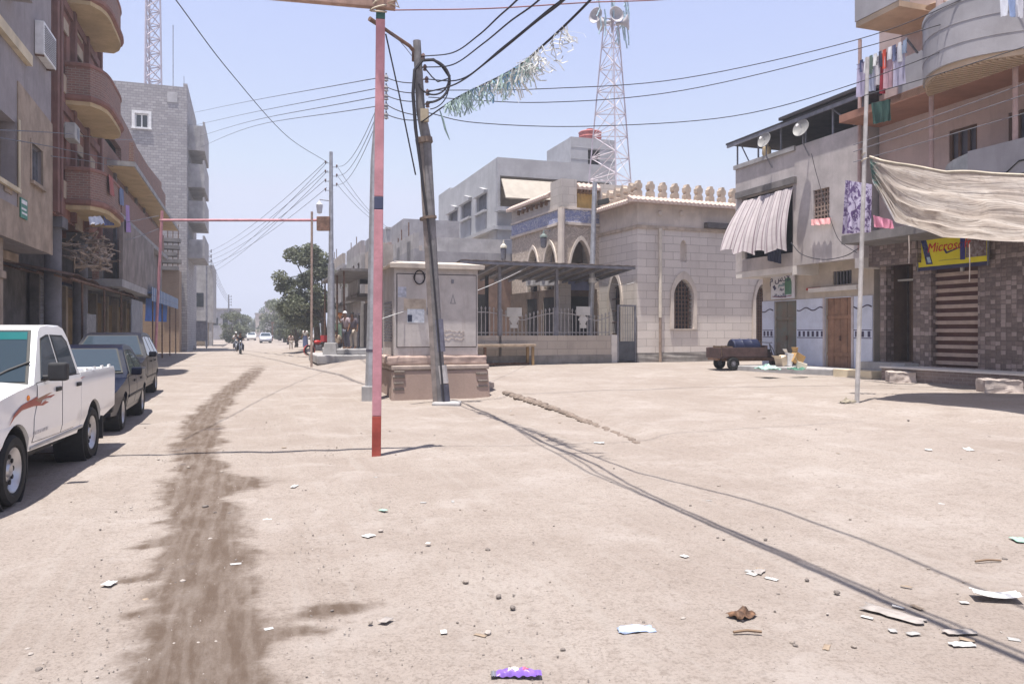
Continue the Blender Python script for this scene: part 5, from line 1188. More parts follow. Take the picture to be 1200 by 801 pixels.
# ================================================================== tarpaulin, its pole, laundry
pb = gp(1004, 472); ptop = at(1016, 96, pb.y)
t = thing('awning_pole', 'thin pale steel pole holding the corner of the big cloth tarpaulin', 'pole', pb)
d = ptop-pb
build('shaft', MB().tube([(0,0,-.1),d*.5,d,d+Vector((.01,0,.5))], [.05,.045,.04,.04], 8), mat('pale_pole', (.46,.44,.43), .7, .25, 4, stain=.4), t, smooth=True)
build('rope_knot', MB().tube([d*.745+Vector((.05*math.cos(k), .05*math.sin(k), .02*k)) for k in range(12)], .012, 4), mat('rope', (.4,.35,.28), .9), t)
crumple('dry_weed', 'tuft of dry weed and rubbish at the foot of the awning pole', 'weed', 993, 472, (.3,.2), mat('dry_weed', (.25,.22,.17), .9, .4, 9), 21, .5)
Yp = pb.y
A0 = at(1019, 186, Yp)
def tarp_P(u, v):
    # v=0 near upper rope, v=1 far sagging hem
    near = [(0,at(1019,185,Yp)), (.25,at(1052,192,15.2)), (.55,at(1110,203,14.4)), (.8,at(1160,205,13.6)), (1.0,at(1215,207,12.6)), (1.35,at(1330,200,11.4))]
    far = [(0,at(1022,212,Yp+.3)), (.25,at(1048,258,16.9)), (.55,at(1100,276,17.0)), (.8,at(1150,281,16.9)), (1.0,at(1205,282,16.4)), (1.35,at(1330,285,15.2))]
    def ev(L):
        for (a, p), (b_, q) in zip(L, L[1:]):
            if u <= b_: k = (u-a)/(b_-a); k = k*k*(3-2*k)*.3+k*.7; return p.lerp(q, k)
        return L[-1][1]
    a, b_ = ev(near), ev(far)
    k = sm(0, .35, u)
    p = a.lerp(b_, v); p.z -= .42*math.sin(PI*min(1,v*1.05))*k
    # folds run from the pole corner outwards, more open to the right
    th_ = v*(1-.25*u); q = th_*9 + .8*math.sin(u*3.0)
    w = .13*(1-2*abs(math.sin(q*PI*.75+u*2.2+.6*noise.noise((u*3,v*3,1)))))*math.sin(PI*min(1,v+.05))*(.35+.65*k)*(.5+.8*abs(noise.noise((u*2.5,v*4,6)))) + .035*math.sin(u*23+v*5)*(1-abs(2*v-1)) + .04*noise.noise((u*5, v*6, 2))+.05*math.sin(v*25+noise.noise((u*3, v*2, 8))*5)*(1-sm(.0,.5,u))*sm(.02,.12,u)
    p.z += w; p.y += w*.8; return p
mb = sheet(lambda u, v: tarp_P(u*1.35, v)-A0, 110, 44)
mt, nt, b = newmat('patched_canvas'); L = nt.links
uv = nd(nt, 'ShaderNodeTexCoord').outputs['UV']; ob = nd(nt, 'ShaderNodeTexCoord').outputs['Object']
n1 = noise_t(nt, scaled(nt, uv, (3,9,1)), 1.5, 7, .65, .4); n2 = noise_t(nt, ob, 7, 6)
c = mixc(nt, ramp(nt, n1, .38, .66), (.48,.42,.375), (.64,.59,.545)); c = mixc(nt, ramp(nt, n2, .5, .75, 0, .5), c, (.25,.2,.17))
spu = nd(nt, 'ShaderNodeSeparateXYZ'); L.new(uv, spu.inputs[0])
gr = ramp(nt, spu.outputs[0], .03, .075, 1, 0); pat = noise_t(nt, ob, 9, 3)
gm = nd(nt, 'ShaderNodeMath', operation='MULTIPLY'); L.new(gr, gm.inputs[0]); L.new(ramp(nt, pat, .4, .55), gm.inputs[1])
c = mixc(nt, gm.outputs[0], c, (.16,.27,.25))
gw = nd(nt, 'ShaderNodeMath', operation='MULTIPLY'); L.new(ramp(nt, spu.outputs[1], .75, .98), gw.inputs[0]); L.new(ramp(nt, noise_t(nt, scaled(nt, uv, (6,2,1)), 2, 5), .42, .62), gw.inputs[1])
c = mixc(nt, gw.outputs[0], c, (.60,.60,.66))
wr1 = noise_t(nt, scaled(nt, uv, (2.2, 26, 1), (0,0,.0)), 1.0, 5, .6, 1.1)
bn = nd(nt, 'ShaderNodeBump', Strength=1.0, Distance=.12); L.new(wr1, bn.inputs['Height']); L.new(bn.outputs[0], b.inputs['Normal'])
c = mixc(nt, ramp(nt, wr1, .30, .42, .55, 0), c, (.22,.18,.155))  # fold shade painted into the canvas along the wrinkle troughs
L.new(c, b.inputs['Base Color']); b.inputs['Roughness'].default_value = .9
tr_ = nd(nt, 'ShaderNodeBsdfTranslucent'); L.new(c, tr_.inputs[0]); L.new(bn.outputs[0], tr_.inputs['Normal']); mx = nd(nt, 'ShaderNodeMixShader'); mx.inputs[0].default_value = .5; L.new(b.outputs[0], mx.inputs[1]); L.new(tr_.outputs[0], mx.inputs[2]); L.new(mx.outputs[0], nt.nodes['Material Output'].inputs[0])
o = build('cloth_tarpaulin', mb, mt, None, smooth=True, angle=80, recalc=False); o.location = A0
uvl = o.data.uv_layers.new(name='UVMap')
for l in o.data.loops: i = l.vertex_index; uvl.data[l.index].uv = ((i//45)/110, (i % 45)/44)
build('rope', MB().tube([tarp_P(1.35*i/40, 0)-A0+Vector((0,-.01,.015)) for i in range(41)], .03, 5), mat('rope', ()), o)
tag(o, 'huge patched beige cloth tarpaulin stretched as shade in front of the tiled shop', 'tarpaulin')
q = tarp_P(1.35, 0); g_ = Vector((q.x, q.y, gh(q.x, q.y))); t = thing('awning_pole', 'steel pole holding the right hand corner of the cloth tarpaulin', 'pole', g_)
build('shaft', MB().tube([(0,0,-.1),(0,0,q.z-g_.z+.2)], .045, 8), mat('pale_pole', ()), t, smooth=True)
# hanging strings under it
for k, (px, y0, y1, lab) in enumerate(((1136, 286, 330, 'thin white cord hanging in front of the maroon roller shutter'),(1065, 276, 309, 'thin cord hanging in front of the tiled lintel'))):
    p = at(px, y1, 17.0); q = at(px, y0, 17.0); o = build('string', MB().tube([(0,0,0),(.01,0,(q.z-p.z)*.5),(0,0,q.z-p.z)], .012, 4), mat('cord_white', (.5,.45,.42), .8)); place(o, p); tag(o, lab, 'string')
# purple cloth and pink towel behind the pole
VIO = None
def patterned(name, c1, c2, scale):
    if name in MC: return MC[name]
    m, nt, b = newmat(name); MC[name] = m; L = nt.links; uv = nd(nt, 'ShaderNodeTexCoord').outputs['UV']
    v = noise_t(nt, uv, scale, 3, .7, 1.2); c = mixc(nt, ramp(nt, v, .44, .54), c1, c2); L.new(c, b.inputs['Base Color']); b.inputs['Roughness'].default_value = .85; return m
VIO = patterned('violet_print', (.10,.06,.16), (.46,.42,.54), 6)
cloth('hanging_cloth', 'purple and white patterned cloth hanging behind the awning pole', 'cloth', [at(991,211,17.3),at(1022,216,17.0),at(1021,272,17.0),at(987,274,17.3)], VIO, 4, .05)
cloth('hanging_cloth', 'pink towel hanging low at the corner of the tarpaulin', 'towel', [at(1023,252,16.9),at(1046,258,16.9),at(1046,268,16.9),at(1024,266,16.9)], mat('rose_cloth', (.6,.25,.36), .85, .2), 3, .04)
cloth('hanging_cloth', 'dark green cloth hanging under the clothes line at the pink house', 'cloth', [at(1021,121,19),at(1044,116,19),at(1044,141,19),at(1022,146,19)], mat('dark_green_cloth', (.03,.07,.06), .85, .3), 3, .05)
# clothes line on brackets
ca, cb = at(1004, 76, 20.3), at(1062, 50, 18.6)
t = thing('clothes_line', 'clothes line strung on a bracket at the corner of the pink house', 'clothes line', ca)
d = cb-ca
build('line', MB().tube([(0,0,0),d*.5+Vector((0,0,-.05)),d], .01, 4).tube([(0,0,-.12),d*.5+Vector((0,0,-.18)),d+Vector((0,0,-.12))], .01, 4), WIREG, t)
bk = at(1075, 62, 19.6)-ca
build('bracket', MB().tube([d+Vector((0,0,.1)),bk], .03, 5), GREYMETAL, t)
items = [(.02,.2,'lilac shirt',(.50,.46,.62),1.0),(.22,.36,'pale blue shirt',(.50,.54,.68),.95),(.38,.50,'white blouse',(.66,.64,.68),.85),(.51,.57,'dark red towel',(.35,.04,.06),1.15),(.58,.74,'pink and white dress',(.60,.40,.46),1.05),(.77,.98,'pale lilac sheet',(.52,.50,.64),1.1)]
for u0, u1, nm, col, h in items:
    a, b_ = ca+d*u0, ca+d*u1; h *= .9
    cloth('laundry', '%s hanging on the clothes line at the pink house corner' % nm, 'laundry', [a, b_, b_+Vector((.02,0,-h)), a+Vector((-.02,0,-h*.97))], mat('laundry_%s' % nm.replace(' ', '_'), col, .85, .12, 3, bmp=0, trans=.3), 2, .04, 10, 8, 'laundry on the clothes line')
cols = [(.05,.06,.14),(.6,.6,.62),(.1,.14,.12),(.6,.6,.6),(.06,.06,.1),(.55,.08,.05),(.62,.62,.66),(.12,.14,.25),(.55,.55,.58),(.2,.25,.35)]
for i in range(10):
    u = .03+i*.095; a, b_ = ca+d*u+Vector((0,-.12,.06)), ca+d*(u+.07)+Vector((0,-.12,.06)); h = .32+.08*(i % 3)
    nm = ['navy','white','dark green','off white','black','red','bright white','slate blue','pale grey','steel blue'][i]
    cloth('laundry', 'small %s garment on the front clothes line, %s of the bracket' % (nm, 'far' if i < 5 else 'near the end'), 'laundry', [a, b_, b_+Vector((0,0,-h)), a+Vector((0,0,-h))], mat('laundry_small_%d' % i, cols[i], .85, .15, 3, bmp=0), 1, .03, 6, 5, 'laundry on the clothes line')
for i, (px, nm, col) in enumerate(((1177,'white',(.62,.64,.70)),(1186,'blue',(.25,.32,.5)),(1195,'grey',(.5,.5,.55)))):
    cloth('laundry', '%s garment hung over the rim of the curved grey balcony' % nm, 'laundry', [at(px-5,-4,16.2),at(px+5,-4,16.2),at(px+4,18+2*i,16.2),at(px-4,20,16.2)], mat('balcony_laundry_%s' % nm, col, .85, .15, bmp=0), 2, .03, 8, 6, 'laundry on the curved balcony')
def rough_(o, st):
    s1 = o.modifiers.new('sub', 'SUBSURF'); s1.subdivision_type = 'SIMPLE'; s1.levels = s1.render_levels = 4
    tx = bpy.data.textures.new('lumps', 'CLOUDS'); tx.noise_scale = .3; d = o.modifiers.new('rough', 'DISPLACE'); d.texture = tx; d.strength = st; d.mid_level = .5
# ================================================================== kiosk
KIO = mat('kiosk_grey_paint', (.47,.435,.42), .65, .18, 1.6, stain=.65, stain_col=(.30,.25,.22), spec=.4)
kp = gp(462, 466); kt, ks = ts(kp.x, kp.y)
zk = 0.0; K = thing('transformer_kiosk', 'pale grey steel transformer kiosk on a cracked pinkish masonry plinth', 'kiosk', (kp.x, kp.y, zk), TH)
kf = Face(K, (0,0,0), (1,0,0), (0,-1,0)); kl = Face(K, (0,0,0), (0,1,0), (-1,0,0))
kw = kf.px(560, 360)[0]; kd = 1.75; z1 = kf.px(462, 311)[1]; z0 = kf.px(470, 417)[1]
build('cabinet', MB().box(0, kw, 0, kd, z0, z1), KIO, K, bevel=.015)
build('roof', MB().hexa([(-.14,-.16,z1),(kw+.14,-.16,z1),(kw+.14,kd+.16,z1),(-.14,kd+.16,z1),(-.14,-.16,z1+.05),(kw+.14,-.16,z1+.05),(kw*.5+.9,kd*.5+.1,z1+.2),(kw*.5-.9,kd*.5+.1,z1+.2)]).box(-.13,kw+.13,-.165,-.15,z1-.06,z1+.05), mat('kiosk_roof', (.52,.46,.40), .8, .2, 2, stain=.3), K)
dz0, dz1 = kf.px(510, 406)[1], kf.px(510, 322)[1]; xa, xb, xc = kf.px(465.5, 360)[0], kf.px(508, 360)[0], kf.px(557.5, 360)[0]
for a, b_ in ((xa, xb-.01), (xb+.01, xc)):
    d_ = build('door', MB().fbox(kf, a, b_, dz0, dz1, .004, .025), KIO, K, bevel=.006)
    build('handle', MB().fbox(kf, b_-.16 if a == xa else a+.08, b_-.08 if a == xa else a+.16, (dz0+dz1)/2-.1, (dz0+dz1)/2+.08, .026, .05), GREYMETAL, d_)
GAPM = mat('gap_shadow', (.07,.065,.065), .9, bmp=0)
build('door_gap', MB().fbox(kf, xa-.02, xc+.02, dz0-.02, dz1+.02, .001, .0035), GAPM, K)
mb = MB(); [mb.fbox(kl, .35, kd-.3, z0+.35+.075*i, z0+.39+.075*i, .003, .02) for i in range(14)]; build('louvre', mb, GREYMETAL, K)
q = kf.rc(477, 362, 497, 378); build('notice', MB().fbox(kf, *q, .026, .029), mat('notice_paper', (.55,.62,.72), .7, .3, 9, col2=(.75,.78,.82), bmp=0), K)
q = kf.rc(477, 366, 484, 378); build('notice_portrait', MB().fbox(kf, q[0]+.01, q[1]-.03, q[2]+.02, q[3]-.06, .0295, .031), mat('notice_dark', (.05,.06,.1), .7, bmp=0), K)
q = kf.rc(466, 336, 476, 348); build('notice', MB().fbox(kf, *q, .026, .028), mat('faded_notice', (.44,.46,.54), .7, .3, 12, bmp=0), K)
q = kf.rc(473, 350, 499, 364); build('glue_patch', MB().fbox(kf, *q, .0255, .0265), mat('glue_tan', (.46,.39,.32), .8, .3, 5, bmp=0), K)
q = kf.rc(527, 344, 534, 356); c_ = (q[0]+q[1])/2
build('warning_triangle', MB().prism([(q[0],q[2]),(q[1],q[2]),(c_,q[3])], kf.P, .0275, .026, [(q[0]+.03,q[2]+.02),(q[1]-.03,q[2]+.02),(c_,q[3]-.05)][::1] and [[(q[0]+.035,q[2]+.02),(q[1]-.035,q[2]+.02),(c_,q[3]-.06)]]), mat('faint_grey_ink', (.28,.27,.28), .8, bmp=0), K)
q = kf.rc(519, 386, 544, 399); mb = MB(); INK = mat('brown_ink', (.3,.24,.2), .8, bmp=0)
rr = random.Random(4)
for j in range(3):
    z = q[2]+(q[3]-q[2])*(j+.5)/3; pts = [kf.P(q[0]+(q[1]-q[0])*i/16, z+rr.uniform(-.035,.035), .027) for i in range(17)]; mb.tube(pts, .006, 3)
build('scribble', mb, INK, K)
q = kf.px(530, 330); build('lock', MB().fbox(kf, q[0]-.03, q[0]+.03, q[1]-.05, q[1]+.05, .026, .05), GREYMETAL, K)
q = kf.px(491, 325); build('wire_coil', MB().tube([kf.P(q[0]+.13*math.cos(k*PI/8)*(1+.1*math.sin(k)), q[1]+.17*math.sin(k*PI/8), .05+.01*(k % 3)) for k in range(34)], .014, 5), WIRE, K)
PLB = brick('pinkish_render_plinth', (.37,.275,.235), (.34,.255,.215), (.32,.25,.21), 3, .8, .004, dirt=.55, dirt_col=(.27,.20,.17), bmp=.3)
bx0, bx1 = kf.px(456, 445)[0]-.0, kf.px(572, 445)[0]; zt = kf.px(515, 427)[1]
build('plinth', MB().hexa([(bx0,-.28,-.2),(bx1,-.28,-.2),(bx1,kd+.3,-.2),(bx0,kd+.3,-.2),(bx0+.04,-.22,zt-.12),(bx1-.06,-.22,zt-.12),(bx1-.06,kd+.25,zt-.12),(bx0+.04,kd+.25,zt-.12)]), PLB, K, bevel=.05); rough_(bpy.data.objects['plinth'], .10)
build('plinth_cap', MB().box(bx0+.02,bx1-.04,-.24,kd+.27,zt-.118,zt), mat('dusty_pink_cap', (.40,.33,.29), .95, .25, 3), K, bevel=.03)
build('plinth_upper_course', MB().box(-.18, kw+.2, -.16, kd+.15, zt+.002, z0-.002), mat('pink_course', (.41,.31,.27), .92, .2, 2, stain=.4), K, bevel=.04); rough_(bpy.data.objects['plinth_upper_course'], .06)
mb = MB()
for k, (x, z, w_, h_) in enumerate(((.02,.55,.3,.06),(.04,.4,.24,.05),(.02,.25,.28,.06),(.05,.68,.26,.05),(-.35,.6,.3,.06),(-.3,.42,.26,.05),(-.33,.28,.3,.05))):
    xx = bx0+x+.03 if x > 0 else bx1+x-.05; mb.box(xx, xx+w_, -.262-.02*(k % 2), -.20, z, z+h_)
build('exposed_brick', mb, brick('grey_bricks_exposed', (.24,.2,.18), (.2,.17,.15), (.3,.26,.22), .2, .1), K, bevel=.012)
rock('broken stones at the right foot of the kiosk plinth', 558, 447, 575, 459, 4)
# ================================================================== poles
PINKP = mat('sun_bleached_pink_paint', (.52,.25,.28), .65, .2, 3, stain=.6, stain_col=(.36,.17,.18))
REDP = mat('red_paint_pole', (.36,.07,.05), .65, .3, 5, stain=.6, stain_col=(.22,.09,.06))
GREENP = mat('dark_green_paint', (.05,.13,.12), .6, .2)
BLUEP = mat('dark_blue_paint', (.07,.08,.14), .6, .2)
OLDB = mat('old_pinkish_timber', (.38,.25,.20), .85, .3, 5, stain=.5)
p = gp(441, 533); pt = at(446, 12, p.y); h = pt.z-p.z; lean = pt.x-p.x
t = thing('overhead_gate', 'tall pink and red painted pole in the foreground carrying a long overhead timber beam', 'gate frame', p, math.radians(10))
Ri = Matrix.Rotation(-math.radians(10), 4, 'Z'); L_ = lambda v: Ri @ Vector(v)
def seg(z0, z1, w=.062):
    a, b_ = L_((lean*z0/h, 0, 0)), L_((lean*z1/h, 0, 0))
    return MB().hexa([(a.x-w,a.y-w,z0),(a.x+w,a.y-w,z0),(a.x+w,a.y+w,z0),(a.x-w,a.y+w,z0),(b_.x-w,b_.y-w,z1),(b_.x+w,b_.y-w,z1),(b_.x+w,b_.y+w,z1),(b_.x-w,b_.y+w,z1)])
zz = [-.2, at(441,487,p.y).z-p.z, at(441,246,p.y).z-p.z, at(441,231,p.y).z-p.z, at(441,24,p.y).z-p.z, h+.35]
for i, (m_, nm) in enumerate(((REDP,'pole_base'),(PINKP,'pole_shaft'),(BLUEP,'pole_band'),(PINKP,'pole_shaft'),(GREENP,'pole_head'))):
    build(nm, seg(zz[i], zz[i+1], .062), m_, t, bevel=.012)
bz = at(446,9,p.y).z-p.z; bl = Vector((lean,0,0))
db = L_((-.984,-.177,.015)); o_ = L_((lean, -.12, bz)); e_ = o_-db*.22
s_ = o_+db*9.2; wv_ = L_((-.177,.984,0)).normalized()*.05; up = Vector((0,0,.065))
build('beam', MB().hexa([e_-wv_-up, s_-wv_-up, s_+wv_-up, e_+wv_-up, e_-wv_+up, s_-wv_+up, s_+wv_+up, e_+wv_+up]), OLDB, t, bevel=.01)
mb = MB()
for k in range(5): 
    c_ = o_+Vector((0,.03,0)); pts = [c_+Vector(((.1+.02*(k%2))*math.cos(a*PI/6), .13*math.sin(a*PI/6), (-.09+.045*k)+.05*math.sin(a*PI/6+k))) for a in range(13)]; mb.tube(pts, .012, 4)
mb.tube([e_+Vector((0,-.06,.05)), e_+Vector((.05,-.06,-.05)), e_+Vector((-.1,-.07,.0)), e_+Vector((.02,-.06,.06))], .012, 4)
build('rope_lashing', mb, mat('rope', ()), t)
fp_ = s_-db*.3; build('far_post', MB().tube([(fp_.x,fp_.y,-.1),(fp_.x,fp_.y,bz+.3)], .07, 8), PINKP, t)
# second gate down the street
p = gp(365, 430); pL = gY(181, p.y+1.0); zb_ = at(365,258,p.y).z
t = thing('overhead_gate', 'thin pink overhead bar across the street on two slim posts farther down the road', 'gate frame', p)
build('post', MB().tube([(0,0,-.1),(.02,0,at(367,248,p.y).z-p.z)], .055, 8), mat('tan_post_paint', (.40,.30,.25), .8, .25, 3), t)
q = at(190,247,p.y+1.0)-p; q0 = pL-p
build('post', MB().tube([(q0.x,q0.y,-.1),(q.x,q.y,q.z)], .07, 8), PINKP, t)
b0 = at(190,258,p.y+1)-p; build('beam', MB().tube([b0-Vector((.1,0,0)), (b0+Vector((0,0,zb_-p.z)))*.5, Vector((.35,0,zb_-p.z))], .06, 8), PINKP, t)
x0 = at(379,262,p.y)-p; build('hung_box', MB().box(x0.x-.3,x0.x+.3,-.1,.12,x0.z-.33,x0.z+.33), mat('brown_box', (.24,.14,.10), .8, .35, 6), t, bevel=.02)
# utility poles
def insulators(t, xs_, zs_, m=None, side=1, w=.05):
    """one arm bracket with porcelain per wire"""
    for z in zs_:
        o = build('insulator_bracket', MB().tube([(xs_,0,z),(xs_+side*.22,0,z)], .018, 5).tube([(xs_+side*.2,0,z-.06),(xs_+side*.2,0,z+.1)], .015, 5), GREYMETAL, t)
        build('insulator', MB().lathe([(0,0),(w,.01),(w*.7,.04),(w,.06),(w*.6,.1),(0,.11)], (xs_+side*.2,0,z+.02), 8), m or mat('porcelain_brown', (.16,.10,.09), .3, .2, bmp=0), o)
p = gp(388, 424); hp = at(388,178,p.y).z-p.z
U1 = thing('utility_pole', 'stepped grey steel utility pole on a concrete foot right of the far street', 'utility pole', p)
build('shaft', MB().tube([(0,0,.8),(0,0,hp*.47)], [.20,.16], 12).tube([(0,0,hp*.47),(0,0,hp)], [.125,.085], 12), STEEL, U1, smooth=True)
build('footing', MB().hexa([(-.42,-.38,-.2),(.42,-.38,-.2),(.42,.38,-.2),(-.42,.38,-.2),(-.28,-.26,.95),(.28,-.26,.95),(.28,.26,.95),(-.28,.26,.95)]), CONC, U1, bevel=.04)
insulators(U1, -.08, [hp-.55-.45*i for i in range(4)], side=-1)
insulators(U1, .08, [hp-.75-.45*i for i in range(3)], side=1)
zl = at(375,245,p.y).z-p.z; xl = (375-388)/F*p.y
build('lamp_arm', MB().tube([(0,0,zl+.4),(xl,-.1,zl+.45)], .025, 5), GREYMETAL, U1)
build('lamp', MB().lathe([(0,-.55),(.12,-.5),(.17,-.1),(.09,.0),(.06,.12),(0,.13)], (xl,-.1,zl+.3), 10), mat('lamp_glass', (.55,.56,.6), .3, .1, bmp=0), U1, smooth=True)
def upole(px, py_base, py_top, Y, lab, r=.1, cross=False):
    p = gY(px, Y); hh = at(px, py_top, Y).z-p.z
    t = thing('utility_pole', lab, 'utility pole', p); build('shaft', MB().tube([(0,0,-.1),(0,0,hh)], [r*1.3, r*.75], 8), GREYMETAL, t, smooth=True)
    for i in range(4): build('insulator_bracket', MB().tube([(-.0,0,hh-.4-.55*i),(.55,0,hh-.4-.55*i)], .05, 5).tube([(.5,0,hh-.55-.55*i),(.5,0,hh-.2-.55*i)], .06, 5), GREYMETAL, t)
    return p, hh
U2 = upole(242, 404, 290, 82, 'grey utility pole standing beside the far notice board on the left')
U3 = upole(268, 395, 345, 150, 'distant utility pole at the left side of the street beyond the raw concrete house', .16)
upole(279, 393, 362, 240, 'faintest utility pole near the vanishing point of the street', .2)
# leaning pole
WOODP = mat('grey_weathered_pole', (.20,.19,.195), .85, .3, 4, stain=.5)
p = gp(515, 474); pT = at(488, 48, p.y+.2)-p
LP = thing('utility_pole', 'leaning dark utility pole with cable loops, standing beside the kiosk', 'utility pole', p)
def lpx(px, py, dy=0.0): return at(px, py, p.y+dy)-p
build('shaft', MB().tube([lpx(517,476), lpx(508,330), lpx(499,160), lpx(493,130), lpx(488.5,48)], [.13,.125,.12,.105,.09], 10), WOODP, LP, smooth=True)
build('splint', MB().hexa([tuple(lpx(507.5,476,-.1)),tuple(lpx(513.5,476,-.1)),tuple(lpx(513.5,476,.1)),tuple(lpx(507.5,476,.1)),tuple(lpx(490,160,-.1)),tuple(lpx(496,160,-.1)),tuple(lpx(496,160,.1)),tuple(lpx(490,160,.1))]), mat('splint_timber', (.25,.215,.20), .85, .3, 4, stain=.5), LP, bevel=.01)
build('pole_band', MB().tube([lpx(521,473), lpx(519,450)], .135, 10), mat('dark_paint_band', (.09,.09,.12), .7, .3, 5), LP)
build('pole_band', MB().tube([lpx(519,449), lpx(516.5,428)], .133, 10), mat('white_paint_band', (.48,.46,.46), .7, .25, 5), LP)
build('pole_band', MB().tube([lpx(515.5,412), lpx(512.5,374)], .13, 10), mat('bluegrey_band', (.17,.17,.22), .7, .25, 5), LP)
build('strap', MB().tube([lpx(497.5,168), lpx(496.5,162)], .20, 10).tube([lpx(502,257), lpx(501.5,254)], .2, 10), mat('strap_rust', (.2,.15,.12), .8), LP)
build('footing', MB().box(-.15,.5,-.32,.2,-.15,.08), CONC, LP, bevel=.04)
build('power_cable', MB().tube([lpx(520,470,-.16), lpx(511,360,-.16), lpx(504,280,-.16), lpx(487,150,-.12), lpx(484,110,-.15), lpx(486,82,-.15), lpx(495,71,-.12), lpx(508,70,-.1), lpx(518,77,-.08), lpx(527,90,-.05)], [.022]*3+[.04]*7, 6), WIRE, LP, smooth=True)
build('lamp_arm', MB().tube([lpx(485,72,.0), lpx(485,60,-.02), lpx(480,54,-.1), lpx(455,37,-.6), lpx(433,22,-1.0)], [.05,.05,.045,.04,.055], 8), RUST, LP, smooth=True)
for k, (px, py) in enumerate(((496,66),(498,79),(500,93),(501,108),(501,122))):
    o = build('insulator_bracket', MB().tube([lpx(492,py,0), lpx(px,py,-.05)], .02, 5), GREYMETAL, LP); c_ = lpx(px,py,-.05); build('insulator', MB().lathe([(0,-.09),(.05,-.07),(.035,-.02),(.055,0),(.035,.05),(0,.08)], c_, 8), mat('porcelain_brown', ()), o)
build('fuse_box', MB().box(*(lambda c: (c.x-.09,c.x+.09,c.y-.12,c.y+.0,c.z-.14,c.z+.14))(lpx(498,136,-.1))), mat('yellowed_plastic', (.45,.38,.27), .6, .2), LP)
def loop(cx, cy, rx, ry, a0, a1, r, n=22): return MB().tube([lpx(cx+rx*math.cos(math.radians(a0+(a1-a0)*i/n)), cy-ry*math.sin(math.radians(a0+(a1-a0)*i/n)), -.1-.004*i) for i in range(n+1)], r, 6)
build('cable_loop', loop(502,95,25,25,100,-95,.03), WIRE, LP, smooth=True); build('cable_loop', loop(508,92,18,19,-160,10,.022), WIRE, LP, smooth=True); build('cable_loop', loop(502,100,24,28,-5,-85,.013), WIRE, LP, smooth=True)
build('cable_loop', MB().tube([lpx(498,80,-.1), lpx(506,90,-.1), lpx(513,96,-.1), lpx(526,92,-.1)], .016, 5), WIRE, LP, smooth=True)
# pole right behind the pink pole
pq = gp(434, 469); qT = at(447,84,pq.y)-pq
GPQ = thing('utility_pole', 'slim grey pole with a concrete block foot just behind the pink pole', 'utility pole', pq)
fq = lambda px, py: at(px, py, pq.y)-pq
build('shaft', MB().tube([fq(434,469), fq(436.5,380), fq(438.5,250), fq(439,190), fq(446,84)], [.14,.135,.12,.10,.07], 10), STEEL, GPQ, smooth=True)
build('footing', MB().box(-.18,.2,-.2,.2,-.15,.36), CONC, GPQ, bevel=.02)
build('pole_band', MB().tube([fq(435.6,412), fq(435.7,409)], .142, 10), mat('dark_paint_band', ()), GPQ)
for py in (91, 103, 113, 124, 135):
    o = build('insulator_bracket', MB().tube([fq(444,py), fq(455,py)], .02, 5).tube([fq(452.5,py+5), fq(452.5,py-5)], .02, 5), GREYMETAL, GPQ); build('insulator', MB().lathe([(0,-.1),(.06,-.08),(.04,-.02),(.06,0),(.04,.05),(0,.08)], fq(452.5,py), 8), mat('porcelain_grey', (.35,.34,.36), .3, .15, bmp=0), o)
# ================================================================== lattice masts
def lattice(name, label, cat, base, zb, H, w0, w1, secs, r, mats_, three=True, rz=.4):
    t = thing(name, label, cat, base, rz)
    ns = 3 if three else 4
    def P(i, k): 
        w = (w0+(w1-w0)*k); a = 2*PI*i/ns; return Vector((w*math.cos(a), w*math.sin(a), zb+H*k))
    for i in range(ns):
        build('mast_leg', MB().tube([P(i,k/secs) for k in range(secs+1)], r*1.5, 5), mats_[0], t)
    mb = MB()
    for k in range(secs):
        a, b_ = k/secs, (k+1)/secs
        for i in range(ns):
            j = (i+1) % ns; mb.tube([P(i,a), P(j,b_)], r, 4); mb.tube([P(j,a), P(i,b_)], r*.7, 4); mb.tube([P(i,b_), P(j,b_)], r, 4)
    build('lattice_bracing', mb, mats_[1], t)
    return t, P
LAV = mat('lavender_grey_steel', (.40,.36,.42), .6, .15, 4); WRS = mat('whitish_steel', (.55,.50,.54), .6, .15, 4)
Ym = 44.0; b0 = gY(717, Ym); zt = at(714, 28, Ym).z-b0.z
t, P = lattice('loudspeaker_mast', 'slender white and lavender lattice mast behind the mosque carrying horn loudspeakers', 'mast', b0, 0, zt, 2.45, .5, 15, .028, (LAV, WRS), True, .55)
build('lamp_string', MB().tube([P(0,i/14)*.0+Vector((.15*math.cos(i*2.1)*(1.8-i*.1), .15*math.sin(i*1.7)*(1.8-i*.1), zt*(.5+.035*i))) for i in range(14)], .02, 4), WHITEP, t)
build('top_post', MB().tube([(0,0,zt-.5),(0,0,zt+1.6)], .05, 6), LAV, t)
HORN = mat('horn_grey', (.42,.40,.42), .6, .15, 4)
for k, (px, py, az) in enumerate(((701,20,-2.3),(720,19,-1.2),(731,27,-.25),(708,27,2.6))):
    c_ = at(px, py, Ym-.3); loc = c_-b0; loc = Matrix.Rotation(-.55, 4, 'Z') @ loc
    M = Matrix.Translation(loc) @ Matrix.Rotation(az-.55, 4, 'Z') @ Matrix.Rotation(math.radians(86), 4, 'Y')
    mb = MB().lathe([(.0,-.45),(.1,-.45),(.1,-.25),(.08,-.2),(.14,-.05),(.26,.1),(.46,.26),(.44,.27),(.22,.1),(.05,-.05),(0,-.05)], (0,0,0), 16); mb.v = [M @ v for v in mb.v]
    build('horn_loudspeaker', mb, HORN, t, smooth=True); build('horn_bracket', MB().tube([loc, Vector((0,0,loc.z))], .03, 5), LAV, t)
mb = MB()
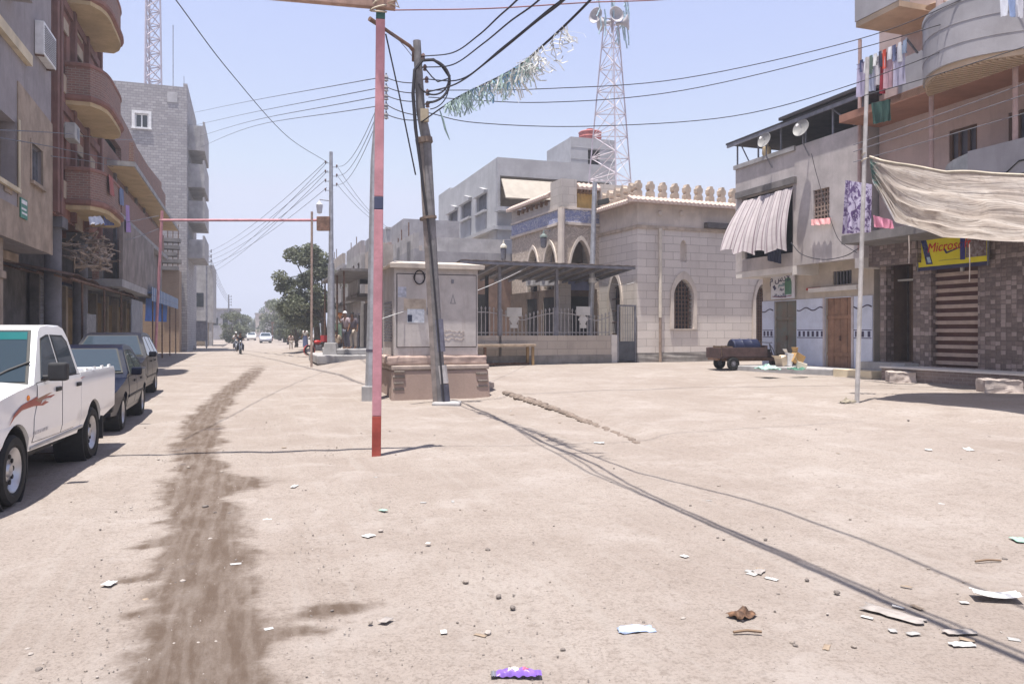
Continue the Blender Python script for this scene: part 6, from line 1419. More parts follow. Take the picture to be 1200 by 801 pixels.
for k in range(26):
    c_ = Vector((R.uniform(-1.4,.9), -.4, zt+R.uniform(-.4,2.6))); mb.tube([c_, c_+Vector((.1,.0,-.5)), c_+Vector((R.uniform(-.2,.3),0,-1.0))], .05, 3)
build('ribbon_bunch', mb, mat('pale_blue_ribbon', (.42,.55,.62), .7, .3, 6, bmp=0), t)
Yr = 115.0; b1 = gY(178, Yr); 
t, P = lattice('radio_mast', 'tall slim radio mast rising behind the grey tower block on the left', 'mast', b1, 0, 62, 1.9, 1.0, 30, .09, (LAV, LAV), True, .2)
# ================================================================== distant houses on the right side of the street
FARW = [mat('far_wall_%d' % i, c_, .93, .2, 1.2, stain=.4) for i, c_ in enumerate(((.38,.35,.36),(.44,.38,.34),(.33,.32,.34),(.42,.40,.40)))]
specs = [ # t, s0, s1, height, label, wall
 (8.0, 38.5, 44.5, 5.9, 'grey two storey house with a deep balcony slab just left of the kiosk', 2),
 (7.4, 45, 51.5, 6.9, 'beige two storey house with a roof room behind the men at the street side', 1),
 (7.2, 52, 60, 7.0, 'pale two storey house with a white rooftop cloth, third beyond the kiosk', 3),
 (7.0, 61, 72, 7.0, 'mauve grey house near the far tree on the right', 0)]
for i, (t0, s0, s1, H, lab, wi) in enumerate(specs):
    B = Bld('street_house', lab, t0, s0); f = B.front(t0, -1); en = B.end(s0)
    hs = []; n = max(1, int((s1-s0)/2.6))
    for k in range(n):
        a = s0+(k+.3)*(s1-s0)/n
        for z in (4.2, ): hs.append((a, a+1.0, z+.8, z+2.2))
    hs2 = [(s0+(k+.2)*(s1-s0)/n, s0+(k+.2)*(s1-s0)/n+1.5, .3, 2.8) for k in range(n)]
    build('wall', MB().fwall(f, rect(s0, s1, 0, H), [rect(*q) for q in hs+hs2], .25), FARW[wi], B.r)
    build('building_body', MB().box(.26, 7, .01, s1-s0-.01, 0, H-.4), FARW[wi], B.r)
    build('end_wall', MB().box(.0, 7, -.02, .009, 0, H-.1), FARW[wi], B.r)
    for q in hs: window(f, *q, B.r, mat('brown_frame', ()), bars=1)
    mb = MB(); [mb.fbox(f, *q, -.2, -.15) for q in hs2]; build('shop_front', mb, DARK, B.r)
    build('floor_slab', MB().fbox(f, s0, s1-.05, 3.7, 3.9, .003, 1.4 if i in (0,1) else .5), CONCD, B.r)
    if i in (1,2): build('balcony_parapet', MB().fbox(f, s0+.3, s1-1, 3.91, 4.9, .4 if i == 2 else 1.2, .5 if i == 2 else 1.3), CONC, B.r)
    build('roof_parapet', MB().fbox(f, s0, s1, H, H+.8, -.25, .0).box(1.5, 5, 1, s1-s0-1, H-.3, H+.75 if i in (0, 2) else H+1.6), FARW[(wi+1) % 4], B.r)
    mb = MB()
    for k in range(3): x = s0+.3+(s1-s0-.6)*R.random(); mb.tube([f.P(x, H+.8, -.15), f.P(x, H+1.1+R.random()*.6, -.15)], .03, 4)
    build('rebar_post', mb, RUST, B.r)
# the awning slab and shelter posts by the two men
B = Bld('street_shelter', 'flat tin shelter on thin posts in front of the beige street house', 5.6, 42)
f = B.front(5.6, -1); q = f.px(398, 330); z_ = f.px(415, 324)[1]
build('roof_sheet', MB().box(-1.2, 1.8, -3, 8, z_, z_+.12), CONCD, B.r)
for s_ in (-2.6, .5, 3.5, 7.4): build('post', MB().tube([(-1.0, s_, 0), (-1.0, s_, z_)], .05, 6), RUST, B.r)
mb = MB(); [mb.tube([(-.2, -2+.9*k, .2), (-.2, -2+.9*k, 2.6)], .03, 4) for k in range(9)]; mb.tube([(-.2,-2.5,2.6),(-.2,6,2.6)], .03, 4); build('fence_bars', mb, GREYMETAL, B.r)
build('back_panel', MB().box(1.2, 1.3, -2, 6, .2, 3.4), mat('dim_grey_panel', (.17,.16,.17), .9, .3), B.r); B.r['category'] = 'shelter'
pp = gp(418, 421); 
o = build('pavement_kerb', MB().box(-1.9,2.6,-.2,5,-.2,.22).box(-1.2,2.6,.6,5,.22,.5), CONC, None, bevel=.05); place(o, (pp.x,pp.y,pp.z), TH); o.name = 'raised_pavement'; o['kind'] = 'structure'
PAVZ = pp.z+.5
# flat grey block between pole and kiosk, farther back
B = Bld('flat_house', 'flat roofed pale grey block rising behind the kiosk beyond the street houses', 14, 62)
f = B.end(62); q0 = f.px(452, 300)[0]; q1 = f.px(516, 300)[0]; zt = f.px(480, 267)[1]
B.t0 = 14; build('wall', MB().fwall(f, rect(q0, q1+6, 0, zt), [rect(q0+3, q0+4.4, zt-3.3, zt-1.7), rect(q0+8, q0+9.4, zt-3.3, zt-1.7)], .3), FARW[3], B.r)
build('building_body', MB().box(q0-14+.01, q1+6-14-.01, .31, 9, 0, zt-.3), FARW[3], B.r); build('window_pane', MB().fbox(f, q0+2.9, q0+4.5, zt-3.4, zt-1.6, -.34, -.31).fbox(f, q0+7.9, q0+9.5, zt-3.4, zt-1.6, -.34, -.31), PANE, B.r)
mb = MB(); [mb.fbox(f, q0, q1+6, z, z+.15, .003, .1) for z in (zt-.2, zt-4.0)]; build('cornice', mb, CONC, B.r)
B = Bld('red_brick_annex', 'small brick rooftop annex seen between the leaning pole and the street houses', 10.2, 50)
f = B.end(50); q = f.rc(455, 284, 482, 308); build('wall', MB().box(q[0]-10.2, q[1]-10.2, 0, 5, 0, q[3]), mat('dusty_pink_wall', (.42,.33,.31), .9, .2), B.r); build('window_recess', MB().fbox(f, q[0]+.9, q[0]+1.7, q[3]-1.5, q[3]-.4, .003, .03), DARK, B.r)
# signboards by the far tree
p = at(398, 375, 60); g_ = gY(398, 60); t = thing('shop_board', 'white shop board with an orange mark above a pale green panel beside the far pole', 'sign', g_, TH)
build('sign_board', MB().box(-.45,.45,-.04,.04,p.z-g_.z-.2,p.z-g_.z+.9), WHITEP, t); build('sign_mark', MB().box(-.2,.25,-.05,-.041,p.z-g_.z+.15,p.z-g_.z+.6), mat('orange_paint', (.65,.22,.05), .6), t); build('green_panel', MB().box(-.45,.45,-.04,.04,p.z-g_.z-1.3,p.z-g_.z-.3), mat('pale_green_paint', (.35,.5,.38), .7), t); build('post', MB().box(-.04,.04,.041,.1,0,p.z-g_.z+.9), GREYMETAL, t)
# ================================================================== vehicles
def cutmesh(mb, zc=(), yc=(), xc=()):
    me = bpy.data.meshes.new('tmp'); me.from_pydata([tuple(v) for v in mb.v], [], mb.f); bm = bmesh.new(); bm.from_mesh(me); bpy.data.meshes.remove(me)
    bmesh.ops.remove_doubles(bm, verts=bm.verts, dist=1e-5)
    for cs, no in ((zc,(0,0,1)),(yc,(0,1,0)),(xc,(1,0,0))):
        for c in cs:
            co_ = Vector(no)*c; bmesh.ops.bisect_plane(bm, geom=bm.verts[:]+bm.edges[:]+bm.faces[:], plane_co=co_, plane_no=no, dist=1e-5)
    out = MB(); bm.verts.index_update(); out.v = [v.co.copy() for v in bm.verts]; out.f = [tuple(v.index for v in f.verts) for f in bm.faces]; out.m = [0]*len(out.f); bm.free(); return out
def lower(top, arches, zs, zw):
    """side outline: top chain rear->front, then back underneath with wheel arches"""
    L = list(top)
    for yc, r in sorted(arches, reverse=True):
        dz = zs-zw; a0 = math.asin(max(-1, min(1, dz/r)))
        for i in range(15):
            a = a0+(PI-2*a0)*i/14; L.append((yc+r*math.cos(a), zw+r*math.sin(a)))
    return L[::-1]
class Car:
    def __init__(self, name, label, loc, rz, W, paint, zc, group=None):
        self.r = thing(name, label, 'car' if 'pickup' not in name else 'pickup truck', loc, rz, group); self.W = W; self.p = paint; self.zc = zc
    def shell(self, name, outline, x0=-1.0, x1=1.0, bevel=.03, crown=0.0, m=None, par=None, inset=0.0):
        mb = MB().prism(outline, lambda u, v, o: Vector((o, u, v)), x0, x1)
        ys = [y for y, z in outline]; y0, y1 = min(ys), max(ys)
        mb = cutmesh(mb, self.zc, [y0+(y1-y0)*k/7 for k in range(1, 7)], [-.5, 0, .5] if x0 < 0 < x1 else [])
        for v in mb.v:
            o = v.x; v.x = o*(self.W(v.y, v.z)-inset); v.z += crown*(1-o*o)*sm(.6, 1.0, v.z)
            if crown and abs(o) < .99: v.y += .10*(1-o*o)*(sm(y1-.5, y1, v.y)-sm(-y0-.5, -y0, -v.y))
        return build(name, mb, m or self.p, par or self.r, smooth=True, angle=38, bevel=bevel)
    def skin(self, name, poly, side, o0, o1, m, par=None, hole=None):
        mb = MB().prism(poly, lambda u, v, o: Vector((o, u, v)), 0, 1, [hole] if hole else [])
        mb = cutmesh(mb, self.zc)
        for v in mb.v: v.x = side*(self.W(v.y, v.z)+o0+(o1-o0)*v.x)
        return build(name, mb, m, par or self.r)
    def cross(self, name, y0, z0, y1, z1, ins0, ins1, off, m, th=.004, par=None, x0=-1, x1=1):
        """panel across the car on a slanted plane (windscreen, rear glass)"""
        d = Vector((0, y1-y0, z1-z0)).normalized(); n = Vector((0, d.z, -d.y)); n = n if n.y*off > 0 else -n; off = abs(off)
        def Pn(x, k, o):
            y, z = y0+(y1-y0)*k, z0+(z1-z0)*k; w = self.W(y, z)-(ins0+(ins1-ins0)*k); return Vector((x*w, y, z))+n*(off+o)
        return build(name, MB().hexa([Pn(x0,0,0),Pn(x1,0,0),Pn(x1,0,th),Pn(x0,0,th),Pn(x0,1,0),Pn(x1,1,0),Pn(x1,1,th),Pn(x0,1,th)]), m, par or self.r)
    def wheel(self, y, zc, r, side, xo, w, rimm, spokes=5):
        def pr(rr, x): return (rr, side*x)
        T = MB().lathe([pr(r*.6, xo-.03), pr(r*.72, xo-.0), pr(r*.92, xo+.0), pr(r, xo-.035), pr(r, xo-w+.035), pr(r*.92, xo-w), pr(r*.6, xo-w)], (0,y,zc), 28, 'x', True); t = build('wheel', T, BLACK, self.r, smooth=True)
        rm = MB().lathe([pr(.0, xo-.05), pr(r*.16, xo-.035), pr(r*.2, xo-.06), pr(r*.46, xo-.085), pr(r*.56, xo-.03), pr(r*.64, xo-.012), pr(r*.66, xo-.03), pr(r*.6, xo-.12), pr(0, xo-.13)], (0,y,zc), 28, 'x')
        rim = build('rim', rm, rimm, t, smooth=True)
        mb = MB()
        for k in range(spokes*2):
            a = 2*PI*k/(spokes*2); c_ = Vector((side*(xo-.068), y+r*.38*math.cos(a), zc+r*.38*math.sin(a))); mb.lathe([(0,side*.0),(r*.07,side*.0),(r*.07,side*.014),(0,side*.015)], c_, 8, 'x')
        build('rim_opening', mb, BLACK, rim); return t
WHITECAR = mat('white_car_paint', (.78,.78,.78), .22, .03, 1, bmp=0, spec=.5, coat=.6, fine=3)
BLACKCAR = mat('black_car_paint', (.004,.007,.022), .28, .2, 2, bmp=0, spec=.22)
DUSTCAR = mat('dusty_dark_paint', (.009,.010,.018), .32, .3, 2, bmp=0, spec=.22)
CGLASS = glass('car_glass', (.03,.045,.06), .03)
CHROME = mat('chrome', (.6,.6,.62), .18, .1, 5, bmp=0, metal=1.0)
STEELRIM = mat('steel_rim', (.5,.5,.52), .35, .15, 5, bmp=0, metal=.8)
PLAST = mat('black_plastic', (.03,.03,.032), .6, .2, 5, bmp=0)
def ring(poly, k=.012):
    """poly grown outwards by k"""
    n = len(poly); cx = sum(p[0] for p in poly)/n; cy = sum(p[1] for p in poly)/n
    return [(p[0]+k*(1 if p[0] > cx else -1), p[1]+k*(1 if p[1] > cy else -1)) for p in poly]
# ---- pickup
pf_, pr_ = gp(15, 592), gp(107, 536)
fwd = (pf_-pr_).normalized(); left = Vector((-fwd.y, fwd.x, 0)); ctr = (pf_+pr_)/2-left*.80; ctr.z = 0
rz = math.atan2(-fwd.x, fwd.y)
WB = (pf_-pr_).length/2
def Wp(y, z):
    w = .835-.10*max(0, (y-1.55)/.75)**2
    if z < .62: w -= .06*((.62-z)/.25)
    if z > 1.12: w -= .27*(z-1.12)
    elif z > .95: w -= .012*(z-.95)/.17
    return w
K = Car('pickup_truck', 'white double cab pickup with a red flame stripe along its side', ctr, rz, Wp, WHITECAR, (.62, .8, .95, 1.12, 1.4))
zw = .35; ra = .44
top = [(-.83,.42),(-.83,1.17),(-.6,1.18),(.9,1.15),(1.3,1.12),(1.8,1.06),(2.12,1.0),(2.24,.92),(2.28,.75),(2.28,.55),(2.2,.47),(WB+ra+.02,.46)]
K.shell('body', lower(top, [(WB, ra)], .46, zw), crown=.05, bevel=.035)
bedt = [(-2.66,.6),(-2.68,1.18),(-.845,1.18),(-.845,.46)]
bo = lower(bedt, [(-WB, ra)], .46, zw)[:-0 or None]
bo = [p for p in bo]
for sd in (-1, 1):
    mb = MB().prism(bo, lambda u, v, o: Vector((o, u, v)), 0, 1); mb = cutmesh(mb, K.zc)
    for v in mb.v: v.x = sd*(Wp(v.y, v.z)-.09*(1-v.x))
    build('bed_side', mb, WHITECAR, K.r, smooth=True, angle=38, bevel=.02)
build('tailgate', MB().box(-.74,.74,-2.68,-2.60,.62,1.17), WHITECAR, K.r, bevel=.015)
build('bed_front_panel', MB().box(-.74,.74,-.93,-.86,.62,1.17), WHITECAR, K.r); build('bed_floor', MB().box(-.744,.744,-2.6,-.93,.60,.66), mat('worn_bed', (.3,.3,.31), .7, .3), K.r)
for sd in (-1, 1):
    mb = MB()
    for k in range(4): y = -1.15-.42*k; mb.tube([(sd*.80,y,1.17),(sd*.80,y,1.21),(sd*.80,y-.1,1.21),(sd*.80,y-.1,1.17)], .012, 5)
    build('rail_hook', mb, WHITECAR, K.r)
build('bed_liner', MB().box(-.72,.72,-2.3,-1.0,.665,.9), mat('pale_sacks', (.55,.55,.56), .8, .2, 5), K.r, bevel=.06)
cab = [(-.80,1.13),(.98,1.10),(.92,1.18),(.32,1.70),(.2,1.755),(-.1,1.775),(-.5,1.77),(-.66,1.735),(-.74,1.62),(-.80,1.2)]
K.shell('cab', cab, bevel=.035, crown=0.0)
w1 = [(.70,1.19),(.30,1.60),(.10,1.64),(.02,1.64),(.02,1.19)]; w2 = [(-.08,1.19),(-.08,1.64),(-.50,1.63),(-.62,1.55),(-.66,1.22),(-.62,1.19)]
SEAL = mat('window_seal', (.02,.02,.02), .6, bmp=0)
for sd in (-1, 1):
    for q in (w1, w2):
        g_ = K.skin('side_window', q, sd, .004, .009, CGLASS); K.skin('window_seal', ring(q, .022), sd, .001, .006, SEAL, g_, q)
    for q in ([(.86,1.15),(.86,.95),(.96,.80),(.98,.55),(.0,.53),(.0,1.165)], [(-.03,1.165),(-.03,.53),(-.55,.53),(-.80,.85),(-.80,1.165)]):
        d_ = K.skin('door', q, sd, .0015, .005, WHITECAR); K.skin('door_gap', ring(q, .008), sd, -.002, .0025, SEAL, d_, q)
        yh = q[-1][0]+.16 if q[-1][0] > -.01 else -.68
        x = sd*(Wp(0, 1.05)+.005); build('handle', MB().box(min(x, x+sd*.03), max(x, x+sd*.03), yh-.08, yh+.08, 1.02, 1.07), PLAST, d_, bevel=.008)
    # wheel-arch liner and flare
    for yc in (WB, -WB):
        mb = MB().lathe([(ra-.005, sd*.45),(ra-.005, sd*.80),(ra-.02, sd*.80),(ra-.02, sd*.45)], (0, yc, zw), 28, 'x'); build('wheel_arch_liner', mb, PLAST, K.r)
        K.wheel(yc, .345, .345, sd, .82, .24, STEELRIM if yc > 0 else STEELRIM)
    K.skin('sill_trim', [(-1.0,.50),(-1.0,.47),(1.0,.47),(1.0,.50)], sd, .001, .012, mat('grey_trim', (.4,.4,.4), .5, bmp=0))
    # flame stripe
    RED = mat('flame_red', (.34,.055,.035), .35, .15, 3, bmp=0); ORG = mat('flame_brown', (.30,.14,.08), .35, .15, 3, bmp=0)
    st = [(1.68,.80),(1.55,.90),(1.35,.965),(1.0,1.0),(.55,1.045),(.0,1.08),(-.5,1.10),(-1.0,1.12),(-.5,1.075),(.05,1.035),(.35,1.01),(.28,.985),(.42,.965),(.55,.975),(.62,.945),(.50,.925),(.70,.905),(1.0,.925),(1.35,.915),(1.56,.862)]
    K.skin('flame_decal', st, sd, .006, .008, RED)
    K.skin('flame_decal', [(.95,.985),(.82,.945),(.6,.99),(.3,1.03),(.62,1.012)], sd, .0085, .010, ORG); K.skin('flame_decal', [(.78,.925),(.62,.955),(.42,.955),(.55,.975),(.72,.965)], sd, .0085, .010, mat('flame_white', (.7,.68,.66), .4, bmp=0))
    K.skin('side_lettering', [(1.0,.625),(.55,.625),(.52,.66),(.98,.66)], sd, .006, .007, mat('faint_lettering', (.52,.50,.49), .5, .4, 30, bmp=0))
    x = sd*(Wp(1.25, .97)); build('indicator', MB().sphere((x, 1.15, 1.02), .035, 8, 6, (.5,1.2,.9)), mat('amber_lens', (.75,.22,.03), .2, bmp=0), K.r, smooth=True)
    x = sd*(Wp(.7, 1.2)+.02)
    mr = build('wing_mirror', MB().box(min(x+sd*.03,x+sd*.22), max(x+sd*.03,x+sd*.22), .52, .64, 1.16, 1.36), PLAST, K.r, bevel=.025); build('mirror_arm', MB().tube([(x-sd*.03,.62,1.2),(x+sd*.08,.60,1.2)], .025, 6), PLAST, mr)
    hx = sd*.56; build('headlight', MB().box(hx-.2,hx+.2,2.1,2.27,.72,.92), mat('headlight_glass', (.6,.62,.65), .08, .1, 4, bmp=0), K.r, bevel=.02)
ws_ = K.cross('windshield', .95, 1.165, .33, 1.69, .075, .09, .012, CGLASS); K.cross('windshield_seal', .99, 1.13, .31, 1.71, .045, .06, .006, SEAL, par=ws_)
K.cross('sun_strip', .44, 1.597, .345, 1.678, .09, .092, .0175, mat('teal_strip', (.01,.10,.105), .15, .1, bmp=0), .002, ws_)
K.cross('rear_window', -.79, 1.25, -.745, 1.62, .12, .14, -.01, CGLASS)
for k in (-.35, .3): build('wiper', MB().tube([(k,.98,1.16),(k-.2,.84,1.29),(k-.38,.74,1.375)], .012, 5), PLAST, ws_)
build('grille', MB().box(-.34,.34,2.2,2.33,.72,.93), PLAST, K.r, bevel=.02); build('grille_frame', MB().box(-.36,.36,2.2,2.345,.93,.97).box(-.05,.05,2.2,2.35,.7,.93), CHROME, K.r)
build('front_bumper', MB().hexa([(-.84,1.96,.5),(.84,1.96,.5),(.66,2.45,.5),(-.66,2.45,.5),(-.84,1.96,.70),(.84,1.96,.70),(.66,2.45,.70),(-.66,2.45,.70)]), CHROME, K.r, bevel=.03)
build('bumper_apron', MB().hexa([(-.82,1.93,.3),(.82,1.93,.3),(.62,2.40,.3),(-.62,2.40,.3),(-.835,1.95,.498),(.835,1.95,.498),(.65,2.43,.498),(-.65,2.43,.498)]), PLAST, K.r, bevel=.02)
build('rear_bumper', MB().box(-.8,.8,-2.78,-2.66,.48,.64), PLAST, K.r, bevel=.02); build('underbody', MB().box(-.6,.6,-2.5,2.0,.32,.52), PLAST, K.r)
build('mudflap', MB().box(-.84,-.6,-WB-ra-.03,-WB-ra,.2,.52).box(.6,.84,-WB-ra-.03,-WB-ra,.2,.52), PLAST, K.r)
build('cab_interior', MB().box(-.55,.55,-.55,.45,1.0,1.12), PLAST, K.r)
# ---- saloon and estate
def saloon(name, label, p_front, fwd, wb, paint, H, hw, estate, group):
    left = Vector((-fwd.y, fwd.x, 0)); ctr = p_front-fwd*wb/2-left*(hw-.03); ctr.z = 0
    zb = H*.63; r = .305; ra = .36; h2 = wb/2
    def W(y, z):
        w = hw-.09*max(0, (abs(y)-1.45)/.75)**2
        if z < .6: w -= .07*((.6-z)/.3)
        if z > zb: w -= .40*(z-zb)
        elif z > .72: w -= .03*(z-.72)/(zb-.72)
        return w
    K = Car(name, label, ctr, math.atan2(-fwd.x, fwd.y), W, paint, (.6, .72, zb, (zb+H)/2), group)
    yr, yf = -(h2+.95 if not estate else h2+.75), h2+.85
    if not estate: top = [(yr+.06,.32),(yr,.5),(yr+.02,.78),(yr+.1,zb+.03),(-h2+.35,zb+.06),(.75,zb),(yf-.5,zb-.12),(yf-.1,zb-.22),(yf,.6),(yf-.02,.45),(yf-.12,.3)]
    else: top = [(yr+.06,.32),(yr,.5),(yr+.02,.82),(yr+.08,zb+.02),(.9,zb),(yf-.45,zb-.1),(yf-.08,zb-.25),(yf,.6),(yf-.02,.45),(yf-.12,.3)]
    K.shell('body', lower(top, [(h2, ra), (-h2, ra)], .28, r), crown=.04, bevel=.05)
    if not estate: cab = [(-h2-.02,zb-.02),(1.0,zb-.03),(.86,zb+.06),(.30,H-.06),(.12,H-.01),(-.25,H+.012),(-.62,H-.02),(-.82,H-.07),(-h2-.0,zb+.08)]
    else: cab = [(yr+.12,zb-.02),(1.08,zb-.03),(.98,zb+.04),(.32,H-.07),(.15,H-.02),(-.4,H+.012),(-1.1,H-.02),(-1.4,H-.08),(yr+.16,zb+.1)]
    K.shell('cabin', cab, bevel=.05)
    zt = H-.11
    wins = [[(.72,zb+.04),(.27,zt-.02),(.10,zt+.01),(-.08,zt+.01),(-.08,zb+.04)], [(-.16,zb+.04),(-.16,zt+.01),(-.52,zt),(-.86,zb+.20),(-.96,zb+.04)]] if not estate else [[(.84,zb+.04),(.32,zt-.02),(.14,zt+.01),(-.06,zt+.01),(-.06,zb+.04)],[(-.14,zb+.04),(-.14,zt+.01),(-.78,zt),(-.84,zb+.04)],[(-.92,zb+.05),(-.88,zt-.01),(-1.2,zt-.03),(-1.52,zb+.12),(-1.5,zb+.05)]]
    for sd in (-1, 1):
        for q in wins:
            g_ = K.skin('side_window', q, sd, .004, .008, CGLASS); K.skin('window_trim', ring(q, .018), sd, .001, .010, SEAL, g_, q)
        for q in ([(.80,zb-.02),(.86,.7),(.84,.36),(-.1,.36),(-.1,zb-.02)], [(-.13,zb-.02),(-.13,.36),(-.86,.36),(-.98,.6),(-1.0,zb-.02)]):
            d_ = K.skin('door', q, sd, .0015, .005, paint); K.skin('door_gap', ring(q, .008), sd, -.002, .0025, SEAL, d_, q)
            x = sd*(W(0,.85)+.005); build('handle', MB().box(min(x,x+sd*.025), max(x,x+sd*.025), q[-1][0]+.12 if q[-1][0] > -.5 else q[-1][0]+.14, q[-1][0]+.3, zb-.14, zb-.10), PLAST, d_)
        K.skin('side_moulding', [(-.98,.52),(-.98,.56),(.84,.56),(.84,.52)], sd, .005, .018, PLAST)
        for yc in (h2, -h2):
            build('wheel_arch_liner', MB().lathe([(ra-.005, sd*.45),(ra-.005, sd*(hw-.06)),(ra-.02, sd*(hw-.06)),(ra-.02, sd*.45)], (0,yc,r), 24, 'x'), PLAST, K.r)
            K.wheel(yc, r, r, sd, hw-.03, .2, STEELRIM, 6)
        x = sd*(W(.7, zb)+.01); build('wing_mirror', MB().box(min(x+sd*.02,x+sd*.2), max(x+sd*.02,x+sd*.2), .56, .66, zb+.0, zb+.14), paint, K.r, bevel=.03)
        hx = sd*(hw-.3); build('headlight', MB().box(hx-.2,hx+.2,yf-.2,yf-.005,.62,.75), mat('headlight_glass', ()), K.r, bevel=.03)
        build('tail_light', MB().box(hx-.16,hx+.16,yr-.005,yr+.12,.68,.82), mat('tail_red', (.3,.02,.02), .2, bmp=0), K.r, bevel=.02)
    a = cab[2]; b_ = cab[3]; g_ = K.cross('windshield', a[0], a[1]+.02, b_[0]+.03, b_[1]-.02, .10, .11, .014, CGLASS); K.cross('windshield_seal', a[0]+.03, a[1]-.01, b_[0]+.01, b_[1], .075, .08, .006, SEAL, par=g_)
    a = cab[-1]; b_ = cab[-2]; K.cross('rear_window', a[0], a[1]+.02, b_[0]-.03, b_[1]-.02, .12, .12, -.014, CGLASS)
    build('grille', MB().box(-.32,.32,yf-.1,yf+.012,.60,.74), PLAST, K.r, bevel=.01); build('number_plate', MB().box(-.2,.2,yf+.0,yf+.02,.42,.53), WHITEP, K.r); build('underbody', MB().box(-.6,.6,yr+.3,yf-.3,.2,.34), PLAST, K.r); return K
nU = Vector((-UX, -UY, 0))
saloon('parked_car', 'black saloon parked right behind the white pickup', gp(145, 503), nU, 2.6, BLACKCAR, 1.44, .85, False, 'parked dark cars')
rear = gp(183, 459); saloon('parked_car', 'dusty dark estate car parked last in the row at the kerb', rear+nU*2.65, nU, 2.65, DUSTCAR, 1.66, .87, True, 'parked dark cars')
# ---- far vehicles on the street
def far_car(name, label, px, py, fwd, paint, hgt=1.45, hw=.85, estate=False): 
    p = gp(px, py); k = saloon(name, label, p+fwd*1.3, fwd, 2.6, paint, hgt, hw, estate, 'vehicles far down the street'); return k
PALEB = mat('pale_blue_car', (.45,.48,.56), .35, .1, 2, bmp=0, coat=.3)
far_car('distant_car', 'pale blue grey car driving towards us far down the street', 318, 401.5, nU, PALEB, 1.5)
far_car('distant_car', 'white car emerging from the dust beyond the motorcycle', 300, 398.5, nU, WHITECAR, 1.5)
# three-wheeled taxi
p = gp(350, 400.6); p.z = gh(p.x, p.y)
t = thing('auto_rickshaw', 'dark blue three wheeled taxi with a white roof near the tree', 'auto rickshaw', p, math.radians(8))
NVY = mat('navy_car', (.03,.04,.11), .35, .15, bmp=0, coat=.3)
build('body', MB().prism([(-1.3,.35),(1.0,.35),(1.3,.6),(1.25,.95),(-1.3,.95)], lambda u, v, o: Vector((o,-u,v)), -.72, .72), NVY, t, bevel=.06)
build('canopy', MB().prism([(-1.35,1.55),(.75,1.55),(.9,1.62),(.5,1.82),(-1.3,1.82)], lambda u, v, o: Vector((o,-u,v)), -.7, .7), WHITEP, t, bevel=.06)
build('windscreen', MB().hexa([(-.6,-1.18,.95),(.6,-1.18,.95),(.6,-1.12,.95),(-.6,-1.12,.95),(-.55,-.85,1.56),(.55,-.85,1.56),(.55,-.8,1.56),(-.55,-.8,1.56)]), CGLASS, t)
for x in (-.68, .62): build('roof_pillar', MB().box(x,x+.06,-1.0,-.94,.95,1.56).box(x,x+.06,1.2,1.28,.95,1.56), NVY, t)
for x, y in ((0,-1.0),(-.6,.85),(.6,.85)): build('wheel', MB().lathe([(.0,-.07),(.2,-.07),(.24,-.04),(.24,.04),(.2,.07),(0,.07)], (x,y,.24), 14, 'x'), BLACK, t, smooth=True)
for x in (-.45, .45): build('headlight', MB().sphere((x,-1.3,.78), .09, 8, 6, (1,.4,1)), mat('headlight_glass', ()), t)
build('back_panel', MB().box(-.66,.66,1.2,1.26,.95,1.56), NVY, t)
# cargo tricycle at the mosque corner
p = gp(851, 433); p.z = gh(p.x, p.y)
t = thing('cargo_tricycle', 'rusty brown three wheeled cargo cart loaded with a blue drum at the mosque corner', 'cargo tricycle', p, math.radians(14)); t.scale = (.84,.84,.84)
BR = mat('brown_cart_paint', (.085,.052,.05), .7, .3, 4, stain=.5)
build('cargo_bed', MB().box(-.55,1.55,-.55,.55,.50,.56), BR, t)
for nm, a in (('bed_board', (-.50,1.5,-.60,-.55,.56,.92)),('bed_board', (-.50,1.5,.55,.60,.56,.92)),('tailboard', (-.60,-.55,-.58,.58,.50,.90)),('bed_board', (1.5,1.55,-.58,.58,.56,1.0))): build(nm, MB().box(*a), BR, t, bevel=.01)
build('chassis', MB().box(-.3,2.3,-.3,-.22,.36,.5).box(-.3,2.3,.22,.3,.36,.5).box(-.62,-.5,-.4,.4,.40,.49), RUST, t)
for x, y in ((0,-.55),(0,.55),(2.35,0)):
    w = build('wheel', MB().lathe([(.12,-.05),(.22,-.06),(.27,-.03),(.27,.03),(.22,.06),(.12,.05)], (x,y,.27), 18, 'y', True), BLACK, t, smooth=True); build('rim', MB().lathe([(0,-.05),(.05,-.06),(.07,-.02),(.16,-.03),(.17,.03),(.07,.02),(.05,.06),(0,.05)], (x,y,.27), 14, 'y'), GREYMETAL, w)
build('mudguard', MB().lathe([(.31,-.08),(.33,-.09),(.33,.09),(.31,.08)], (2.35,0,.27), 16, 'y', True), BR, t)
build('front_fork', MB().tube([(2.35,-.1,.27),(2.1,-.08,.85),(2.0,0,1.05)], .025, 6).tube([(2.35,.1,.27),(2.1,.08,.85),(2.0,0,1.05)], .025, 6), GREYMETAL, t)
build('handlebar', MB().tube([(1.85,-.38,1.12),(2.0,-.2,1.1),(2.0,.2,1.1),(1.85,.38,1.12)], .018, 6), GREYMETAL, t); build('seat', MB().box(1.6,1.95,-.18,.18,.72,.84), PLAST, t, bevel=.04); build('fuel_tank', MB().box(1.7,2.05,-.14,.14,.5,.72), BR, t, bevel=.04)
place_ = t.matrix_basis
Mx = Matrix.Translation(p) @ Matrix.Rotation(math.radians(14), 4, 'Z') @ Matrix.Scale(.84, 4)
d = thing('plastic_drum', 'dark blue plastic drum lying in the cargo tricycle bed', 'drum', Mx @ Vector((.75,-.1,.565)), math.radians(14))
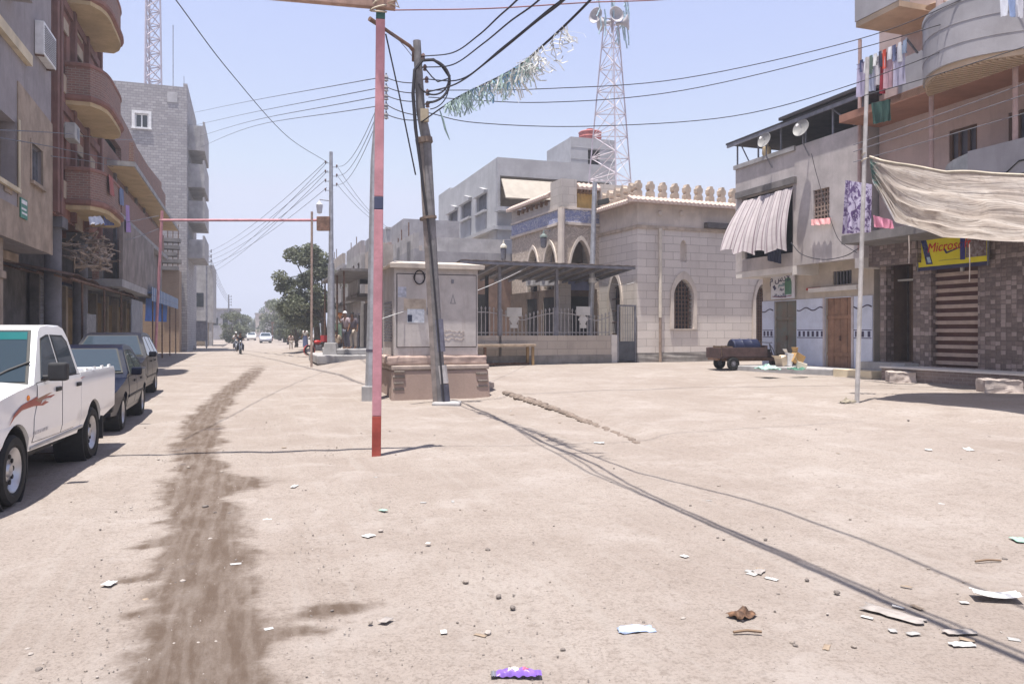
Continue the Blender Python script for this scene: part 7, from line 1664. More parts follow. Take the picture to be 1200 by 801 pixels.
build('drum_body', MB().lathe([(0,-.5),(.26,-.5),(.29,-.46),(.29,-.2),(.30,-.17),(.29,-.14),(.29,.14),(.30,.17),(.29,.2),(.29,.46),(.26,.5),(0,.5)], (0,0,.3), 18, 'x'), mat('blue_drum', (.015,.02,.055), .45, .2, 3, bmp=0), d, smooth=True); build('bung', MB().lathe([(0,-.52),(.05,-.52),(.05,-.5),(0,-.5)], (0,.15,.4), 8, 'x'), PLAST, d)
d = thing('wooden_crate', 'dark slatted crate standing behind the tail of the cargo tricycle bed', 'crate', Mx @ Vector((-.05,.1,.565)), math.radians(14))
mb = MB(); [mb.box(-.25,.25,y0,y0+.02,z,z+.08) for z in (0.02,.14,.26) for y0 in (-.3,.28)]; build('crate_slats', mb, WOOD, d); build('crate_post', MB().box(-.25,-.21,-.28,-.24,0,.36).box(.21,.25,-.28,-.24,0,.36).box(-.25,-.21,.24,.28,0,.36).box(.21,.25,.24,.28,0,.36), WOOD, d)
# ================================================================== people
def skinned(name, J, E, m, par, sub=1):
    names = list(J); me = bpy.data.meshes.new(name); bm = bmesh.new(); sk_ = bm.verts.layers.skin.verify(); V_ = {}
    for k in names:
        q = bm.verts.new(J[k][0]); r = J[k][1]; q[sk_].radius = r if isinstance(r, tuple) else (r, r); q[sk_].use_root = k == names[0]; V_[k] = q
    for a, b_ in E: bm.edges.new((V_[a], V_[b_]))
    bm.to_mesh(me); bm.free(); o = bpy.data.objects.new(name, me); C.objects.link(o)
    md = o.modifiers.new('skin', 'SKIN'); md.use_smooth_shade = True
    s = o.modifiers.new('sub', 'SUBSURF'); s.levels = s.render_levels = sub
    bpy.context.view_layer.update(); ev = o.evaluated_get(bpy.context.evaluated_depsgraph_get()); m2 = bpy.data.meshes.new_from_object(ev)
    bpy.data.objects.remove(o); bpy.data.meshes.remove(me)
    m2.materials.clear(); m2.materials.append(m); r = bpy.data.objects.new(name, m2); C.objects.link(r); r.parent = par; return r
SKIN = mat('brown_skin', (.20,.11,.07), .6, .1, 6, bmp=0); HAIR = mat('black_hair', (.012,.01,.01), .7, .2, 20)
def person(label, loc, rz, h=1.72, shirt=(.4,.4,.4), trousers=(.05,.05,.07), pose='stand', robe=None, cap=None, group=None, lean=0.0, arms=None, z0=0.0):
    t = thing('person', label, 'person', loc, rz, group); k = h/1.75; t.scale = (k,k,k)
    v = Vector; sit = pose == 'ride'
    hip = v((0,0,.93)) if not sit else v((0,-.05,.80)); ch = hip+v((0,.06+lean*.45,.43)); nk = ch+v((0,.03+lean*.1,.16)); hd = nk+v((0,.05+lean*.06,.13)); hd2 = hd+v((0,.01,.12))
    st_ = .16 if pose == 'walk' else .03
    J = {'hip':(hip,(.15,.11)),'belly':((hip+ch)/2+v((0,.01,0)),(.14,.105)),'chest':(ch,(.17,.115)),'neck':(nk,.055),'head':(hd,(.082,.095)),'crown':(hd2,(.075,.085))}; E = [('hip','belly'),('belly','chest'),('chest','neck'),('neck','head'),('head','crown')]
    for s, n in ((-1,'l'),(1,'r')):
        if sit: kn = hip+v((s*.2,.42,-.12)); an = v((s*.2,.18,.28)); to = v((s*.2,.36,.25))
        else: kn = v((s*.11,.05+s*st_*.6,.50)); an = v((s*.11,-.02+s*st_,.09)); to = an+v((s*.02,.17,-.055))
        J['hp'+n] = (hip+v((s*.10,0,-.06)),.092); J['kn'+n] = (kn,.062); J['an'+n] = (an,.045); J['to'+n] = (to,.038)
        sh = ch+v((s*.19,0,.09))
        if sit: el = sh+v((s*.07,.16,-.24)); wr = sh+v((s*.02,.42,-.26)); ha = wr+v((-s*.01,.08,-.01))
        elif arms == 'up' and s == 1: el = sh+v((s*.08,.16,-.16)); wr = el+v((-s*.05,.12,.22)); ha = wr+v((-s*.02,.04,.08))
        elif arms == 'back': el = sh+v((s*.07,-.16,-.24)); wr = el+v((-s*.1,-.06,-.2)); ha = wr+v((-s*.04,-.01,-.07))
        else: el = sh+v((s*.08,-.03,-.28)); wr = el+v((s*.02,.09,-.24)); ha = wr+v((0,.03,-.09))
        J['sh'+n] = (sh,.065); J['el'+n] = (el,.043); J['wr'+n] = (wr,.032); J['ha'+n] = (ha,.038)
        E += [('hip','hp'+n),('hp'+n,'kn'+n),('kn'+n,'an'+n),('an'+n,'to'+n),('chest','sh'+n),('sh'+n,'el'+n),('el'+n,'wr'+n),('wr'+n,'ha'+n)]
    skinned('body', J, E, SKIN, t)
    def grow(keys, g, over={}): return {q: (J[q][0], tuple(x+g for x in (J[q][1] if isinstance(J[q][1], tuple) else (J[q][1],)*2))) for q in keys}
    sm_ = mat('cloth_%02d_%02d_%02d' % tuple(int(c*99) for c in shirt), shirt, .85, .15, 5, bmp=.05)
    K1 = ['hip','belly','chest']+[a+n for n in 'lr' for a in ('sh','el')]
    JJ = grow(K1, .022)
    for n in 'lr': JJ['el'+n] = (J['sh'+n][0].lerp(J['el'+n][0], .85), (.062,.062))
    skinned('shirt', JJ, [e for e in E if e[0] in K1 and e[1] in K1], sm_, t)
    if robe:
        rm = mat('cloth_%02d_%02d_%02d' % tuple(int(c*99) for c in robe), robe, .85, .15, 5, bmp=.05); rings = []
        for z, rx, ry in ((.12,.26,.22),(.4,.24,.19),(.7,.22,.16),(.95,.19,.14),(1.1,.17,.13)): rings.append([v((rx*math.cos(a*PI/9), ry*math.sin(a*PI/9)+.01*math.sin(a*2.5), z)) for a in range(18)])
        build('robe', MB().loft(rings), rm, t, smooth=True, angle=70)
    else:
        K2 = ['hip']+[a+n for n in 'lr' for a in ('hp','kn','an')]; tm = mat('cloth_%02d_%02d_%02d' % tuple(int(c*99) for c in trousers), trousers, .85, .15, 5, bmp=.05)
        skinned('trousers', grow(K2, .02), [e for e in E if e[0] in K2 and e[1] in K2], tm, t)
    rings = []; c_ = hd2+v((0,-.015,-.02))
    for i in range(6):
        a = PI/2*i/5*1.1; rings.append([c_+v((.098*math.cos(a)*math.cos(b*PI/6), .108*math.cos(a)*math.sin(b*PI/6)-.012, -.03+.115*math.sin(a))) for b in range(12)])
    build('hair' if not cap else 'cap', MB().loft(rings), HAIR if not cap else mat('cap_%02d' % int(cap[0]*99), cap, .8, .1, 5, bmp=0), t, smooth=True, angle=80)
    fr = hd+v((0,.093,.03))
    build('face_features', MB().sphere(fr+v((-.03,-.003,.035)), .010, 6, 4).sphere(fr+v((.03,-.003,.035)), .010, 6, 4).sphere(fr+v((0,.008,0)), .016, 6, 4, (.8,1,1.4)).sphere(fr+v((0,-.004,-.045)), .018, 6, 4, (1.5,.5,.4)), mat('face_dark', (.08,.04,.03), .6, bmp=0), t)
    return t
q = at(407, 412, 37.5); person('man in grey shirt and white cap standing on the raised pavement', (q.x,q.y,PAVZ), 2.3, 1.78, (.32,.26,.28), (.10,.10,.13), 'stand', cap=(.6,.6,.6), arms='up')
q = at(414, 411, 38.2); person('man in a dark shirt and pale trousers behind the bars next to the capped man', (q.x,q.y,PAVZ), 2.8, 1.76, (.14,.12,.14), (.42,.36,.30))
q = gp(397, 420); person('boy in a beige shirt and dark trousers at the kerb left of the capped man', q, 2.6, 1.42, (.52,.42,.32), (.04,.04,.05), 'stand', arms='back', lean=.2)
q = gp(358, 407); person('person in a white top and blue robe standing near the three wheeled taxi', q, 2.9, 1.68, (.6,.58,.56), pose='stand', robe=(.08,.10,.20))
q = gp(341, 409); person('child in a pale pink shirt walking out in the middle of the far street', q, 3.3, 1.35, (.55,.42,.38), (.45,.40,.36), 'walk')
# ================================================================== motorcycles
def motorcycle(label, loc, rz, col, name='motorcycle', cat='motorcycle', group=None):
    t = thing(name, label, cat, loc, rz, group); pm = mat('bike_%02d' % int(col[0]*99), col, .4, .2, bmp=0)
    for y in (.63, -.62):
        w = build('wheel', MB().lathe([(.22,-.04),(.28,-.045),(.31,-.02),(.31,.02),(.28,.045),(.22,.04)], (0,y,.31), 18, 'x', True), BLACK, t, smooth=True); mb = MB(); [mb.tube([(0,y,.31),(0,y+.22*math.cos(a*PI/4),.31+.22*math.sin(a*PI/4))], .008, 4) for a in range(8)]; build('spokes', mb, CHROME, w)
    build('fork', MB().tube([(-.08,.63,.31),(-.07,.48,.8),(-.07,.40,1.0)], .022, 6).tube([(.08,.63,.31),(.07,.48,.8),(.07,.40,1.0)], .022, 6), CHROME, t)
    build('handlebar', MB().tube([(-.36,.22,1.06),(-.2,.38,1.03),(.2,.38,1.03),(.36,.22,1.06)], .014, 6), PLAST, t)
    build('headlamp', MB().sphere((0,.50,.92), .10, 10, 8, (1,.8,1)), CHROME, t, smooth=True); build('fuel_tank', MB().sphere((0,.12,.80), .2, 10, 8, (.75,1.3,.65)), pm, t, smooth=True)
    build('seat', MB().box(-.12,.12,-.7,-.08,.74,.82), PLAST, t, bevel=.04); build('engine', MB().box(-.14,.14,-.12,.26,.32,.62), GREYMETAL, t, bevel=.03); build('frame', MB().tube([(0,.40,.92),(0,.2,.34),(0,-.2,.34),(0,-.6,.72)], .03, 6).tube([(0,-.15,.4),(0,-.62,.31)], .03, 6), PLAST, t)
    build('mudguard', MB().lathe([(.34,-.06),(.355,-.06),(.355,.06),(.34,.06)], (0,.63,.31), 16, 'x', True), pm, t); build('exhaust', MB().tube([(.12,.2,.32),(.15,-.2,.28),(.16,-.75,.36)], .035, 6), CHROME, t); return t
q = gp(281.5, 414.5); az = math.atan2(-nU.x, nU.y)+.06
motorcycle('dark motorcycle being ridden towards us in the middle of the street', q, az, (.03,.03,.035))
person('rider in black on the motorcycle coming towards us', q+Vector((0,0,0)), az, 1.72, (.02,.02,.025), (.03,.03,.04), 'ride')
q2 = gp(276.5, 411); motorcycle('second motorcycle following just behind the rider in black', q2, az, (.2,.2,.22)); person('rider in pale clothes on the second motorcycle', q2, az, 1.72, (.42,.40,.40), (.2,.2,.22), 'ride', cap=(.65,.65,.65))
q = gp(374, 416); motorcycle('red motorcycle parked under the far tree', q, 2.2, (.45,.03,.03)); 
o = build('red_crate', MB().box(-.3,.3,-.25,.25,0,.03).box(-.3,-.27,-.25,.25,.03,.4).box(.27,.3,-.25,.25,.03,.4).box(-.27,.27,-.25,-.22,.03,.4).box(-.27,.27,.22,.25,.03,.4), mat('red_crate_plastic', (.45,.04,.05), .5, .15)); place(o, q+Matrix.Rotation(2.2,3,'Z') @ Vector((0,-.45,.822)), 2.2); tag(o, 'open red crate carried on the seat of the parked motorcycle', 'crate')
q = gp(236, 68*0+404); 
# ================================================================== trees
def leafmat(name, a, b_):
    if name in MC: return MC[name]
    m, nt, b = newmat(name); MC[name] = m; L = nt.links; ob = nd(nt, 'ShaderNodeTexCoord').outputs['Object']
    n = noise_t(nt, ob, 1.2, 4); n2 = noise_t(nt, ob, 9, 2); c = mixc(nt, ramp(nt, n, .35, .65), a, b_); c = mixc(nt, ramp(nt, n2, .45, .6, 0, .6), c, (.13,.13,.085)); L.new(c, b.inputs['Base Color']); b.inputs['Roughness'].default_value = .6
    t = nd(nt, 'ShaderNodeBsdfTranslucent'); L.new(c, t.inputs[0]); mx = nd(nt, 'ShaderNodeMixShader'); mx.inputs[0].default_value = .3; L.new(b.outputs[0], mx.inputs[1]); L.new(t.outputs[0], mx.inputs[2]); L.new(mx.outputs[0], nt.nodes['Material Output'].inputs[0]); return m
LEAF = leafmat('dusty_leaves', (.10,.12,.07), (.20,.215,.14)); LEAFD = leafmat('dark_leaves', (.065,.08,.045), (.13,.145,.085))
BARK = mat('bark', (.13,.10,.08), .95, .35, 6)
def crown_mesh(clumps, leaf, per, seed, droop=.2):
    rr = random.Random(seed); vs = []; fs = []
    for c_, r in clumps:
        for _ in range(int(per*r*r)):
            d = Vector((rr.gauss(0,1), rr.gauss(0,1), rr.gauss(0,1))).normalized()*r*(rr.random()**.45); p = Vector(c_)+Vector((d.x, d.y, d.z*.8-abs(d.x*d.y)*droop))
            a = Vector((rr.gauss(0,1), rr.gauss(0,1), rr.gauss(0,.7))).normalized(); b_ = a.orthogonal(); b_ = (b_*math.cos(rr.random()*6)+a.cross(b_)*math.sin(rr.random()*6)).normalized()
            l = leaf*rr.uniform(.6,1.5); w = l*rr.uniform(.35,.6); o = len(vs); vs += [p-a*l, p+b_*w, p+a*l, p-b_*w]; fs.append((o,o+1,o+2,o+3))
    return MB().add(vs, fs)
def tree(label, p, H, rad, seed, leaf=.12, per=420, trunk=.3, base=.25, name='tree', mat_=None, squash=1.0, n=16, off=(0,0)):
    rr = random.Random(seed); t = thing(name, label, 'tree', p, 0); zc = H*(base+1)/2; cl = []; tw = MB()
    tops = []
    for i in range(n):
        a = rr.random()*2*PI; u = rr.random()**.5; z = zc+(rr.random()-.5)*H*(1-base)*.95; e = math.sqrt(max(.05, 1-((z-zc)/(H*(1-base)*.55))**2))
        c_ = (off[0]+rad*.8*u*e*math.cos(a), off[1]+rad*.8*u*e*math.sin(a), z*squash); r = rad*rr.uniform(.22,.42); cl.append((c_, r)); tops.append(c_)
    build('crown', crown_mesh(cl, leaf, per, seed), mat_ or LEAF, t, recalc=False)
    hb = H*base*1.2; mb = MB().tube([(0,0,-.1),(.06,0,hb*.5),(-.03,.05,hb),(off[0]*.5,off[1]*.5,zc)], [trunk,trunk*.8,trunk*.7,trunk*.35], 8)
    for c_ in tops[::2]: mb.tube([(0,.02,hb*.9), (c_[0]*.5,c_[1]*.5,(c_[2]+hb)*.5), c_], [trunk*.4,trunk*.22,.02], 5)
    build('trunk', mb, BARK, t, smooth=True); return t
p = gY(379, 57); tree('big dusty leafy tree leaning over the far right side of the street', p, 7.6, 2.3, 11, .11, 760, .28, .26, n=40, off=(-1.5,0))
p = gY(371, 62); tree('darker tree with a thick trunk just behind the big dusty tree', p, 6.2, 1.8, 5, .11, 600, .32, .3, mat_=LEAFD, n=16, off=(-.6,0))
p = gY(347, 72); tree('low bushy tree at the left foot of the big dusty tree', p, 3.6, 1.9, 6, .11, 520, .2, .12, n=14)
def palm(label, p, H, seed):
    rr = random.Random(seed); t = thing('palm_tree', label, 'tree', p, 0); build('trunk', MB().tube([(0,0,-.1),(.1,0,H*.5),(.05,.1,H)], [.22,.17,.15], 8), BARK, t, smooth=True); mb = MB()
    for k in range(22):
        a = 2*PI*k/22+rr.uniform(-.1,.1); up = rr.uniform(-.2,1.0); L_ = rr.uniform(1.6,2.3); d = Vector((math.cos(a), math.sin(a), 0))
        pts = [Vector((.05,.1,H))+d*L_*s*math.cos(up*.7)+Vector((0,0,L_*(math.sin(up)*s-.9*s*s))) for s in (0,.25,.5,.75,1)]
        for i in range(4):
            for j in range(4):
                q0 = pts[i].lerp(pts[i+1], j/4); sd = d.cross(Vector((0,0,1)))
                for s in (-1, 1): e = q0+sd*s*.38*(1-i/5)+d*.18+Vector((0,0,-.15)); mb.add([q0, q0+d*.07, e], [(0,1,2)])
        mb.tube(pts, .015, 3)
    build('crown', mb, LEAFD, t, recalc=False)
palm('palm tree standing behind the far utility pole beside the big dusty tree', gY(385, 58), 5.6, 3)
# rows far down both sides
sides = [(-1, 272, 108, 3.6),(-1, 279, 130, 4.2),(-1, 283, 160, 4.4),(-1, 287, 190, 5.0),(-1, 291, 230, 5.6),(-1, 296, 270, 5.6),(-1,302,320,6.0),
         (1, 338, 96, 3.4),(1, 334, 118, 5.4),(1, 328, 140, 6.0),(1, 324, 165, 6.6),(1, 319, 200, 7.2),(1, 314, 240, 7.2),(1,309,290,7.2)]
places = 'beside the last house;beyond the last house;third from the last house;fourth along the row;fifth along the row;sixth along the row;at the far end'.split(';')
src = []
for k in range(3):
    pass
for i, (sd, px, Y, H) in enumerate(sides):
    p = gY(px, Y); lab = 'hazy tree on the %s of the far street, %s' % ('left' if sd < 0 else 'right', places[i % 7] if sd < 0 else ['nearest behind the low bushy tree','second behind the low bushy tree','third of its row','fourth of its row','fifth of its row','last but one of its row','last of its row'][i-7])
    if i < 3: t = tree(lab, p, 4.0, 2.0, 30+i, .16, 260, .2, .12, n=14, mat_=LEAFD if i % 2 else LEAF); src.append(t); t['group'] = 'trees lining the far street'; t.scale = (H/4.0*1.1,)*3
    else: dup(src[i % 3], p, i*1.3, lab, H/4.0*(1.15 if sd > 0 else 1.05))
# far-off greenery band and low houses at the vanishing point
rr = random.Random(9); cl = []
for i in range(90):
    x = rr.uniform(-190, 10); cl.append(((x, rr.uniform(340,420), rr.uniform(.5,4.5)), rr.uniform(1.6,3.6)))
o = build('distant_greenery', crown_mesh(cl, .5, 14, 8), LEAFD, None, recalc=False); tag(o, 'faint band of far greenery along the horizon at the end of the street', 'trees', kind='stuff')
for i, (px, Y, w, H, lab) in enumerate(((330,180,7,8.5,'pale distant house between the hazy trees on the right of the street'),(318,230,9,7,'faint far house near the vanishing point on the right'),(262,150,6,6,'faint far house behind the left utility poles'))):
    p = gY(px, Y); t = thing('distant_house', lab, 'building', p, TH, 'houses far down the street'); t.location.z -= .1
    build('wall', MB().box(-w/2,w/2,0,10,0,H), FARW[i], t); build('roof', MB().box(-w/2-.2,w/2+.2,-.2,10.2,H,H+.3), CONC, t)
    for k in range(3): build('window', MB().box(-w/2+1+k*w/3.2,-w/2+2+k*w/3.2,-.06,-.003,H*.5,H*.5+1.4), PANE, t)
p = gp(334, 399.5); t = thing('shelter_frame', 'rusty brown goalpost shaped frame at the right of the far street', 'frame', p, TH)
build('post', MB().box(-2.2,-2.0,0,.2,0,3.0), RUST, t); build('post', MB().box(1.6,1.8,0,.2,0,3.0), RUST, t); build('lintel', MB().box(-2.3,1.9,-.02,.22,3.0,3.3), RUST, t)
# ================================================================== overhead cables
def spline(P, n=8):
    P = [Vector(p) for p in P]
    if len(P) == 2: return P
    Q = [P[0]*2-P[1]]+P+[P[-1]*2-P[-2]]; out = []
    for i in range(1, len(Q)-2):
        for k in range(n):
            t = k/n; a, b_, c_, d = Q[i-1:i+3]
            out.append(.5*((2*b_)+(c_-a)*t+(2*a-5*b_+4*c_-d)*t*t+(3*b_-a-3*c_+d)*t**3))
    return out+[P[-1]]
def sagline(a, b_, sag, n=14):
    a, b_ = Vector(a), Vector(b_); return [a.lerp(b_, i/n)-Vector((0,0,4*sag*(i/n)*(1-i/n))) for i in range(n+1)]
def cable(pts, r, label, group=None, m=None, name='overhead_cable'):
    o0 = pts[0].copy(); o = build(name, MB().tube([q-o0 for q in pts], r, 5), m or WIRE, smooth=True, angle=80); o.location = o0; return tag(o, label, 'cable', group)
G1 = 'dark cables rising from the leaning pole to the upper right'
E0 = [Vector((2.2,3.0,5.35)), Vector((2.24,2.95,5.3)), Vector((2.28,2.9,5.25)), Vector((2.33,2.95,5.3))]
runs = [[(496,66,17.75),(530,62,15.0),(560,42,12.6),(585,19,10.9),(606,0,9.9),(665,-60,8.0)],
        [(498,79,17.75),(530,76,15.2),(565,52,12.6),(598,25,10.8),(635,-3,9.3),(700,-75,7.4)],
        [(500,93,17.75),(540,93,14.6),(590,55,11.4),(640,14,9.5),(665,-7,8.8),(720,-75,7.2)],
        [(501,108,17.75),(535,98,14.8),(575,69,12.0),(625,28,9.9),(668,-7,8.7),(725,-78,7.1)]]
for i, rn in enumerate(runs):
    cable(spline([at(*q) for q in rn]+[E0[i], E0[i]+Vector((1.6,-6,.3))]), .013 if i < 3 else .016, 'dark cable sagging from the leaning pole towards the upper right edge, one of four', G1)
# tinsel garland
gpts = spline([at(*q) for q in ((494,143,17.7),(515,128,16.0),(540,112,14.3),(600,82,11.7),(640,50,10.1),(690,2,8.9),(740,-55,8.0))]+[Vector((2.3,5.5,5.7)), Vector((3.4,-1,6.2))])
GT = thing('tinsel_garland', 'ragged garland of pale green and white tinsel strips hanging from a cable above the kiosk', 'garland', gpts[0])
build('cord', MB().tube([q-gpts[0] for q in gpts], .016, 5), WIRE, GT)
def strip_mesh(k0, k1, n, lens, seed, wid=.022, spread=.12):
    rr = random.Random(seed); mb = MB()
    for _ in range(n):
        f = rr.uniform(k0, k1); i = int(f); q = gpts[i].lerp(gpts[min(i+1,len(gpts)-1)], f-i)-gpts[0]+Vector((rr.uniform(-.03,.03),rr.uniform(-.03,.03),0)); L_ = lens*rr.uniform(.25,1.0)*(.55+.45*math.sin(PI*(f-k0)/(k1-k0))); a = rr.random()*6; d = Vector((math.cos(a), math.sin(a), 0)); w = d*wid*rr.uniform(.5,1.2)
        sw = Vector((rr.uniform(-spread,spread)+.05, rr.uniform(-spread,spread), 0)); pts = [q, q+sw*.3+Vector((0,0,-L_*.35)), q+sw+Vector((rr.uniform(-.04,.04),0,-L_*.7)), q+sw*1.2+Vector((rr.uniform(-.08,.08),0,-L_))]
        vs = [p_ for p in pts for p_ in (p-w, p+w)]; mb.add(vs, [(0,1,3,2),(2,3,5,4),(4,5,7,6)])
    return mb
TG = mat('pale_green_tinsel', (.36,.48,.46), .5, .35, 9, bmp=0, trans=.3); TW_ = mat('white_tinsel', (.62,.63,.62), .5, .2, 9, bmp=0, trans=.3); TB_ = mat('blue_tinsel', (.16,.33,.55), .5, .3, 9, bmp=0, trans=.3)
build('tinsel_strips', strip_mesh(11, 28, 210, .42, 1, .015), TG, GT, recalc=False); build('tinsel_strips', strip_mesh(20, 29, 80, .46, 2, .014), TW_, GT, recalc=False); build('tinsel_strips', strip_mesh(18, 26, 40, .36, 3, .015), TB_, GT, recalc=False)
mb = strip_mesh(27, 36, 34, .35, 4, .012, .2); mb2 = MB(); rr = random.Random(5)
for _ in range(26):
    f_ = rr.random(); q = at(622+44*f_+rr.uniform(-5,5), 70-34*f_+rr.uniform(2,26), 9.9)-gpts[0]; a = rr.random()*6; mb2.tube([q, q+Vector((.1*math.cos(a),.02,.07*math.sin(a))), q+Vector((.16*math.cos(a+.5),.04,.12*math.sin(a+.6)))], .008, 3)
build('plastic_shreds', mb2, TW_, GT); build('tinsel_strips', mb, TW_, GT, recalc=False)
build('torn_end', MB().tube([at(*q)-gpts[0] for q in ((515,128,16),(519,140,15.9),(522,152,15.9),(527,164,15.9))], [.01,.03,.03,.012], 4), TG, GT)
# long lines to the right-hand houses
long_ = [([(502,106,17.8),(640,104,18.6),(800,92,19.2),(1003,47,18.5),(1126,0,17.2),(1230,-52,16)], 'upper line of three from the leaning pole to the pink house'),
         ([(502,114,17.8),(640,120,18.6),(800,106,19.2),(1003,58,18.5),(1180,4,16.9),(1260,-25,16)], 'middle line of three from the leaning pole to the pink house'),
         ([(501,132,17.8),(560,144,18.4),(690,148,19.0),(860,136,19.2),(1005,97,18.6),(1190,26,16.8),(1260,-5,16)], 'lowest sagging line of three from the leaning pole to the pink house'),
         ([(1013,112,15.4),(1090,90,15.6),(1210,52,15.0)], 'short line from the awning pole along the front of the curved balcony')]
for pts, lab in long_: cable(spline([at(*q) for q in pts]), .011, lab, None)
for i, (y0, y1, y2) in enumerate(((170,140,95),(178,150,108),(190,166,130))): cable(spline([at(1000,y0,18.4), at(1085,y1,17.5), at(1210,y2,16.2)]), .010, 'thin service wire slanting across the pink wall under the curved balcony', 'service wires across the pink wall', WIREG)
cable(spline([at(*q) for q in ((462,12,10.4),(575,10,10.6),(690,3,10.9),(800,-2,11.2),(1000,-22,12))]), .009, 'thin reddish wire running right from the end of the timber beam', None, mat('reddish_wire', (.26,.12,.12), .7, bmp=0))
# little bridges between the two poles
for i, (y0, y1) in enumerate(((92,96),(103,108),(113,118),(124,135),(135,140))): cable(sagline(at(455,y0,pq.y), at(495,y1,17.75), .06), .012, 'short slack wire between the slim grey pole and the leaning pole', 'short wires between the two poles')
cable([at(452,40,17.2), at(468,112,17.3), at(487,205,17.5)], .018, 'taut stay wire from the lamp arm down to the splint of the leaning pole')
cable(spline([at(452,33,17.15), at(470,50,17.3), at(483,66,17.7)]), .008, 'slack thin wire under the lamp arm of the leaning pole', None, WIREG)
# lines crossing the street to the tower block
for i, (y0, ym, y1) in enumerate(((91,119,132),(103,133,147),(113,143,162),(124,150,176))): cable(spline([at(445,y0,pq.y), at(290,ym,42), at(227,y1,69)]), .012, 'grey line crossing the street from the slim pole to the tower block, one of four', 'lines crossing to the tower block', WIREG)
# far pole: lines down the street
uz = U1.location
for i in range(6):
    a = uz+Vector((-.3+.03*i,0,hp-.5-.42*(i % 4))); b_ = at(244+i*.6, 295+i*5, 82); cable(sagline(a, b_, .55), .012, 'line running from the stepped steel pole to the far left pole, one of six', 'lines from the steel pole down the street', WIREG)
for i in range(4): cable(sagline(at(245, 296+5*i, 82), at(268.5, 349+2*i, 150), .6), .02, 'faint line between the two far left poles', 'lines between the far poles', WIREG)
for i in range(3): cable(sagline(uz+Vector((.3,0,hp-.7-.45*i)), at(450+4*i, 262+4*i, 47), .3), .010, 'line from the stepped steel pole to the houses on its right', 'lines to the street houses', WIREG)
for i in range(3): cable(sagline(uz+Vector((.3,0,hp-.7-.45*i)), at(445, 118+8*i, pq.y), .5), .009, 'line between the stepped steel pole and the slim grey pole', 'lines between the steel and slim poles', WIREG)
cable(spline([uz+Vector((-.2,0,hp-.5)), at(337,160,29), at(270,85,20), at(203,-4,14.5), at(120,-110,11)]), .012, 'single long wire slanting from the stepped steel pole up to the top left', None, WIREG)
# cables slung along the left-hand houses
for i, (P3, lab) in enumerate((([(-10,152,15),(70,156,24),(160,163,40),(224,150,66)],'upper thin cable slung in front of the left houses'),([(-10,160,15),(60,172,23),(140,189,37),(168,198,44)],'middle thin cable slung in front of the left houses'),([(60,183,23),(110,190,30),(150,200,40)],'lower thin cable slung below the second curved balcony'),([(100,268,29),(140,262,33),(186,253,37)],'cable from the branch heap to the post of the far pink bar'),([(135,283,33),(160,278,35),(186,268,37)],'lower cable from the concrete house to the post of the far pink bar'))): cable(spline([at(*q) for q in P3]), .014, lab, None, WIREG)
cable(spline([at(436,378,pq.y-.15), at(470,366,19.0), at(560,340,22.5), at(622,312,32.5)]), .010, 'pale service cable passing the kiosk front to the mosque canopy', None, mat('pale_cable', (.5,.5,.5), .6, bmp=0))
cable(sagline(at(697,325,31.5), at(750,328,33), .25), .012, 'cable looped from the street pole to the mosque corner', None, mat('pale_cable', ()))
cable(spline([at(927,284,23.5), at(940,298,23.0), at(965,304,22.4), at(990,300,21.8), at(1006,291,21.2)]), .014, 'black cable drooping across the grey shop house wall')
cable(spline([at(951,180,23.2), at(958,208,23.0), at(975,262,22.3), at(985,283,22.0), at(1004,296,21.3)]), .010, 'thin wire running down the grey wall beside the lattice window')
cable(spline([at(966,362,24.6), at(952,385,24.9), at(951,402,25)]), .010, 'thin wire dangling on the tiled dado between the two shop doors') if False else None
# ================================================================== litter and stones
PAPER = mat('white_paper', (.52,.51,.50), .8, .06, 6, bmp=.05); 
def flat(name, label, cat, px, py, w, l, rz, m, curl=.02, seed=1, group=None):
    p = gp(px, py); rr = random.Random(seed)
    mb = sheet(lambda u, v: Vector(((u-.5)*w, (v-.5)*l, .006+curl*((2*u-1)**2*.7+.4*math.sin(v*5+seed)**2))), 8, 8); o = build(name, mb, m, recalc=False, smooth=True, angle=80); place(o, (p.x, p.y, p.z+.015), rz)
    s_ = o.modifiers.new('thickness', 'SOLIDIFY'); s_.thickness = .002; return tag(o, label, cat, group)
flat('paper_sheet', 'clean white folded paper lying near the right edge of the open ground', 'paper', 1167, 702, .27, .13, -.25, PAPER, .03, 2)
crumple('plastic_sachet', 'pale blue empty sachet crumpled on the sand in front', 'wrapper', 745, 739, (.20,.10), mat('pale_blue_foil', (.40,.48,.66), .35, .3, 30, bmp=0), 6, .22)
PUR = mat('purple_wrapper', (.20,.11,.42), .35, .2, 20, bmp=0)
p = gp(605, 793); t = thing('sweet_wrapper', 'shiny purple biscuit wrapper lying on the sand at the bottom edge', 'wrapper', (p.x,p.y,p.z+.012), .05)
def pouch(u, v):
    b_ = math.sin(PI*u)**.4*math.sin(PI*v)**.5; return Vector(((u-.5)*.20, (v-.5)*.055+.004*math.sin(u*20), .004+.03*b_+.004*math.sin(u*31+v*9)))
build('pouch', sheet(pouch, 26, 8), PUR, t, smooth=True, angle=80, recalc=False)
build('crimped_end', sheet(lambda u, v: Vector((-.125+.03*u, (v-.5)*.06, .008+.003*(int(u*10) % 2))), 8, 2), mat('silver_foil', (.5,.5,.52), .3, .1, bmp=0, metal=.8), t, recalc=False); build('crimped_end', sheet(lambda u, v: Vector((.095+.03*u, (v-.5)*.06, .008+.003*(int(u*10) % 2))), 8, 2), PUR, t, recalc=False)
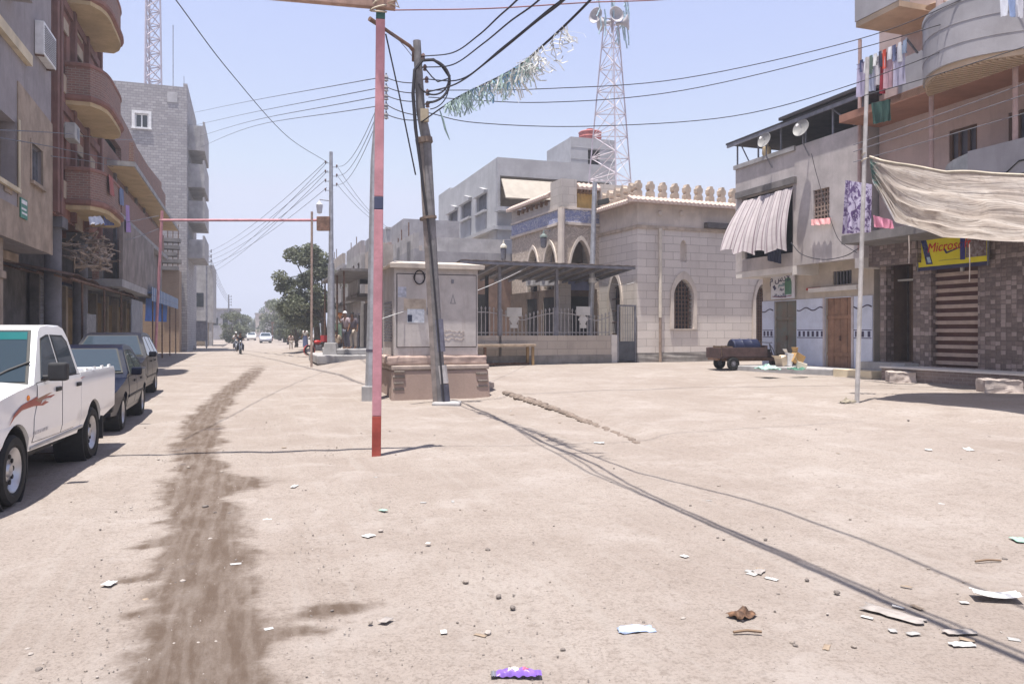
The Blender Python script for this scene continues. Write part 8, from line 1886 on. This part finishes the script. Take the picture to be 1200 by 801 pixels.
build('label_patch', sheet(lambda u, v: pouch(.3+.25*u, .25+.5*v)+Vector((0,0,.0015)), 8, 4), PAPER, t, recalc=False); build('label_patch', sheet(lambda u, v: pouch(.66+.14*u, .3+.45*v)+Vector((0,0,.0015)), 6, 4), mat('magenta_patch', (.5,.06,.16), .4, bmp=0), t, recalc=False)
crumple('charred_wrapper', 'crumpled dark brown charred wrapper on the sand right of centre', 'wrapper', 870, 722, (.17,.11), mat('charred_brown', (.06,.035,.025), .7, .5, 14, col2=(.22,.12,.07)), 9, .5)
lit = [(432,628,.11,.08,'torn white paper scrap left of the pink pole base'),(128,684,.12,.06,'white paper scrap left of the wet track'),(702,519,.20,.10,'white plastic scrap beside the soil ridge'),(802,652,.06,.05,'small white scrap in the middle of the sand'),(313,609,.10,.03,'narrow white scrap right of the wet track'),(449,598,.10,.05,'pale green scrap below the pink pole'),(345,570,.16,.05,'pale torn scrap above the narrow white one'),(1128,756,.16,.05,'crumpled white tissue at the lower right'),(1046,720,.45,.10,'thin whitish plastic film flattened into the sand'),(1125,741,.22,.06,'second piece of plastic film right of the larger film'),(890,670,.16,.05,'pale flattened film left of centre right'),(452,727,.10,.05,'grey blue scrap on the sand right of the wet track'),(520,741,.07,.03,'tiny white strip near the lower centre'),(632,484,.18,.08,'white scraps under the soil ridge'),(1135,527,.30,.08,'white strip on the sand at the right'),(1195,633,.12,.12,'pale green carton cut by the right edge'),(1088,527,.1,.1,'pale scrap left of the white strip')]
MG = mat('pale_green_scrap', (.30,.48,.38), .6, .2, 9, bmp=0); MF = mat('whitish_film', (.30,.27,.25), .6, .2, 20, bmp=0)
for i, (px, py, w, l, lab) in enumerate(lit):
    m_ = MG if 'green' in lab else MF if 'film' in lab or 'grey' in lab else PAPER
    crumple('litter_scrap', lab, 'litter', px, py, (w*.8, l*1.2), m_, 40+i, .07 if 'film' in lab else .17, group='litter on the sand', nu=6)
# twigs
for i, (px, py, L_, a, lab) in enumerate(((876,744,.16,.02,'short dark stick lying below the charred wrapper'),(1158,660,.2,.1,'dark twig at the right of the open ground'),(60,533,.6,.05,'thin dark stick in the shadow of the white pickup'))):
    p = gp(px, py); o = build('twig', MB().tube([(-L_/2,0,.01),(0,.01,.015),(L_/2,0,.01)], .008, 5), WOOD); place(o, (p.x,p.y,p.z+.01), a); tag(o, lab, 'twig')
# stones: a few shapes, copied
rr = random.Random(77); shp = []
for k in range(5):
    mb = MB().sphere((0,0,0), 1, 7, 5); 
    for v in mb.v: v *= 1+.35*noise.noise(v*1.7+Vector((k*5,0,0)))
    me = build('stone', mb, [mat('pebble_a', (.27,.23,.20), .95, .3, 8), mat('pebble_b', (.18,.155,.14), .95, .3, 8), mat('pebble_c', (.36,.32,.29), .95, .3, 8)][k % 3], None); shp.append(me)
spec = []
for k in range(190):
    py = 800-330*rr.random()**.8; px = rr.uniform(10, 1190)
    spec.append((px, max(py, 462)))
spec += [(870,727),(908,716),(489,713),(318,668),(848,632),(640,512),(930,583),(381,533)]
used = 0
for k, (px, py) in enumerate(spec):
    p = gp(px, py); t_, s_ = ts(p.x, p.y)
    if p.y > 32 or (2.8 < t_ < 6.6 and 18.5 < s_ < 23) or t_ < -1.9 and s_ < 24 or t_ > 16: continue
    r = .006+.016*rr.random()**4+.004*p.y/6*rr.random()
    if k >= 230: r = .016
    o = shp[k % 5] if used < 5 and k < 5 else shp[k % 5].copy()
    if o.name not in C.objects: C.objects.link(o)
    used += 1
    place(o, (p.x, p.y, p.z+r*.25), rr.random()*6, (r*rr.uniform(.8,1.5), r, r*.65)); tag(o, 'small loose stone lying on the dusty open ground', 'stone', 'loose stones on the ground')
for o in shp:
    if 'label' not in o: bpy.data.objects.remove(o)

# broken kerb ridge running out of the kiosk corner
pts = [gp(px, py) for px, py in ((592,460),(612,467),(640,476),(668,486),(694,497),(722,509),(752,520))]
o0 = pts[0].copy(); mb = MB(); rr = random.Random(3); L_ = spline(pts, 14)
for i in range(len(L_)-1):
    f = i/len(L_); q = L_[i]-o0; r = (.10-.06*f)*rr.uniform(.55,1.1); q += Vector((rr.uniform(-.05,.05), rr.uniform(-.05,.05), 0))
    mb.sphere((q.x, q.y, gh(L_[i].x, L_[i].y)-o0.z+r*.1), r, 6, 4, (1.3, 2.0, .75))
o = build('broken_kerb', mb, mat('kerb_rubble', (.19,.15,.125), .95, .35, 5)); o.location = o0; tag(o, 'crumbling buried kerb edge running from the kiosk corner across the open ground', 'kerb')

# grit: one object, far too many grains to count
rr = random.Random(31); mb = MB()
for k in range(5200):
    Yg = 3.2+13*rr.random()**1.6; x = Yg*rr.uniform(-.62,.70); p = Vector((x, Yg, gh(x, Yg)))
    if noise.noise((x*.6, Yg*.6, 4)) < rr.uniform(-.5,.35): continue
    r = rr.uniform(.0025,.0055)*(1+.05*Yg); a = rr.random()*6; c_, s_ = math.cos(a)*r, math.sin(a)*r; z = p.z+near_z(x, Yg) if False else p.z+noise.noise((x*.7, Yg*.7, 0))*.022+noise.noise((x*2.3, Yg*2.3, 5))*.009
    mb.mi = k % 3; mb.add([(x+c_*1.4,Yg+s_*1.4,z-.003),(x-s_,Yg+c_,z-.003),(x-c_*1.3,Yg-s_*1.3,z-.003),(x+s_,Yg-c_,z-.003),(x,Yg,z+r*.9)], [(0,1,4),(1,2,4),(2,3,4),(3,0,4)])
o = build('gravel', mb, [mat('pebble_a', ()), mat('pebble_b', ()), mat('pebble_c', ())], recalc=False); tag(o, 'fine gravel and grit scattered over the dusty ground', 'gravel', kind='stuff')

rr = random.Random(55); MS_ = [mat('scrap_grey', (.34,.33,.32), .8, .2, 9), mat('scrap_tan', (.30,.23,.17), .85, .3, 9), mat('scrap_white', (.46,.45,.44), .8, .15, 9)]
spots_ = [(rr.gauss(1085,50), rr.gauss(728,16)) for _ in range(9)]+[(rr.gauss(650,30), rr.gauss(486,6)) for _ in range(6)]+[(rr.uniform(20,1180), rr.uniform(500,790)) for _ in range(14)]+[(rr.gauss(900,20), rr.gauss(668,8)) for _ in range(5)]
for i, (px, py) in enumerate(spots_):
    if px > 1190: continue
    crumple('litter_scrap', 'tiny faded scrap half buried in the sand', 'litter', px, py, (rr.uniform(.03,.09), rr.uniform(.02,.06)), MS_[i % 3], 90+i, .12, -.004, 'tiny scraps half buried in the sand', 5)
# ================================================================== dusty air
hz_ = build('haze', MB().box(-1300, 1300, -1300, 1300, -1.5, 75), [], None); hz_['kind'] = 'stuff'
m, nt, b = newmat('dusty_air'); nt.nodes.remove(b); v = nt.nodes.new('ShaderNodeVolumePrincipled'); v.inputs['Density'].default_value = .0014; v.inputs['Color'].default_value = (.84,.88,1.0,1); v.inputs['Anisotropy'].default_value = .2
nt.links.new(v.outputs[0], nt.nodes['Material Output'].inputs['Volume']); hz_.data.materials.append(m)
